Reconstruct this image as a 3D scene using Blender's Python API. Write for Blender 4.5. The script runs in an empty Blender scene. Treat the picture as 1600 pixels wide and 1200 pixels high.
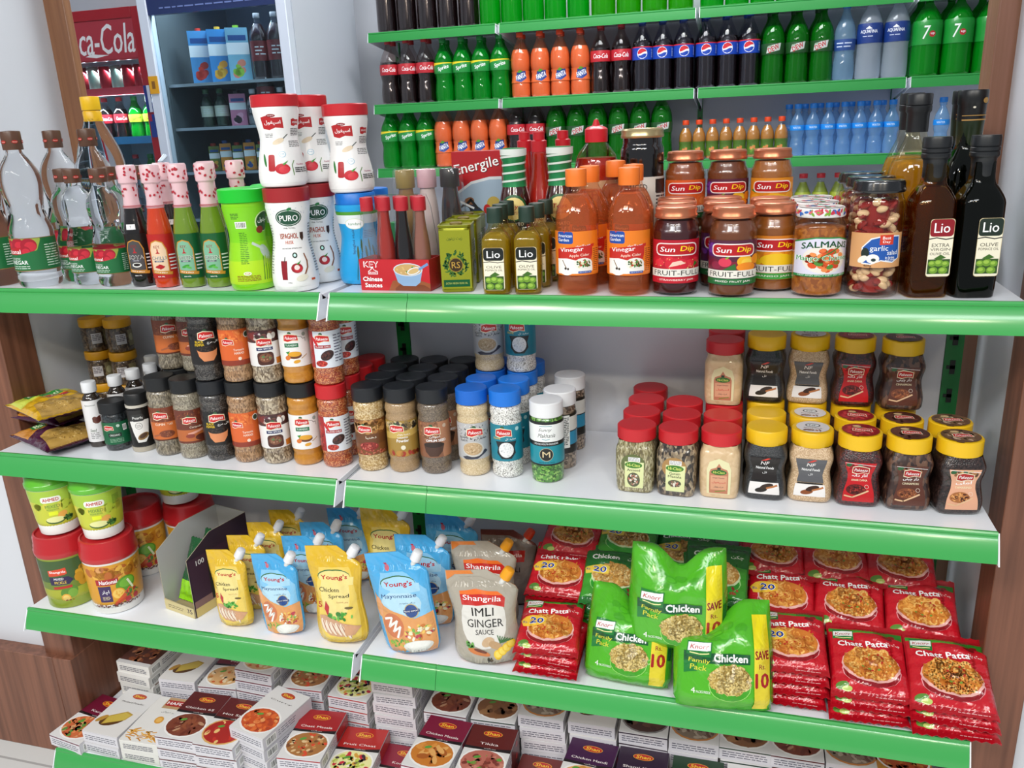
import bpy, math, random, unicodedata
from mathutils import Vector
from mathutils.geometry import tessellate_polygon
R = math.radians
rnd = random.Random(7)
SC = bpy.context.scene
COL = SC.collection

# ------------------------------------------------------------------ camera
CAM = Vector((0.6463, -1.1727, 1.3465)); FPX = 1286.8
YAW, PITCH, ROLL = 0.284, -0.3049, -0.0442
_f = Vector((-math.sin(YAW)*math.cos(PITCH), math.cos(YAW)*math.cos(PITCH), math.sin(PITCH)))
_r0 = Vector((math.cos(YAW), math.sin(YAW), 0)); _u0 = _r0.cross(_f)
_r = math.cos(ROLL)*_r0 + math.sin(ROLL)*_u0; _u = -math.sin(ROLL)*_r0 + math.cos(ROLL)*_u0
cd = bpy.data.cameras.new('camera'); co = bpy.data.objects.new('camera', cd); COL.objects.link(co)
cd.sensor_width = 36; cd.lens = FPX/1600*36; cd.clip_start = .02
from mathutils import Matrix
co.matrix_world = Matrix(((_r.x, _u.x, -_f.x, CAM.x), (_r.y, _u.y, -_f.y, CAM.y), (_r.z, _u.z, -_f.z, CAM.z), (0, 0, 0, 1)))
SC.camera = co
def ray(px, py): return _f + _r*((px-800)/FPX) - _u*((py-600)/FPX)
def onZ(px, py, z): d = ray(px, py); return CAM + d*((z-CAM.z)/d.z)      # a point of a shelf, read off the photograph
def onY(px, py, y): d = ray(px, py); return CAM + d*((y-CAM.y)/d.y)
def base(px, py, z, r):                                                   # centre of a round base whose front rim is seen at px, py
    p = onZ(px, py, z); d = p-CAM; d.z = 0; d.normalize(); c = p+d*r; c.z = z; return c

# ------------------------------------------------------------------ world, lights, exposure
SC.view_settings.view_transform = 'Standard'; SC.view_settings.look = 'None'
SC.view_settings.exposure = 0.0; SC.view_settings.gamma = 1; SC.view_settings.use_curve_mapping = False
W = bpy.data.worlds.new('world'); SC.world = W; W.use_nodes = True
W.node_tree.nodes['Background'].inputs[0].default_value = (.84, .92, 1, 1)
W.node_tree.nodes['Background'].inputs[1].default_value = .36
def area(name, loc, size, power, col=(1, 1, 1), size_y=None, rot=(0, 0, 0), shape=None):
    l = bpy.data.lights.new(name, 'AREA'); l.energy = power; l.color = col; l.size = size
    if size_y: l.shape = 'RECTANGLE'; l.size_y = size_y
    if shape: l.shape = shape
    o = bpy.data.objects.new(name, l); o.location = loc; o.rotation_euler = rot; COL.objects.link(o); return o
area('ceiling_panel_light', (-.15, -2.3, 2.75), 1.2, 50, (.94, .97, 1), .5)
area('ceiling_panel_light', (1.4, -2.4, 2.75), 1.2, 42, (.94, .97, 1), .5)
area('ceiling_panel_light', (-1.9, -2.3, 2.75), 1.2, 42, (.94, .97, 1), .5)
area('ceiling_panel_light', (.2, 1.3, 2.85), 1.2, 50, (.94, .97, 1), .6)
area('ceiling_panel_light', (-1.4, 1.5, 2.85), 1.2, 12, (.94, .97, 1), .6)
for x, y, e in ((-1.19, -3.05, 9), (.69, -3.0, 9), (1.69, -3.0, 9), (-.3, -2.0, 4)):
    area('downlight', (x, y, 2.72), .26, e*2.4, (1, .88, .68), shape='DISK')
for x, y in ((.3, 1.5), (1.2, 1.5)): area('downlight', (x, y, 2.8), .1, 2, (1, .9, .75), shape='DISK')

# ------------------------------------------------------------------ colour and materials
def lin(c):
    if isinstance(c, str):
        c = c.lstrip('#')
        if len(c) == 3: c = ''.join(k*2 for k in c)
        c = [int(c[i:i+2], 16)/255 for i in (0, 2, 4)]
    return tuple(x/12.92 if x <= .04045 else ((x+.055)/1.055)**2.4 for x in c)
MATS = {}
def nmat(name):
    m = bpy.data.materials.new(name); m.use_nodes = True
    return m, m.node_tree.nodes, m.node_tree.links, m.node_tree.nodes['Principled BSDF']
def mat(c, rough=.4, metal=0, coat=0, spec=.5, bump=0, bs=60, name=None, cr=.08):
    k = ('m', c, rough, metal, coat, spec, bump, bs, cr)
    if k in MATS: return MATS[k]
    m, N, Lk, b = nmat(name or 'surface'); MATS[k] = m
    b.inputs['Base Color'].default_value = (*lin(c), 1); b.inputs['Roughness'].default_value = rough
    b.inputs['Metallic'].default_value = metal; b.inputs['Coat Weight'].default_value = coat
    b.inputs['Coat Roughness'].default_value = cr; b.inputs['Specular IOR Level'].default_value = spec
    if bump:
        t = N.new('ShaderNodeTexNoise'); t.inputs['Scale'].default_value = bs; t.inputs['Detail'].default_value = 2
        tc = N.new('ShaderNodeTexCoord'); Lk.new(tc.outputs['Object'], t.inputs['Vector'])
        bp = N.new('ShaderNodeBump'); bp.inputs['Strength'].default_value = bump; bp.inputs['Distance'].default_value = .01
        Lk.new(t.outputs[0], bp.inputs['Height']); Lk.new(bp.outputs[0], b.inputs['Normal'])
    return m
def wood(c1, c2):
    k = ('w', c1, c2)
    if k in MATS: return MATS[k]
    m, N, Lk, b = nmat('wood_veneer'); MATS[k] = m
    tc = N.new('ShaderNodeTexCoord'); mp = N.new('ShaderNodeMapping'); mp.inputs['Scale'].default_value = (26, 26, .8)
    t = N.new('ShaderNodeTexNoise'); t.inputs['Scale'].default_value = 3; t.inputs['Detail'].default_value = 6
    r = N.new('ShaderNodeValToRGB'); r.color_ramp.elements[0].position = .35; r.color_ramp.elements[1].position = .68
    r.color_ramp.elements[0].color = (*lin(c1), 1); r.color_ramp.elements[1].color = (*lin(c2), 1)
    Lk.new(tc.outputs['Object'], mp.inputs[0]); Lk.new(mp.outputs[0], t.inputs['Vector']); Lk.new(t.outputs[0], r.inputs[0])
    Lk.new(r.outputs[0], b.inputs['Base Color']); b.inputs['Roughness'].default_value = .38
    return m
def grain(cols, scale=260, rough=.3, coat=.9, stretch=1.0, bump=.5):
    """spices, seeds and powders seen through the clear wall of a jar"""
    k = ('g', tuple(cols), scale, rough, coat, stretch)
    if k in MATS: return MATS[k]
    m, N, Lk, b = nmat('jar_contents'); MATS[k] = m
    tc = N.new('ShaderNodeTexCoord'); mp = N.new('ShaderNodeMapping'); mp.inputs['Scale'].default_value = (1, 1, stretch); mp.inputs['Rotation'].default_value = (.5, .4, 0)
    v = N.new('ShaderNodeTexVoronoi'); v.inputs['Scale'].default_value = scale
    Lk.new(tc.outputs['Object'], mp.inputs[0]); Lk.new(mp.outputs[0], v.inputs['Vector'])
    r = N.new('ShaderNodeValToRGB'); r.color_ramp.interpolation = 'CONSTANT'
    while len(r.color_ramp.elements) < len(cols): r.color_ramp.elements.new(.5)
    for i, c in enumerate(cols):
        r.color_ramp.elements[i].position = i/len(cols); r.color_ramp.elements[i].color = (*lin(c), 1)
    sp = N.new('ShaderNodeSeparateColor'); Lk.new(v.outputs['Color'], sp.inputs[0]); Lk.new(sp.outputs[0], r.inputs[0])
    Lk.new(r.outputs[0], b.inputs['Base Color'])
    bp = N.new('ShaderNodeBump'); bp.inputs['Strength'].default_value = bump; bp.inputs['Distance'].default_value = .001; bp.invert = True
    Lk.new(v.outputs['Distance'], bp.inputs['Height']); Lk.new(bp.outputs[0], b.inputs['Normal'])
    b.inputs['Roughness'].default_value = rough; b.inputs['Coat Weight'].default_value = coat; b.inputs['Coat Roughness'].default_value = .07
    return m
def clear(tint='#ffffff', opacity=.0, rough=.03, body=None, gloss=1.45):
    """clear or tinted plastic, glass and liquid: see-through tint mixed with a milky body, mirror-like by angle"""
    k = ('c', tint, opacity, rough, body, gloss)
    if k in MATS: return MATS[k]
    m, N, Lk, b = nmat('clear_container'); MATS[k] = m; N.remove(b); out = N['Material Output']
    tr = N.new('ShaderNodeBsdfTransparent'); tr.inputs[0].default_value = (*lin(tint), 1)
    df = N.new('ShaderNodeBsdfDiffuse'); df.inputs[0].default_value = (*lin(body or tint), 1)
    tl = N.new('ShaderNodeBsdfTranslucent'); tl.inputs[0].default_value = (*lin(body or tint), 1)
    md = N.new('ShaderNodeMixShader'); md.inputs[0].default_value = .45; Lk.new(df.outputs[0], md.inputs[1]); Lk.new(tl.outputs[0], md.inputs[2])
    mx = N.new('ShaderNodeMixShader'); mx.inputs[0].default_value = opacity; Lk.new(tr.outputs[0], mx.inputs[1]); Lk.new(md.outputs[0], mx.inputs[2])
    gl = N.new('ShaderNodeBsdfGlossy'); gl.inputs['Roughness'].default_value = rough
    fr = N.new('ShaderNodeFresnel'); ge = N.new('ShaderNodeNewGeometry'); mi = N.new('ShaderNodeMix'); mi.inputs[2].default_value = gloss; mi.inputs[3].default_value = 1/gloss
    Lk.new(ge.outputs['Backfacing'], mi.inputs[0]); Lk.new(mi.outputs[0], fr.inputs[0])
    fm = N.new('ShaderNodeMixShader'); Lk.new(fr.outputs[0], fm.inputs[0]); Lk.new(mx.outputs[0], fm.inputs[1]); Lk.new(gl.outputs[0], fm.inputs[2])
    Lk.new(fm.outputs[0], out.inputs[0]); return m
def glassm(tint='#ffffff', ior=1.3, rough=.02):
    k = ('r', tint, ior, rough)
    if k in MATS: return MATS[k]
    m, N, Lk, b = nmat('refracting_bottle'); MATS[k] = m
    b.inputs['Base Color'].default_value = (*lin(tint), 1); b.inputs['Transmission Weight'].default_value = 1
    b.inputs['IOR'].default_value = ior; b.inputs['Roughness'].default_value = rough; return m
def prints(kind='gloss'):
    k = ('p', kind)
    if k in MATS: return MATS[k]
    m, N, Lk, b = nmat('printed_'+kind); MATS[k] = m
    a = N.new('ShaderNodeVertexColor'); a.layer_name = 'ink'; Lk.new(a.outputs[0], b.inputs['Base Color'])
    b.inputs['Roughness'].default_value = dict(gloss=.35, paper=.6, film=.22, tin=.25, foil=.3)[kind]
    b.inputs['Specular IOR Level'].default_value = .5
    if kind in ('film', 'gloss'): b.inputs['Coat Weight'].default_value = .35 if kind == 'film' else .15; b.inputs['Coat Roughness'].default_value = .08
    if kind == 'film':
        t = N.new('ShaderNodeTexNoise'); t.inputs['Scale'].default_value = 22; t.inputs['Detail'].default_value = 3; t.inputs['Distortion'].default_value = .6
        tc = N.new('ShaderNodeTexCoord'); Lk.new(tc.outputs['Object'], t.inputs['Vector'])
        bp = N.new('ShaderNodeBump'); bp.inputs['Strength'].default_value = .55; bp.inputs['Distance'].default_value = .012
        Lk.new(t.outputs[0], bp.inputs['Height']); Lk.new(bp.outputs[0], b.inputs['Normal'])
    return m

# ------------------------------------------------------------------ meshes
class M:
    def __init__(s): s.v = []; s.f = []; s.c = []; s.n = None
    def add(s, vs, fs, col=None):
        o = len(s.v); s.v += [tuple(p) for p in vs]
        for f in fs: s.f.append(tuple(i+o for i in f)); s.c.append(col)
        return s
    def box(s, x0, y0, z0, x1, y1, z1, col=None):
        v = [(x0, y0, z0), (x1, y0, z0), (x1, y1, z0), (x0, y1, z0), (x0, y0, z1), (x1, y0, z1), (x1, y1, z1), (x0, y1, z1)]
        return s.add(v, [(0, 3, 2, 1), (4, 5, 6, 7), (0, 1, 5, 4), (1, 2, 6, 5), (2, 3, 7, 6), (3, 0, 4, 7)], col)
    def lathe(s, prof, n=28, ex=2, sx=1, sy=1, col=None, x=0, y=0):
        vs, rings = [], []
        for r, z in prof:
            if r < 1e-6: rings.append([len(vs)]); vs.append((x, y, z)); continue
            ring = []
            for i in range(n):
                a = 2*math.pi*i/n; g = gex(a, ex)
                ring.append(len(vs)); vs.append((x+r*g*math.sin(a)*sx, y-r*g*math.cos(a)*sy, z))
            rings.append(ring)
        fs = []
        for a, b in zip(rings, rings[1:]):
            if len(a) == 1 and len(b) == 1: continue
            for i in range(n):
                j = (i+1) % n
                if len(a) == 1: fs.append((a[0], b[j], b[i]))
                elif len(b) == 1: fs.append((a[i], a[j], b[0]))
                else: fs.append((a[i], a[j], b[j], b[i]))
        return s.add(vs, fs, col)
    def tube(s, pts, r, n=8, col=None):
        pts = [Vector(p) for p in pts]; vs = []; up = Vector((0, 0, 1))
        for i, p in enumerate(pts):
            d = (pts[min(i+1, len(pts)-1)]-pts[max(i-1, 0)]).normalized()
            a = d.cross(up)
            if a.length < 1e-3: a = d.cross(Vector((1, 0, 0)))
            a.normalize(); b = d.cross(a)
            rr = r[i] if isinstance(r, (list, tuple)) else r
            vs += [p+a*rr*math.cos(2*math.pi*k/n)+b*rr*math.sin(2*math.pi*k/n) for k in range(n)]
        fs = [(i*n+k, i*n+(k+1) % n, (i+1)*n+(k+1) % n, (i+1)*n+k) for i in range(len(pts)-1) for k in range(n)]
        fs += [tuple(range(n))[::-1], tuple((len(pts)-1)*n+k for k in range(n))]
        return s.add(vs, fs, col)
    def ball(s, c, rx, ry, rz, n=10, m=6, rot=0, col=None):
        vs = []; cr, sr = math.cos(rot), math.sin(rot)
        for j in range(1, m):
            t = math.pi*j/m
            for i in range(n):
                a = 2*math.pi*i/n; X = rx*math.sin(t)*math.cos(a); Y = ry*math.sin(t)*math.sin(a); Z = -rz*math.cos(t)
                vs.append((c[0]+X*cr-Z*sr, c[1]+Y, c[2]+X*sr+Z*cr))
        b = len(vs); vs += [(c[0]+rz*sr, c[1], c[2]-rz*cr), (c[0]-rz*sr, c[1], c[2]+rz*cr)]
        fs = [(j*n+i, j*n+(i+1) % n, (j+1)*n+(i+1) % n, (j+1)*n+i) for j in range(m-2) for i in range(n)]
        fs += [(b, (i+1) % n, i) for i in range(n)] + [((m-2)*n+i, (m-2)*n+(i+1) % n, b+1) for i in range(n)]
        return s.add(vs, fs, col)
def gex(a, ex): return 1 if ex == 2 else (abs(math.cos(a))**ex+abs(math.sin(a))**ex)**(-1/ex)
def sm(prof, k=2):
    for _ in range(k):
        q = [prof[0]]
        for a, b in zip(prof, prof[1:]):
            q += [(a[0]*.75+b[0]*.25, a[1]*.75+b[1]*.25), (a[0]*.25+b[0]*.75, a[1]*.25+b[1]*.75)]
        q.append(prof[-1]); prof = q
    return prof
def obj(name, m, material, parent=None, sharp=38, bevel=0):
    me = bpy.data.meshes.new(name); me.from_pydata(m.v, [], m.f)
    if any(c is not None for c in m.c):
        at = me.color_attributes.new('ink', 'FLOAT_COLOR', 'CORNER'); buf = []
        for f, c in zip(m.f, m.c): buf += [*lin(c or '#fff'), 1]*len(f)
        at.data.foreach_set('color', buf)
    me.validate(); me.shade_smooth(); me.set_sharp_from_angle(angle=R(sharp))
    if m.n: me.normals_split_custom_set_from_vertices(m.n)
    me.materials.append(material)
    o = bpy.data.objects.new(name, me); COL.objects.link(o)
    if parent: o.parent = parent
    if bevel:
        b = o.modifiers.new('bevel', 'BEVEL'); b.width = bevel; b.segments = 2; b.limit_method = 'ANGLE'
    return o
def empty(name):
    o = bpy.data.objects.new(name, None); o.empty_display_size = .02; COL.objects.link(o); return o
def tag(o, label, cat, group=None, kind=None):
    if label: o['label'] = label
    if cat: o['category'] = cat
    if group: o['group'] = group
    if kind: o['kind'] = kind
    return o
def dup(o, parent=None):
    c = o.copy(); COL.objects.link(c); c.parent = parent
    for ch in o.children: dup(ch, c)
    return c
SQUARE = set('olive_oil_brown olive_oil_dark olive_oil_small olive_tin sauce_carton sauce_bundle energy_box jar_carton oil_bottle_green aniseed_jar garam_jar ginger_jar nf_black_jar nf_grey_jar pomegranate_jar cinnamon_jar tamarind_jar'.split())
PROTO = {}; LAST = []
def put(kind, loc, label, cat, group=None, rz=0, rx=0, ry=0, s=1):
    """stand one article of a kind on its shelf; the first is the built one, the rest are copies with their own parts"""
    if kind not in PROTO: PROTO[kind] = KINDS[kind](); o = PROTO[kind]
    else: o = dup(PROTO[kind])
    for q in ('label', 'category', 'group'):
        if q in o: del o[q]
    if kind not in SQUARE and not rx: rz += math.degrees(math.atan2(CAM.x-loc[0], loc[1]-CAM.y))
    o.location = loc; o.rotation_euler = (R(rx), R(ry), R(rz)); o.scale = (s, s, s); o.pass_index = 0
    LAST.append((o, kind)); return tag(o, label, cat, group)
KINDS = {}
def kind(f): KINDS[f.__name__] = f; return f

# ------------------------------------------------------------------ print: flat shapes laid on a surface
TXT = {}
def shape_arabic(s):
    nj = 'اأآدذرزژوڈڑے'
    out = []
    for i, ch in enumerate(s):
        try: nm = unicodedata.name(ch)
        except ValueError: out.append(ch); continue
        if not nm.startswith('ARABIC LETTER'): out.append(ch); continue
        pv = i > 0 and s[i-1] not in nj+' ' and unicodedata.name(s[i-1], '').startswith('ARABIC LETTER')
        nx = i < len(s)-1 and ch not in nj and s[i+1] != ' '
        form = ' MEDIAL FORM' if pv and nx else ' FINAL FORM' if pv else ' INITIAL FORM' if nx else ' ISOLATED FORM'
        try: out.append(unicodedata.lookup(nm+form))
        except KeyError: out.append(ch)
    return ''.join(reversed(out))
def glyphs(s, b, sh):
    k = (s, b, sh)
    if k in TXT: return TXT[k]
    if any('\u0600' < c < '\u06ff' for c in s): s = shape_arabic(s)
    cu = bpy.data.curves.new('t', 'FONT'); cu.body = s; cu.resolution_u = 2; cu.offset = b; cu.shear = sh; cu.fill_mode = 'FRONT'
    o = bpy.data.objects.new('t', cu); me = o.to_mesh(); me.calc_loop_triangles()
    vs = [(v.co.x, v.co.y) for v in me.vertices]; tr = [tuple(t.vertices) for t in me.loop_triangles]
    o.to_mesh_clear(); bpy.data.objects.remove(o); bpy.data.curves.remove(cu)
    if not vs: vs = [(0, 0)]
    x0 = min(p[0] for p in vs); x1 = max(p[0] for p in vs); y0 = min(p[1] for p in vs); y1 = max(p[1] for p in vs)
    sc = 1/max(y1-y0, 1e-6)
    vs = [((x-(x0+x1)/2)*sc, (y-(y0+y1)/2)*sc) for x, y in vs]
    TXT[k] = (vs, tr, (x1-x0)*sc); return TXT[k]
def clip(poly, ax, lo, hi):
    for sgn, lim in ((1, lo), (-1, -hi)):
        out = []
        for i in range(len(poly)):
            a, b = poly[i-1], poly[i]; da, db = sgn*a[ax]-lim, sgn*b[ax]-lim
            if (da >= 0) != (db >= 0):
                t = da/(da-db); out.append(tuple(p+(q-p)*t for p, q in zip(a, b)))
            if db >= 0: out.append(b)
        poly = out
        if len(poly) < 3: return []
    return poly
class Lab:
    """label artwork in metres: u to the right, v up; every element one hair above the last"""
    def __init__(s, seed=1): s.el = []; s.k = 0; s.rn = random.Random(seed)
    def _a(s, polys, c, up=True):
        if up: s.k += 1
        for p in polys: s.el.append((p, c, s.k))
        return s
    def sc(s, ku, kv=1, v0=0):
        s.el = [([(x*ku, v0+(y-v0)*kv) for x, y in p], c, k) for p, c, k in s.el]; return s
    def r(s, x0, y0, x1, y1, c): return s._a([[(x0, y0), (x1, y0), (x1, y1), (x0, y1)]], c)
    def e(s, cx, cy, rx, ry, c, rot=0, n=18, up=True):
        cr, sr = math.cos(rot), math.sin(rot)
        return s._a([[(cx+rx*math.cos(t)*cr-ry*math.sin(t)*sr, cy+rx*math.cos(t)*sr+ry*math.sin(t)*cr) for t in (2*math.pi*i/n for i in range(n))]], c, up)
    def p(s, pts, c):
        tr = tessellate_polygon([[Vector((x, y, 0)) for x, y in pts]])
        return s._a([[pts[i] for i in t] for t in tr], c)
    def s_(s, pts, w, c, up=True):
        out = []
        for a, b in zip(pts, pts[1:]):
            dx, dy = b[0]-a[0], b[1]-a[1]; l = math.hypot(dx, dy) or 1; nx, ny = -dy/l*w/2, dx/l*w/2
            ex, ey = dx/l*w*.3, dy/l*w*.3
            out.append([(a[0]-ex-nx, a[1]-ey-ny), (b[0]+ex-nx, b[1]+ey-ny), (b[0]+ex+nx, b[1]+ey+ny), (a[0]-ex+nx, a[1]-ey+ny)])
        return s._a(out, c, up)
    def rr(s, x0, y0, x1, y1, c, q=None):
        q = q or min(x1-x0, y1-y0)*.25; P = []
        for cx, cy, a in ((x1-q, y1-q, 0), (x0+q, y1-q, 90), (x0+q, y0+q, 180), (x1-q, y0+q, 270)):
            P += [(cx+q*math.cos(R(a+t)), cy+q*math.sin(R(a+t))) for t in (0, 30, 60, 90)]
        return s._a([P], c)
    def t(s, st, cx, cy, h, c, w=None, b=.012, sh=0, rot=0, arch=0):
        vs, tr, wd = glyphs(st, 0, sh); kx = (w/wd) if w else h; cr, sr = math.cos(R(rot)), math.sin(R(rot)); out = []
        e = max(0, b)*h*.9; sh_ = [(-e, 0), (e, 0)] if b > .005 else [(0, 0)]
        if b > .025: sh_ += [(0, e), (0, -e)]
        for dx, dy in sh_:
            P = []
            for x, y in vs:
                X, Y = x*kx, y*h; Y -= arch*X*X; X += dx; Y += dy; P.append((cx+X*cr-Y*sr, cy+X*sr+Y*cr))
            s._a([[P[i] for i in t] for t in tr], c)
        return s
    def bl(s, cx, cy, rx, ry, n, q, cols, asp=.6, lay=3):
        for i in range(n):
            a = s.rn.random()*6.28; d = math.sqrt(s.rn.random()); z = q*s.rn.uniform(.7, 1.25)
            s.e(cx+math.cos(a)*d*(rx-z*.8), cy+math.sin(a)*d*(ry-z*.8), z, z*asp*s.rn.uniform(.8, 1.2), s.rn.choice(cols), s.rn.random()*3.1, n=9, up=(i % max(1, n//lay) == 0))
        return s
    def nd(s, cx, cy, rx, ry, n, w, cols):
        """a heap of noodles: short curly strokes"""
        for i in range(n):
            a = s.rn.random()*6.28; d = math.sqrt(s.rn.random())*.86; x = cx+math.cos(a)*d*rx; y = cy+math.sin(a)*d*ry
            th = s.rn.random()*6.28; P = [(x, y)]; k = s.rn.choice((-1, 1))
            for j in range(5):
                th += k*s.rn.uniform(.5, 1.2); x += math.cos(th)*w*1.8; y += math.sin(th)*w*1.8
                q = ((x-cx)/rx)**2+((y-cy)/ry)**2
                if q > 1: break
                P.append((x, y))
            if len(P) > 1: s.s_(P, w, s.rn.choice(cols), up=(i % max(1, n//4) == 0))
        return s
    def lines(s, x0, y0, x1, y1, n, c, f=.35):
        """small print too fine to read"""
        h = (y1-y0)/n
        for i in range(n):
            x = x0
            while x < x1-h*.5:
                l = min(s.rn.uniform(.8, 2.6)*h, x1-x); s.s_([(x, y0+(i+.5)*h), (x+l, y0+(i+.5)*h)], h*f, c, up=(i == 0 and x == x0)); x += l+h*.6
        return s
    def bar(s, x0, y0, x1, y1):
        s.r(x0, y0, x1, y1, '#f4f4f0'); x = x0+(x1-x0)*.08
        s.k += 1
        while x < x1-(x1-x0)*.1:
            w = (x1-x0)*s.rn.choice((.025, .04, .06)); s.el.append(([(x, y0+(y1-y0)*.15), (x+w, y0+(y1-y0)*.15), (x+w, y1-(y1-y0)*.12), (x, y1-(y1-y0)*.12)], '#222', s.k)); x += w+(x1-x0)*s.rn.choice((.03, .05))
        return s
    def logo(s, cx, cy, w, c='#c8201e'):
        """a waving red flag with a small green crest"""
        w *= 1.3; h = w*.42; P = [(cx-w/2, cy-h*.45), (cx-w*.2, cy-h*.62), (cx+w*.15, cy-h*.38), (cx+w/2, cy-h*.5), (cx+w*.47, cy+h*.35), (cx+w*.2, cy+h*.5), (cx-w*.15, cy+h*.62), (cx-w*.46, cy+h*.42)]
        s.e(cx-w*.05, cy+h*.78, w*.13, w*.11, '#2f5a35')
        s.p([(cx+(x-cx)*1.08, cy+(y-cy)*1.22) for x, y in P], '#f0e6c8'); s.p(P, c)
        return s.t('Pakeeza', cx, cy, h*.5, '#fff', w*.8, sh=.25)
def flat(cx=0, cy=0, cz=0, ux=(1, 0, 0), vx=(0, 0, 1)):
    U, V = Vector(ux), Vector(vx); Nn = U.cross(V); C0 = Vector((cx, cy, cz))
    return lambda u, v, o: C0+U*u+V*v+Nn*o
def around(prof, ex=2, sx=1, sy=1, rot=0):
    """the side of a turned or square-ish jar; u runs round it from the front"""
    zs = [p[1] for p in prof]
    def Rz(z):
        for (r0, z0), (r1, z1) in zip(prof, prof[1:]):
            if z0 <= z <= z1 and z1 > z0: return r0+(r1-r0)*(z-z0)/(z1-z0)
        return prof[-1][0] if z > zs[-1] else prof[0][0]
    R0 = max(p[0] for p in prof)
    def f(u, v, o):
        a = u/R0 if ex == 2 else math.atan(u/R0) if abs(u) < R0*.9 else math.copysign(math.atan(.9)+(abs(u)-R0*.9)/R0*.8, u)
        a += rot; r = (Rz(v))*gex(a, ex)
        return Vector(((r+o)*math.sin(a)*sx, -(r+o)*math.cos(a)*sy, v))
    return f
def decal(name, lab, S, material, parent=None, du=.004, dv=None, off=.0005, hair=2.2e-5):
    """lay the artwork on the surface: cut it to a fine triangle grid and carry each piece on the grid's own facets"""
    m = M(); m.n = []; G_ = {}
    def gp(i, j, v):
        k = (i, j if dv else round(v, 6))
        if k not in G_:
            u, w = i*du, (j*dv if dv else v); e = 3e-4; p = S(u, w, 0)
            nn = (S(u+e, w, 0)-S(u-e, w, 0)).cross(S(u, w+e, 0)-S(u, w-e, 0))
            G_[k] = (p, (S(u, w, .001)-p)*1000, nn.normalized() if nn.length > 1e-12 else Vector((0, -1, 0)))
        return G_[k]
    def mix(a, b, t): return tuple(x+(y-x)*t for x, y in zip(a, b))
    for poly, c, k in lab.el:
        o = off+k*hair; ps = [[(u, v, (u/du-v/dv) if dv else 0) for u, v in poly]]
        for ax, d in ((0, du), (1, dv), (2, 1 if dv else None)):
            if not d: continue
            nx = []
            for q in ps:
                lo = min(p[ax] for p in q); hi = max(p[ax] for p in q); i0 = math.floor(lo/d+1e-6); i1 = math.floor(hi/d-1e-6)
                if i0 >= i1: nx.append(q); continue
                for i in range(i0, i1+1):
                    z = clip(q, ax, i*d, (i+1)*d)
                    if z: nx.append(z)
            ps = nx
        for q in ps:
            ar = sum(q[i-1][0]*q[i][1]-q[i][0]*q[i-1][1] for i in range(len(q)))
            if abs(ar) < 1e-12: continue
            if ar < 0: q = q[::-1]
            cu = sum(p[0] for p in q)/len(q); cv = sum(p[1] for p in q)/len(q); vs = []
            for u, v, _w in q:
                if not du:
                    p = S(u, v, o); nn = S(u, v, o+.001)-p; vs.append(p); m.n.append(tuple(nn.normalized())); continue
                i = math.floor(cu/du); a = u/du-i
                if not dv: r = mix(gp(i, 0, v), gp(i+1, 0, v), a)
                else:
                    j = math.floor(cv/dv); b = v/dv-j; ca = cu/du-i; cb = cv/dv-j
                    p00, p11 = gp(i, j, 0), gp(i+1, j+1, 0)
                    if ca >= cb: p10 = gp(i+1, j, 0); r = tuple(x+(y-x)*a+(z-y)*b for x, y, z in zip(p00, p10, p11))
                    else: p01 = gp(i, j+1, 0); r = tuple(x+(y-x)*b+(z-y)*a for x, y, z in zip(p00, p01, p11))
                vs.append(r[0]+r[1]*o); m.n.append(tuple(r[2].normalized()))
            m.add(vs, [tuple(range(len(vs)))], c)
    return obj(name, m, material, parent, sharp=180)
PLACED = []
def relax(items, ymax, gap=.0006, it=160, xlim=None):
    """let neighbouring jars and bottles touch without cutting into each other; the front ones hardly move"""
    D = []
    for o, r, h in items: D.append([o, r, h, o.location.x, o.location.y, o.location.z])
    for _ in range(it):
        mv = 0
        for i in range(len(D)):
            for j in range(i+1, len(D)):
                a, b = D[i], D[j]
                if a[5]+a[2] < b[5]+.002 or b[5]+b[2] < a[5]+.002: continue
                dx, dy = b[3]-a[3], b[4]-a[4]; d = math.hypot(dx, dy) or 1e-4; need = a[1]+b[1]+gap-d
                if need > 0:
                    wa = .15 if a[4] < b[4] else .85; ux, uy = dx/d, dy/d; mv = max(mv, need)
                    a[3] -= ux*need*wa; a[4] -= uy*need*wa; b[3] += ux*need*(1-wa); b[4] += uy*need*(1-wa)
        for q in D:
            if q[4]+q[1] > ymax: q[4] = ymax-q[1]
            if xlim: q[3] = min(max(q[3], xlim[0]+q[1]), xlim[1]-q[1])
        if mv < 2e-4: break
    for q in D: q[0].location.x, q[0].location.y = q[3], q[4]
def rest(o, z):
    """set a leaning article down so that its lowest point touches height z"""
    Mx = Matrix.LocRotScale(None, o.rotation_euler, o.scale); lo = 9
    def w(p, m_):
        nonlocal lo
        if p.type == 'MESH':
            for v in p.data.vertices: lo = min(lo, (m_ @ v.co).z)
        for ch in p.children: w(ch, m_ @ ch.matrix_basis)
    w(o, Mx); o.location.z = z-lo; return o
def extent(o):
    xs, ys, zs = [], [], []
    def w(p):
        if p.type == 'MESH':
            for c in p.bound_box: xs.append(c[0]); ys.append(c[1]); zs.append(c[2])
        for ch in p.children: w(ch)
    w(o); s = o.scale.x
    return max(max(xs)-min(xs), .001)/2*s, max(ys)-min(ys), max(zs)*s, (max(ys)-min(ys))/2*s
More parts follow.
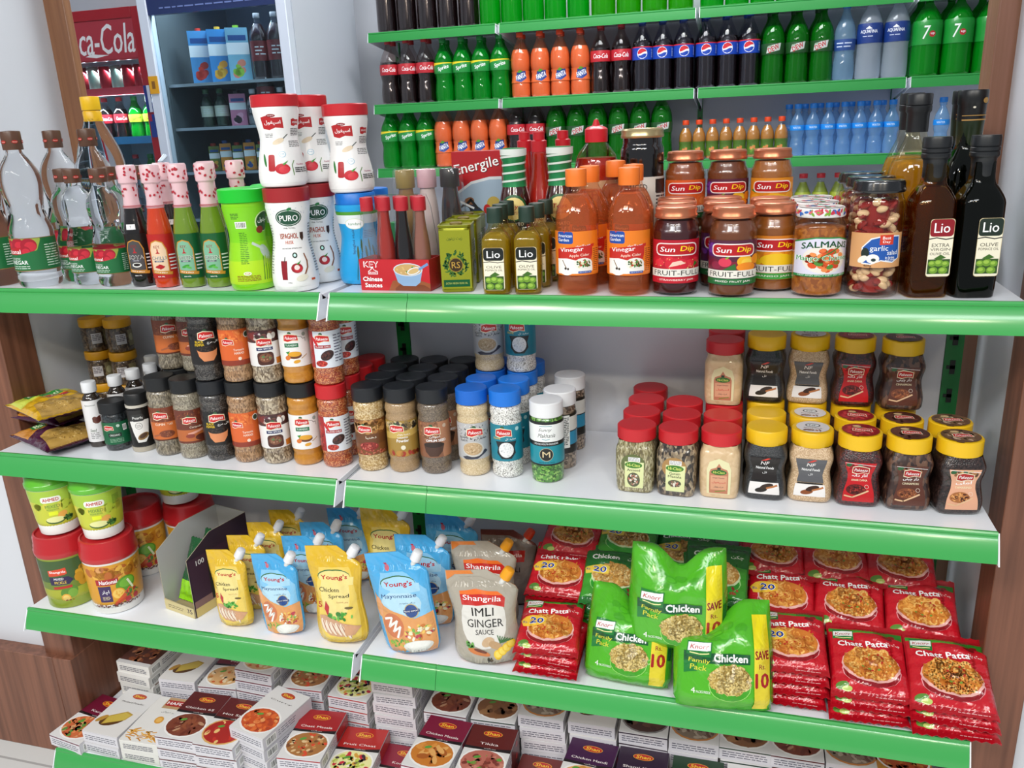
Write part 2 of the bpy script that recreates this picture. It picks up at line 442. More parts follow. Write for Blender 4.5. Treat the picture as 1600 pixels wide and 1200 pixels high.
def settle(ymax, skip=(), xlim=None, **k):
    its = []; E = {}
    for o, kd in LAST:
        if kd in skip: continue
        if kd not in E: p = PROTO[kd]; sx = p.scale.x; p_ = extent(p); E[kd] = (p_[0]/sx, p_[2]/sx, p_[3]/sx)
        a, h, b = E[kd]; its.append((o, (a+b)/2*o.scale.x if a > b*1.3 else max(a, b)*o.scale.x, h*o.scale.x))
    relax(its, ymax, xlim=xlim, **k); LAST.clear()
# ------------------------------------------------------------------ the room
T = {1: 1.10, 2: .7804, 3: .4419, 4: .1044}                   # deck heights of the front shelving
FR = {1: 0.0, 2: -.0145, 3: -.0265, 4: -.0425}                # front edges of its decks
YB = .288                                                     # its back panel
WHITE = mat('#dfe0e4', .35, bump=.03, bs=8); WALLM = mat('#d6d8de', .3, bump=.04, bs=3)
BROWN = wood('#67402f', '#865742'); GREENP = mat('#38a04c', .38, coat=.55, cr=.13, name='green_lacquer'); GREEN_SHADED = mat('#218a3a', .5, name='green_edge_shaded'); GREEND = mat('#0d6a2c', .4)  # far strips get a darker copy of the green, their shade put into the colour
DECK = mat('#f1f4fa', .28, coat=.2, name='white_powder_coat')
def struct(name, m, material, bevel=0):
    o = obj(name, m, material, bevel=bevel); o['kind'] = 'structure'; return o
def floor_mat():
    m, N, Lk, b = nmat('floor_tiles')
    tc = N.new('ShaderNodeTexCoord'); br = N.new('ShaderNodeTexBrick'); br.offset = 0
    br.inputs['Scale'].default_value = 1; br.inputs['Brick Width'].default_value = .6; br.inputs['Row Height'].default_value = .6; br.inputs['Mortar Size'].default_value = .003
    for i, c in enumerate(('#d4d5d3', '#cfd0cf', '#a9a9a8')): br.inputs[i+1].default_value = (*lin(c), 1)
    Lk.new(tc.outputs['Object'], br.inputs['Vector']); Lk.new(br.outputs[0], b.inputs['Base Color']); b.inputs['Roughness'].default_value = .18; return m
struct('floor', M().box(-4, -3, -.05, 4, 3, 0), floor_mat())
struct('wall_back', M().box(-4, 2.8, 0, 4, 2.9, 2.95), WALLM)
struct('wall_left', M().box(-4, .08, 0, -.757, .40, 2.95), WALLM)
struct('wall_right', M().box(1.03, .08, 0, 4, .40, 2.95), WALLM)
struct('wall_header', M().box(-.757, .08, 2.35, 1.03, .40, 2.95), WALLM)
struct('wall_far_left', M().box(-4.1, .4, 0, -4, 2.8, 2.95), WALLM)
struct('wall_far_right', M().box(4, .4, 0, 4.1, 2.8, 2.95), WALLM)
struct('trim_1', M().box(-.832, .06, .26, -.7525, .14, 2.35), BROWN, .002)
struct('trim_2', M().box(1.023, .06, 0, 1.09, .13, 2.35), BROWN, .002)
struct('trim_3', M().box(-.78, .345, 0, -.708, .365, 2.35), wood('#80563c', '#9a6c4c'), .002)
struct('trim_4', M().box(1.0, .34, 0, 1.055, .41, 2.35), wood('#80563f', '#936654'), .002)
struct('baseboard_left', M().box(-4, .045, 0, -.80, .08, .262).box(-.80, .045, 0, -.7505, .34, .262), BROWN, .002)
struct('baseboard_right', M().box(1.09, .05, 0, 4, .08, .2), BROWN, .002)

def strip(x0, x1, yf, z, parent, h=.037, rake=.012):
    """price channel: white lip, groove and a leaning green face"""
    pr = [(0, .0035), (-.004, .0035), (-.0055, .001), (-.0055, -.002), (-.004, -.003), (-.0055, -.0045)]
    n = 9; y, q = -.0055, -.0045; ds = (h-.0045)/n/.9
    for i in range(n):
        a = R(32-22*(i+.5)/n)*(rake/.012); y -= math.sin(a)*ds; q -= math.cos(a)*ds; pr.append((y, q))
    pr += [(y+.003, q), (0, -.008)]
    vs = [(x, yf+y, z+q) for x in (x0, x1) for y, q in pr]; n = len(pr)
    fs = [(i, (i+1) % n, (i+1) % n+n, i+n) for i in range(n)] + [tuple(range(n)), tuple(range(n, 2*n))[::-1]]
    return obj('price_strip', M().add(vs, fs), GREENP if yf < 1 else GREEN_SHADED, parent, sharp=22)
def shelf_part(root, x0, x1, yf, yb, z, joint=None, rake=.012, h=.037):
    d = obj('shelf', M().box(x0, yf, z-.010, x1, yb, z).box(x0+.01, yf+.02, z-.013, x1-.01, yb-.01, z-.010), DECK, root, bevel=.0012)
    xs = [x0+.002]+([joint-.0004, joint+.0004] if joint else [])+[x1-.002]
    for a, b in zip(xs[::2], xs[1::2]): strip(a, b, yf-.0005, z, d, h, rake)
    for x in (x0, x1-.0018):
        pts = [(yf-.004, z+.002), (yf-.012-rake, z-h-.002), (yf+.02, z-h-.004), (yb, z-.075), (yb, z-.013), (yf+.02, z-.012)]
        m = M().add([(x, y, q) for y, q in pts]+[(x+.0018, y, q) for y, q in pts], [tuple(range(6)), tuple(range(6, 12))[::-1]]+[(i, (i+1) % 6, (i+1) % 6+6, i+6) for i in range(6)])
        obj('bracket', m, DECK, d, sharp=20)
def upright(root, x, y, z0, z1, w=.027, zs=(0, 9)):
    m = M().box(x-w/2, y, z0, x+w/2, y+.03, z1, '#0c7a33')
    z = max(z0, zs[0])+.03
    while z < min(z1, zs[1])-.02:
        m.box(x-.004, y-.0012, z-.012, x+.004, y+.001, z+.012, '#06120a'); m.box(x-.009, y-.0012, z-.003, x+.004, y+.001, z+.003, '#06120a'); z += .05
    return obj('upright', m, prints('gloss'), root)
G = empty('gondola_shelving'); tag(G, 'white and green four-tier gondola shelving set into the brown-framed wall opening', 'shelving')
for t in (1, 2, 3, 4):
    shelf_part(G, -.743, -.0075, FR[t], YB, T[t])
    shelf_part(G, .0075, .998, FR[t], YB, T[t], joint={1: .143, 2: .156, 3: .152, 4: .15}[t])
for x in (-.728, 0, .985): upright(G, x, YB+.002, 0, 1.178)
obj('back_panel', M().box(-.715, YB+.004, .1, -.0145, YB+.012, 1.094).box(.0145, YB+.004, .1, .971, YB+.012, 1.094), mat('#d8d9e0', .3), G)
obj('plinth', M().box(-.743, -.02, 0, .998, YB, .072), mat('#c6c8cc', .4), G)

# shelving on the far wall
BY = 2.4; BT = {1: 1.748, 2: 1.452, 3: 1.178, 4: .905}; BX = (-.985, -.39, .425, 1.205, 2.0)
GB = empty('wall_shelving'); tag(GB, 'white shelving with green edges along the far wall, full of soft drinks', 'shelving')
for t in BT:
    for i, (a, b) in enumerate(zip(BX, BX[1:])):
        shelf_part(GB, a+.007, b-.007, BY+(-.02 if t > 2 else 0), BY+.32, BT[t], rake=.004, h=.034)
for x in BX: upright(GB, x, BY+.325, 0, 2.2, w=.022)
obj('back_panel', M().box(-.97, BY+.33, .1, 2.0, BY+.34, 2.2), mat('#c4c6cf', .35), GB)
obj('plinth', M().box(-.985, BY, 0, 2.0, BY+.3, .1), mat('#c6c8cc', .4), GB)
# ------------------------------------------------------------------ articles of the two lower shelves
def tub(name, prof, body, lidprof, lidc, art, seed, R0):
    rt = root_of(name); obj('tub', M().lathe(prof, 40), mat(body, .3, coat=.3), rt); obj('lid', M().lathe(lidprof, 44), mat(lidc, .28, coat=.3), rt)
    L = Lab(seed); art(L)
    if prof is TP: L.sc(1.05, TS)
    decal('label', L, around(prof), prints(), rt, du=.006, dv=.03, off=.0008); return rt
TS = 1.12
TP = [(r*1.03, z*TS) for r, z in [(0, 0), (.043, 0), (.0462, .002), (.0505, .100), (.0505, .108)]]
TL = [(r*1.03, z*TS) for r, z in [(0, .103), (.0515, .103), (.0525, .105), (.0535, .113), (.0518, .116), (.0520, .121), (.0505, .124), (.0500, .137), (.0485, .141), (.045, .142), (.044, .139), (0, .139)]]
@kind
def pickle_tub_green():
    def a(L):
        L.r(-.075, .006, .075, .099, '#3d5a2a'); L.r(-.075, .006, .075, .040, '#a8ac2c'); L.r(-.075, .040, .075, .055, '#6f8429')
        L.p([(-.026, .080), (.008, .084), (.009, .072), (.004, .070), (-.026, .068)], '#d8431f'); L.t('Shangrila', -.008, .076, .006, '#fff', w=.030, b=.02); L.p([(-.026, .066), (.010, .066), (.018, .058), (.010, .050), (-.026, .050)], '#2a1c4a'); L.t('MIXED', -.008, .0625, .0045, '#fff', w=.018); L.t('PICKLE', -.006, .055, .0055, '#e8c848', w=.022, b=.02)
        L.e(.006, .034, .017, .012, '#5a8a2a', .3); L.e(.012, .031, .009, .009, '#79a83a'); L.e(-.002, .022, .009, .009, '#e8a838'); L.e(-.002, .022, .0065, .0065, '#f5d070'); L.s_([(-.020, .044), (.012, .045)], .005, '#b8281c'); L.bl(.002, .014, .012, .004, 10, .004, ['#c8381c', '#8a2414'], .5); L.bl(.045, .06, .025, .03, 14, .008, ['#d8a020', '#c89018'], .8)
    return tub('pickle_tub', TP, '#8a9a30', TL, '#b8242a', a, 91, .05)
@kind
def pickle_tub_orange():
    def a(L):
        L.r(-.078, .012, .078, .099, '#d99a24'); L.bl(.0, .082, .075, .014, 40, .010, ['#c8801c', '#e8b040', '#b8621c'], .7); L.bl(-.018, .092, .010, .006, 8, .005, ['#b86a34', '#d89a5a'], .9)
        L.p([(-.032, .072), (.010, .072), (.010, .060), (-.032, .060)], '#a81c22'); L.t('National', -.009, .066, .0075, '#fff', w=.032, b=.03); L.r(-.030, .026, -.006, .058, '#3a2458'); L.t('اچار', -.017, .046, .009, '#fff', w=.014); L.lines(-.024, .03, -.01, .038, 3, '#e8d8a8')
        L.e(.022, .056, .019, .014, '#5a9a24', .2); L.e(.024, .058, .014, .009, '#78b834', .2); L.s_([(.026, .062), (.034, .044)], .004, '#e8f0c8'); L.e(.006, .040, .0125, .0115, '#e89a28'); L.e(.006, .040, .0105, .0095, '#f2c860'); L.bl(.006, .040, .009, .008, 10, .0022, ['#e8a838'], .5)
        L.s_([(.0, .022), (.028, .044)], .006, '#d8582a'); L.s_([(-.004, .018), (.030, .034)], .005, '#c8421c'); L.bl(.032, .034, .016, .010, 26, .003, ['#3a6a24', '#548a34', '#a82424'], .5); L.e(.022, .024, .006, .006, '#b8202a'); L.e(.038, .026, .0055, .0055, '#b8202a')
        L.r(-.078, .010, .078, .0165, '#e8e6e2'); L.bl(.0, .017, .050, .004, 60, .0018, ['#5a2418', '#8a3a1c'], .7)
    return tub('pickle_tub', TP, '#e6e4e0', TL, '#bd2329', a, 92, .05)
@kind
def pickle_tub_lime():
    pr = [(0, 0), (.033, 0), (.0365, .002), (.0372, .008), (.0455, .098), (.0455, .106)]
    ld = [(0, .101), (.0465, .101), (.0478, .103), (.0478, .110), (.046, .112), (.045, .124), (.043, .127), (0, .127)]
    def a(L):
        L.r(-.062, .008, .062, .100, '#c8cc3a'); L.r(-.062, .070, .062, .100, '#a8c83c'); L.bl(.0, .065, .06, .01, 24, .01, ['#b8ca3a', '#d4cc44'], .7)
        L.rr(-.024, .074, .014, .087, '#f0f0ea', .005); L.t('AHMED', -.005, .0805, .0068, '#c02a24', w=.030, b=.04); L.t('MIXED', -.004, .0655, .0065, '#6a8a3a', w=.028); L.t('PICKLE IN OIL', -.004, .0585, .003, '#6a8a3a', w=.024); L.t('اچار', .030, .062, .006, '#5a5a1c', w=.008)
        L.r(-.014, .046, .004, .054, '#e6f01c'); L.e(.012, .045, .010, .007, '#e8a848', .3); L.e(-.004, .034, .020, .008, '#4a6a2a'); L.e(-.004, .036, .019, .0065, '#e8e8a0'); L.bl(.022, .034, .012, .009, 30, .004, ['#3a6a2a', '#4f8a38', '#2c5424'], .35)
        L.lines(.030, .070, .046, .090, 7, '#5a7a2a'); L.r(-.062, .006, .062, .0105, '#f0f0ee')
    return tub('pickle_tub', pr, '#f0f0ec', ld, '#5fb82a', a, 93, .045)

def pouch(name, W_, H, T_, front, back, art, seed, cap, waist=.06, notch=.42, seal='#ddd', bot=.9):
    """stand-up pouch: flat seal at the top, a cut corner with a spout, full belly, gusset at the bottom"""
    rt = root_of(name); n, m_ = 16, 22
    def half(t):
        wl = .5*(1-waist*math.sin(min(1, max(0, (t-.1)/.75))*math.pi)**2)*(bot+(1-bot)*min(1, t*3))
        wr = wl if t < .80 else wl-(t-.80)/.20*notch
        if t < .10: wl *= 1-.10*(1-t/.1)**2; wr = wl
        return -wl*W_, wr*W_
    def thick(t):
        if t > .86: return .0012+(1-t)*.02
        return T_*(.72+.28*math.cos(t*2.1))*(1-max(0, t-.45)**1.5*1.35)
    rn = random.Random(seed); ph = [rn.random()*6 for _ in range(6)]
    def hgt(s, t):
        e = max(0, 1-abs(s)**2.6); w = .0011*math.sin(s*7+ph[0]+t*5)*math.sin(t*11+ph[1])+.0008*math.sin(s*13+t*17+ph[2])
        return (thick(t)/2*e**.75+w*e*min(1, (1-t)*6))*min(1, .35+t*14)
    def F(sg):
        def f(u, v, o):
            t = min(max(v/H, 0), 1); l, r = half(t); s = u/(W_/2); s = max(-1, min(1, s)); x = (l+r)/2+s*(r-l)/2
            return Vector((x, sg*(hgt(s, t)+.0004+o), v-(.004*(1-s*s) if t < .06 else 0)+.004))
        return f
    m = M(); S1, S2 = F(-1), F(1); vs = []
    for k, S in enumerate((S1, S2)):
        for j in range(m_+1):
            for i in range(n+1): vs.append(S((i/n*2-1)*W_/2, j/m_*H, 0))
    N1 = (n+1)*(m_+1); g = lambda k, i, j: k*N1+j*(n+1)+i
    fs = []; cols = []
    for j in range(m_):
        for i in range(n): fs.append((g(0, i, j), g(0, i+1, j), g(0, i+1, j+1), g(0, i, j+1))); cols.append(front); fs.append((g(1, i, j), g(1, i, j+1), g(1, i+1, j+1), g(1, i+1, j))); cols.append(back)
    for j in range(m_):
        fs.append((g(0, 0, j), g(0, 0, j+1), g(1, 0, j+1), g(1, 0, j))); fs.append((g(0, n, j), g(1, n, j), g(1, n, j+1), g(0, n, j+1))); cols += [back, back]
    for i in range(n):
        fs.append((g(0, i, 0), g(1, i, 0), g(1, i+1, 0), g(0, i+1, 0))); fs.append((g(0, i, m_), g(0, i+1, m_), g(1, i+1, m_), g(1, i, m_))); cols += [back, front]
    m.v = [tuple(p) for p in vs]; m.f = fs; m.c = cols
    b = obj('pouch', m, prints('film'), rt, sharp=60)
    L = Lab(seed); art(L, W_, H); decal('printed_front', L, S1, prints('film'), rt, du=.005, dv=.007, off=.0007, hair=3e-5)
    if cap:
        l, r = half(.90); sp = M(); p = Vector((r+.001, 0, H*.905)); d = Vector((.55, -.05, .83)).normalized()
        sp.tube([p-d*.008, p+d*.006], .0048, 12); s = obj('spout', sp, mat('#dcdcd8', .4), rt)
        c = M(); c.tube([p+d*.004, p+d*.0055, p+d*.018, p+d*.0225, p+d*.024], [.0068, .0092, .0088, .0078, .005], 16); obj('spout_cap', c, mat(cap, .35), s)
    return rt
def _youngs(L, x, y, w):
    L.e(x, y+.001, w*.62, w*.26, '#3a6a3a'); L.e(x+w*.01, y-.0002, w*.605, w*.245, L.bgc); L.r(x-w*.3, y-w*.3, x+w*.75, y-w*.02, L.bgc); L.t("Young's", x+w*.02, y-.001, w*.2, '#b8202a', w=w, b=.035)
def _chick(L, W_, H):
    h = H; w = W_/2; L.bgc = '#ecd98a'
    L.p([(-w*.98, 0), (w*.98, 0), (w*.98, h*.86), (w*.3, h), (-w*.98, h)], '#dcb32c'); L.p([(-w*.72, h*.05), (w*.8, h*.05), (w*.86, h*.5), (w*.6, h*.80), (-w*.5, h*.80), (-w*.8, h*.55)], '#e8c95c'); L.e(0, h*.52, w*.62, h*.25, '#ecd98a')
    _youngs(L, 0, h*.70, w*1.0); L.t('Chicken', -w*.22, h*.575, h*.045, '#2a2418', w=w*.85, b=.015); L.t('Spread', w*.16, h*.505, h*.045, '#2a2418', w=w*.85, b=.015); L.t('چکن اسپریڈ', w*.3, h*.445, h*.016, '#a8322a', w=w*.5)
    L.t('5', -w*.72, h*.41, h*.06, '#c02a2a', w=w*.18, b=.03); L.p([(-w*.42, h*.46), (-w*.28, h*.40), (-w*.34, h*.30), (-w*.5, h*.38)], '#b8262c'); L.e(w*.52, h*.385, w*.17, h*.014, '#6a5a2a')
    L.bl(w*.12, h*.30, w*.55, h*.055, 26, h*.022, ['#4a9a3a', '#6ab84a', '#35802c'], .6); L.p([(-w*.74, h*.30), (-w*.45, h*.31), (w*.1, h*.24), (w*.84, h*.18), (w*.6, h*.10), (w*.1, h*.08), (-w*.35, h*.10), (-w*.66, h*.17)], '#c89a78')
    for i in range(6): x = -w*.56+i*w*.19; L.e(x, h*(.20-.012*i), w*.085, h*.075, '#ead9c4', .35); L.e(x+w*.03, h*(.20-.012*i), w*.02, h*.07, '#a8623e', .35)
    L.p([(w*.25, h*.21), (w*.84, h*.18), (w*.6, h*.10), (w*.25, h*.10)], '#cf9c74')
def _mayo(L, W_, H):
    h = H; w = W_/2; L.bgc = '#a5d2ea'
    L.p([(-w*.98, 0), (w*.98, 0), (w*.98, h*.86), (w*.3, h), (-w*.98, h)], '#4aa6dc'); L.p([(-w*.8, h*.3), (w*.92, h*.2), (w*.9, h*.62), (w*.3, h*.82), (-w*.5, h*.82), (-w*.8, h*.55)], '#84c2e8'); L.e(0, h*.50, w*.7, h*.14, '#b4d9ec')
    L.p([(-w*.25, h*.90), (-w*.12, h*.90), (-w*.185, h*.85)], '#b8344a'); L.e(-w*.18, h*.86, w*.08, h*.025, '#c86a7a'); _youngs(L, 0, h*.705, w*.95); L.t('Mayonnaise', -w*.02, h*.585, h*.050, '#1c3f7a', w=w*1.22, b=.0); L.t('ینگز مایونیز', w*.25, h*.52, h*.016, '#2a3a6a', w=w*.55)
    L.p([(-w*.9, h*.62), (-w*.62, h*.5), (-w*.1, h*.42), (w*.4, h*.36), (w*.98, h*.40), (w*.98, 0), (-w*.7, 0), (-w*.78, h*.4)], '#dc9a5c'); L.e(-w*.36, h*.30, w*.36, h*.13, '#c8744a', .3); L.e(-w*.80, h*.48, w*.14, h*.10, '#e0a070')
    L.e(w*.35, h*.44, w*.235, w*.235, '#c8b070'); L.e(w*.35, h*.44, w*.21, w*.21, '#2a4a8a'); L.r(w*.08, h*.425, w*.62, h*.455, '#1c356a'); L.t('MAYO EXPERT', w*.35, h*.44, h*.014, '#fff', w=w*.48)
    L.s_([(-w*.62, h*.37), (-w*.38, h*.38), (-w*.52, h*.29), (-w*.2, h*.35), (-w*.40, h*.24), (-w*.12, h*.29), (-w*.30, h*.18)], h*.022, '#f2efe9')
    L.bl(w*.45, h*.22, w*.5, h*.09, 50, h*.022, ['#e8e4c0', '#7ab04a', '#b8384a', '#e8c060', '#f0ead8', '#c8742c'], .6); L.bl(-w*.25, h*.12, w*.45, h*.05, 26, h*.02, ['#8ab84a', '#5a9a3a', '#c8b050'], .5); L.e(w*.35, h*.085, w*.5, h*.055, '#d9d9d4'); L.e(w*.35, h*.095, w*.42, h*.04, '#e9e9e4')
def _imli(L, W_, H):
    h = H; w = W_/2
    L.p([(-w*.96, 0), (w*.96, 0), (w*.96, h*.8), (w*.3, h*.93), (-w*.5, h*.93), (-w*.96, h*.8)], '#aaa294'); L.p([(-w*.96, h*.9), (-w*.6, h*.96), (w*.2, h*.96), (w*.2, h), (-w*.96, h)], '#d87a2c'); L.e(0, h*.48, w*.72, h*.30, '#dcd9d2')
    L.p([(-w*.62, h*.80), (-w*.1, h*.82), (w*.45, h*.79), (w*.66, h*.72), (w*.66, h*.62), (w*.3, h*.66), (-w*.2, h*.65), (-w*.62, h*.655)], '#c22a24'); L.p([(-w*.62, h*.80), (-w*.1, h*.82), (w*.45, h*.79), (w*.60, h*.745), (w*.2, h*.765), (-w*.62, h*.765)], '#e8702c'); L.t('Shangrila', 0, h*.715, h*.07, '#fff', w=w*1.1, b=.01, rot=-3)
    L.t('IMLI', 0, h*.585, h*.085, '#1c1a18', w=w*.68); L.t('GINGER', w*.05, h*.465, h*.085, '#1c1a18', w=w*1.15); L.t('SAUCE', w*.02, h*.37, h*.055, '#1c1a18', w=w*.56)
    L.e(w*.1, h*.26, w*.2, h*.05, '#c8a884', .4); L.e(w*.3, h*.22, w*.2, h*.045, '#b8946a', -.3)
    for i in range(4): L.e(w*(.36+.13*i), h*(.12+.035*i), w*.13, h*.05, '#e8c02c'); L.e(w*(.36+.13*i), h*(.12+.035*i), w*.09, h*.034, '#f0d458')
    for i in range(7): L.s_([(w*.45, h*.25), (w*(.40+.07*i), h*(.33-.01*i))], h*.011, '#3a6a34')
    L.bl(-w*.46, h*.23, w*.16, h*.05, 14, h*.02, ['#4a8a3a', '#6aa84a'], .6); L.e(-w*.2, h*.15, w*.34, h*.035, '#c8743a', -.25); L.e(-w*.15, h*.165, w*.2, h*.018, '#6a3018', -.25); L.bl(w*.1, h*.075, w*.16, h*.02, 6, h*.018, ['#3a342c', '#5a4a3a'], .5); L.t('Flavour of True Flavor', 0, h*.035, h*.022, '#3a342c', w=w*1.1)
@kind
def pouch_chicken_small(): return pouch('spread_pouch', .080, .152, .034, '#dcb32c', '#d4a828', _chick, 101, '#e8e8ec', waist=.10)
@kind
def pouch_chicken_large(): return pouch('spread_pouch', .098, .172, .040, '#dcb32c', '#d4a828', _chick, 102, '#e8e8ec', waist=.16)
@kind
def pouch_mayo_small(): return pouch('mayonnaise_pouch', .086, .145, .036, '#4aa6dc', '#2f8ed0', _mayo, 103, '#e8e8ec', waist=.06)
@kind
def pouch_mayo_large(): return pouch('mayonnaise_pouch', .108, .176, .042, '#4aa6dc', '#2f8ed0', _mayo, 104, '#e8e8ec', waist=.05)
@kind
def pouch_imli(): return pouch('sauce_pouch', .112, .150, .042, '#aaa294', '#d87a2c', _imli, 105, '#f0a01c', waist=.14)
@kind
def pouch_imli_dark(): return pouch('sauce_pouch', .112, .150, .042, '#6a3a34', '#7a2420', lambda L, W_, H: (L.p([(-W_*.48, 0), (W_*.48, 0), (W_*.48, H*.8), (W_*.2, H*.93), (-W_*.48, H*.93)], '#7a6f68'), L.r(-W_*.3, H*.6, W_*.3, H*.75, '#a8241c'), L.t('Shangrila', 0, H*.68, H*.06, '#e8d8d0', w=W_*.5), L.t('CHILLI', 0, H*.5, H*.07, '#241c1a', w=W_*.45)), 106, '#d8401c', waist=.14)

def pillow(name, W_, D, T_, front, back, art, seed, band=.010, mat_='film'):
    """heat-sealed bag lying face up: inflated middle, flat crimped and zig-zag cut ends"""
    rt = root_of(name); n, m_ = 18, 22; rn = random.Random(seed); ph = [rn.random()*6 for _ in range(8)]
    def hz(s, t):
        b = band/D*2; tt = min(1, abs(t)/(1-b)); e = max(0, 1-abs(s)**3)**.6*max(0, 1-tt**4)**.6
        w = .0016*math.sin(s*5+ph[0]+t*3)+.0012*math.sin(t*9+ph[1]+s*4)+.0009*math.sin(s*15+t*6+ph[2])+.0008*math.sin(t*21+ph[3])
        return T_/2*e*(1+.1*math.sin(s*2+ph[4]))+w*(.25+.75*e)+.0004
    def F(sg):
        def f(u, v, o):
            s, t = u/(W_/2), v/(D/2); k = 1-.035*(1-min(1, abs(t)*1.02)**2)*(1 if abs(s) > .6 else .6)
            return Vector((u*k, v, T_/2+sg*(max(hz(s, t), .0003)+o)))
        return f
    m = M(); N1 = (n+1)*(m_+1); g = lambda k, i, j: k*N1+j*(n+1)+i
    for k, S in enumerate((F(1), F(-1))):
        for j in range(m_+1):
            for i in range(n+1):
                z = (.0016 if i % 2 else -.0016) if j in (0, m_) else 0
                m.v.append(tuple(S((i/n*2-1)*W_/2, (j/m_*2-1)*D/2+z, 0)))
    for j in range(m_):
        for i in range(n):
            m.f.append((g(0, i, j), g(0, i+1, j), g(0, i+1, j+1), g(0, i, j+1))); m.c.append(front); m.f.append((g(1, i, j), g(1, i, j+1), g(1, i+1, j+1), g(1, i+1, j))); m.c.append(back)
    for j in range(m_): m.f += [(g(0, 0, j), g(0, 0, j+1), g(1, 0, j+1), g(1, 0, j)), (g(0, n, j), g(1, n, j), g(1, n, j+1), g(0, n, j+1))]; m.c += [back]*2
    for i in range(n): m.f += [(g(0, i, 0), g(1, i, 0), g(1, i+1, 0), g(0, i+1, 0)), (g(0, i, m_), g(0, i+1, m_), g(1, i+1, m_), g(1, i, m_))]; m.c += [back]*2
    obj('wrapper', m, prints(mat_), rt, sharp=70)
    L = Lab(seed); art(L, W_, D)
    decal('printed_front', L, F(1), prints(mat_), rt, du=.0056, dv=.0057, off=.0007, hair=3e-5); return rt
def knorr(L, x, y, w, rot=0):
    L.p([(x-w*.55, y-w*.32), (x+w*.5, y-w*.38), (x+w*.55, y+w*.3), (x-w*.5, y+w*.34)], '#1f7a34'); L.p([(x-w*.5, y-w*.17), (x+w*.48, y-w*.10), (x+w*.5, y+w*.26), (x-w*.47, y+w*.20)], '#f2f2f0'); L.t('Knorr', x, y+w*.045, w*.2, '#b81c24', w=w*.82, sh=.3, b=.01, rot=3); L.s_([(x-w*.4, y-w*.24), (x, y-w*.27), (x+w*.4, y-w*.22)], w*.05, '#e8e8a0')
NOOD = ['#e8a850', '#d88a34', '#f0bc68', '#c8742a', '#dc9640', '#b8601c']
def _chatt(rs):
    def a(L, W_, D):
        w, d = W_/2, D/2
        L.r(-w*.97, -d*.99, w*.97, d*.99, '#a80e1c'); L.r(-w*.95, -d*.85, w*.95, d*.78, '#c01424'); L.r(-w*.95, d*.70, w*.95, d*.80, '#3f9a2c'); L.p([(w*.2, d*.70), (w*.95, d*.62), (w*.95, d*.80), (w*.2, d*.80)], '#2c7a24'); L.e(w*.55, d*.60, w*.14, d*.06, '#7a0c14', -.3); L.e(w*.66, d*.66, w*.10, d*.05, '#8c1018', .2)
        knorr(L, -w*.60, d*.62, w*.52); L.t('Chatt Patta', -w*.12, d*.36, d*.15, '#fff', w=w*1.3, b=.04, rot=4, arch=-.2); L.t('چٹ پٹا', w*.68, d*.42, d*.10, '#f2e8e4', w=w*.36)
        L.e(w*.04, -d*.34, w*.76, d*.40, '#e89aa0'); L.e(w*.04, -d*.36, w*.73, d*.38, '#8c0c18'); L.e(w*.04, -d*.20, w*.76, d*.44, '#e8b0a8'); L.e(w*.04, -d*.16, w*.72, d*.41, '#c8742a'); L.nd(w*.04, -d*.14, w*.74, d*.44, 100, w*.046, NOOD); L.bl(w*.04, -d*.14, w*.5, d*.3, 10, w*.035, ['#7a9a3a', '#b8301c'], .7)
        L.e(-w*.72, -d*.74, w*.17, d*.09, '#5a8a34', .2); L.e(-w*.60, -d*.80, w*.13, d*.06, '#b8cc6a'); L.lines(w*.1, -d*.95, w*.8, -d*.90, 1, '#e8b0b0')
        if rs: L.p([(-w*.96, d*.02), (-w*.80, d*.14), (-w*.4, d*.16), (-w*.12, d*.10), (-w*.12, -d*.14), (-w*.45, -d*.20), (-w*.85, -d*.18)], '#f0c03a'); L.t('Rs.', -w*.80, -d*.04, d*.09, '#1c3a8a', w=w*.16, b=.02); L.t('20', -w*.42, -d*.02, d*.20, '#fff', w=w*.44, b=.09); L.t('20', -w*.42, -d*.02, d*.19, '#1c3a9a', w=w*.42, b=.04)
    return a
def _ckn(L, W_, D):
    w, d = W_/2, D/2
    L.r(-w*.97, -d*.99, w*.97, d*.99, '#1f6a28'); L.r(-w*.95, -d*.8, w*.95, d*.2, '#3f9a2c'); L.t('Chicken', -w*.3, d*.52, d*.16, '#fff', w=w*.9, b=.05); L.t('چکن', w*.62, d*.52, d*.14, '#e8f0e4', w=w*.4)
    L.e(w*.04, -d*.34, w*.76, d*.40, '#a8e08a'); L.e(w*.04, -d*.36, w*.73, d*.38, '#2f9a2c'); L.e(w*.04, -d*.14, w*.74, d*.42, '#d8e8b8'); L.e(w*.04, -d*.10, w*.70, d*.39, '#c8924a'); L.nd(w*.04, -d*.08, w*.72, d*.42, 95, w*.046, ['#e8c078', '#d8a454', '#f0d090', '#b8843a', '#c89448']); L.bl(w*.6, -d*.6, w*.2, d*.15, 5, w*.06, ['#8c3020', '#a8442c'], .8)
    L.p([(-w*.96, d*.14), (-w*.45, d*.26), (-w*.12, d*.18), (-w*.14, -d*.06), (-w*.9, -d*.08)], '#e8c848'); L.t('Rs.', -w*.82, d*.07, d*.08, '#1c3a8a', w=w*.14, b=.02); L.t('20', -w*.44, d*.08, d*.19, '#fff', w=w*.44, b=.09); L.t('20', -w*.44, d*.08, d*.18, '#1c3a9a', w=w*.42, b=.04)
@kind
def noodles_red(): return pillow('noodle_packet', .112, .126, .022, '#b0101e', '#980c18', _chatt(False), 111)
@kind
def noodles_red_priced(): return pillow('noodle_packet', .112, .126, .022, '#b0101e', '#980c18', _chatt(True), 112)
@kind
def noodles_green(): return pillow('noodle_packet', .112, .126, .022, '#1f7a2a', '#185c22', _ckn, 113)
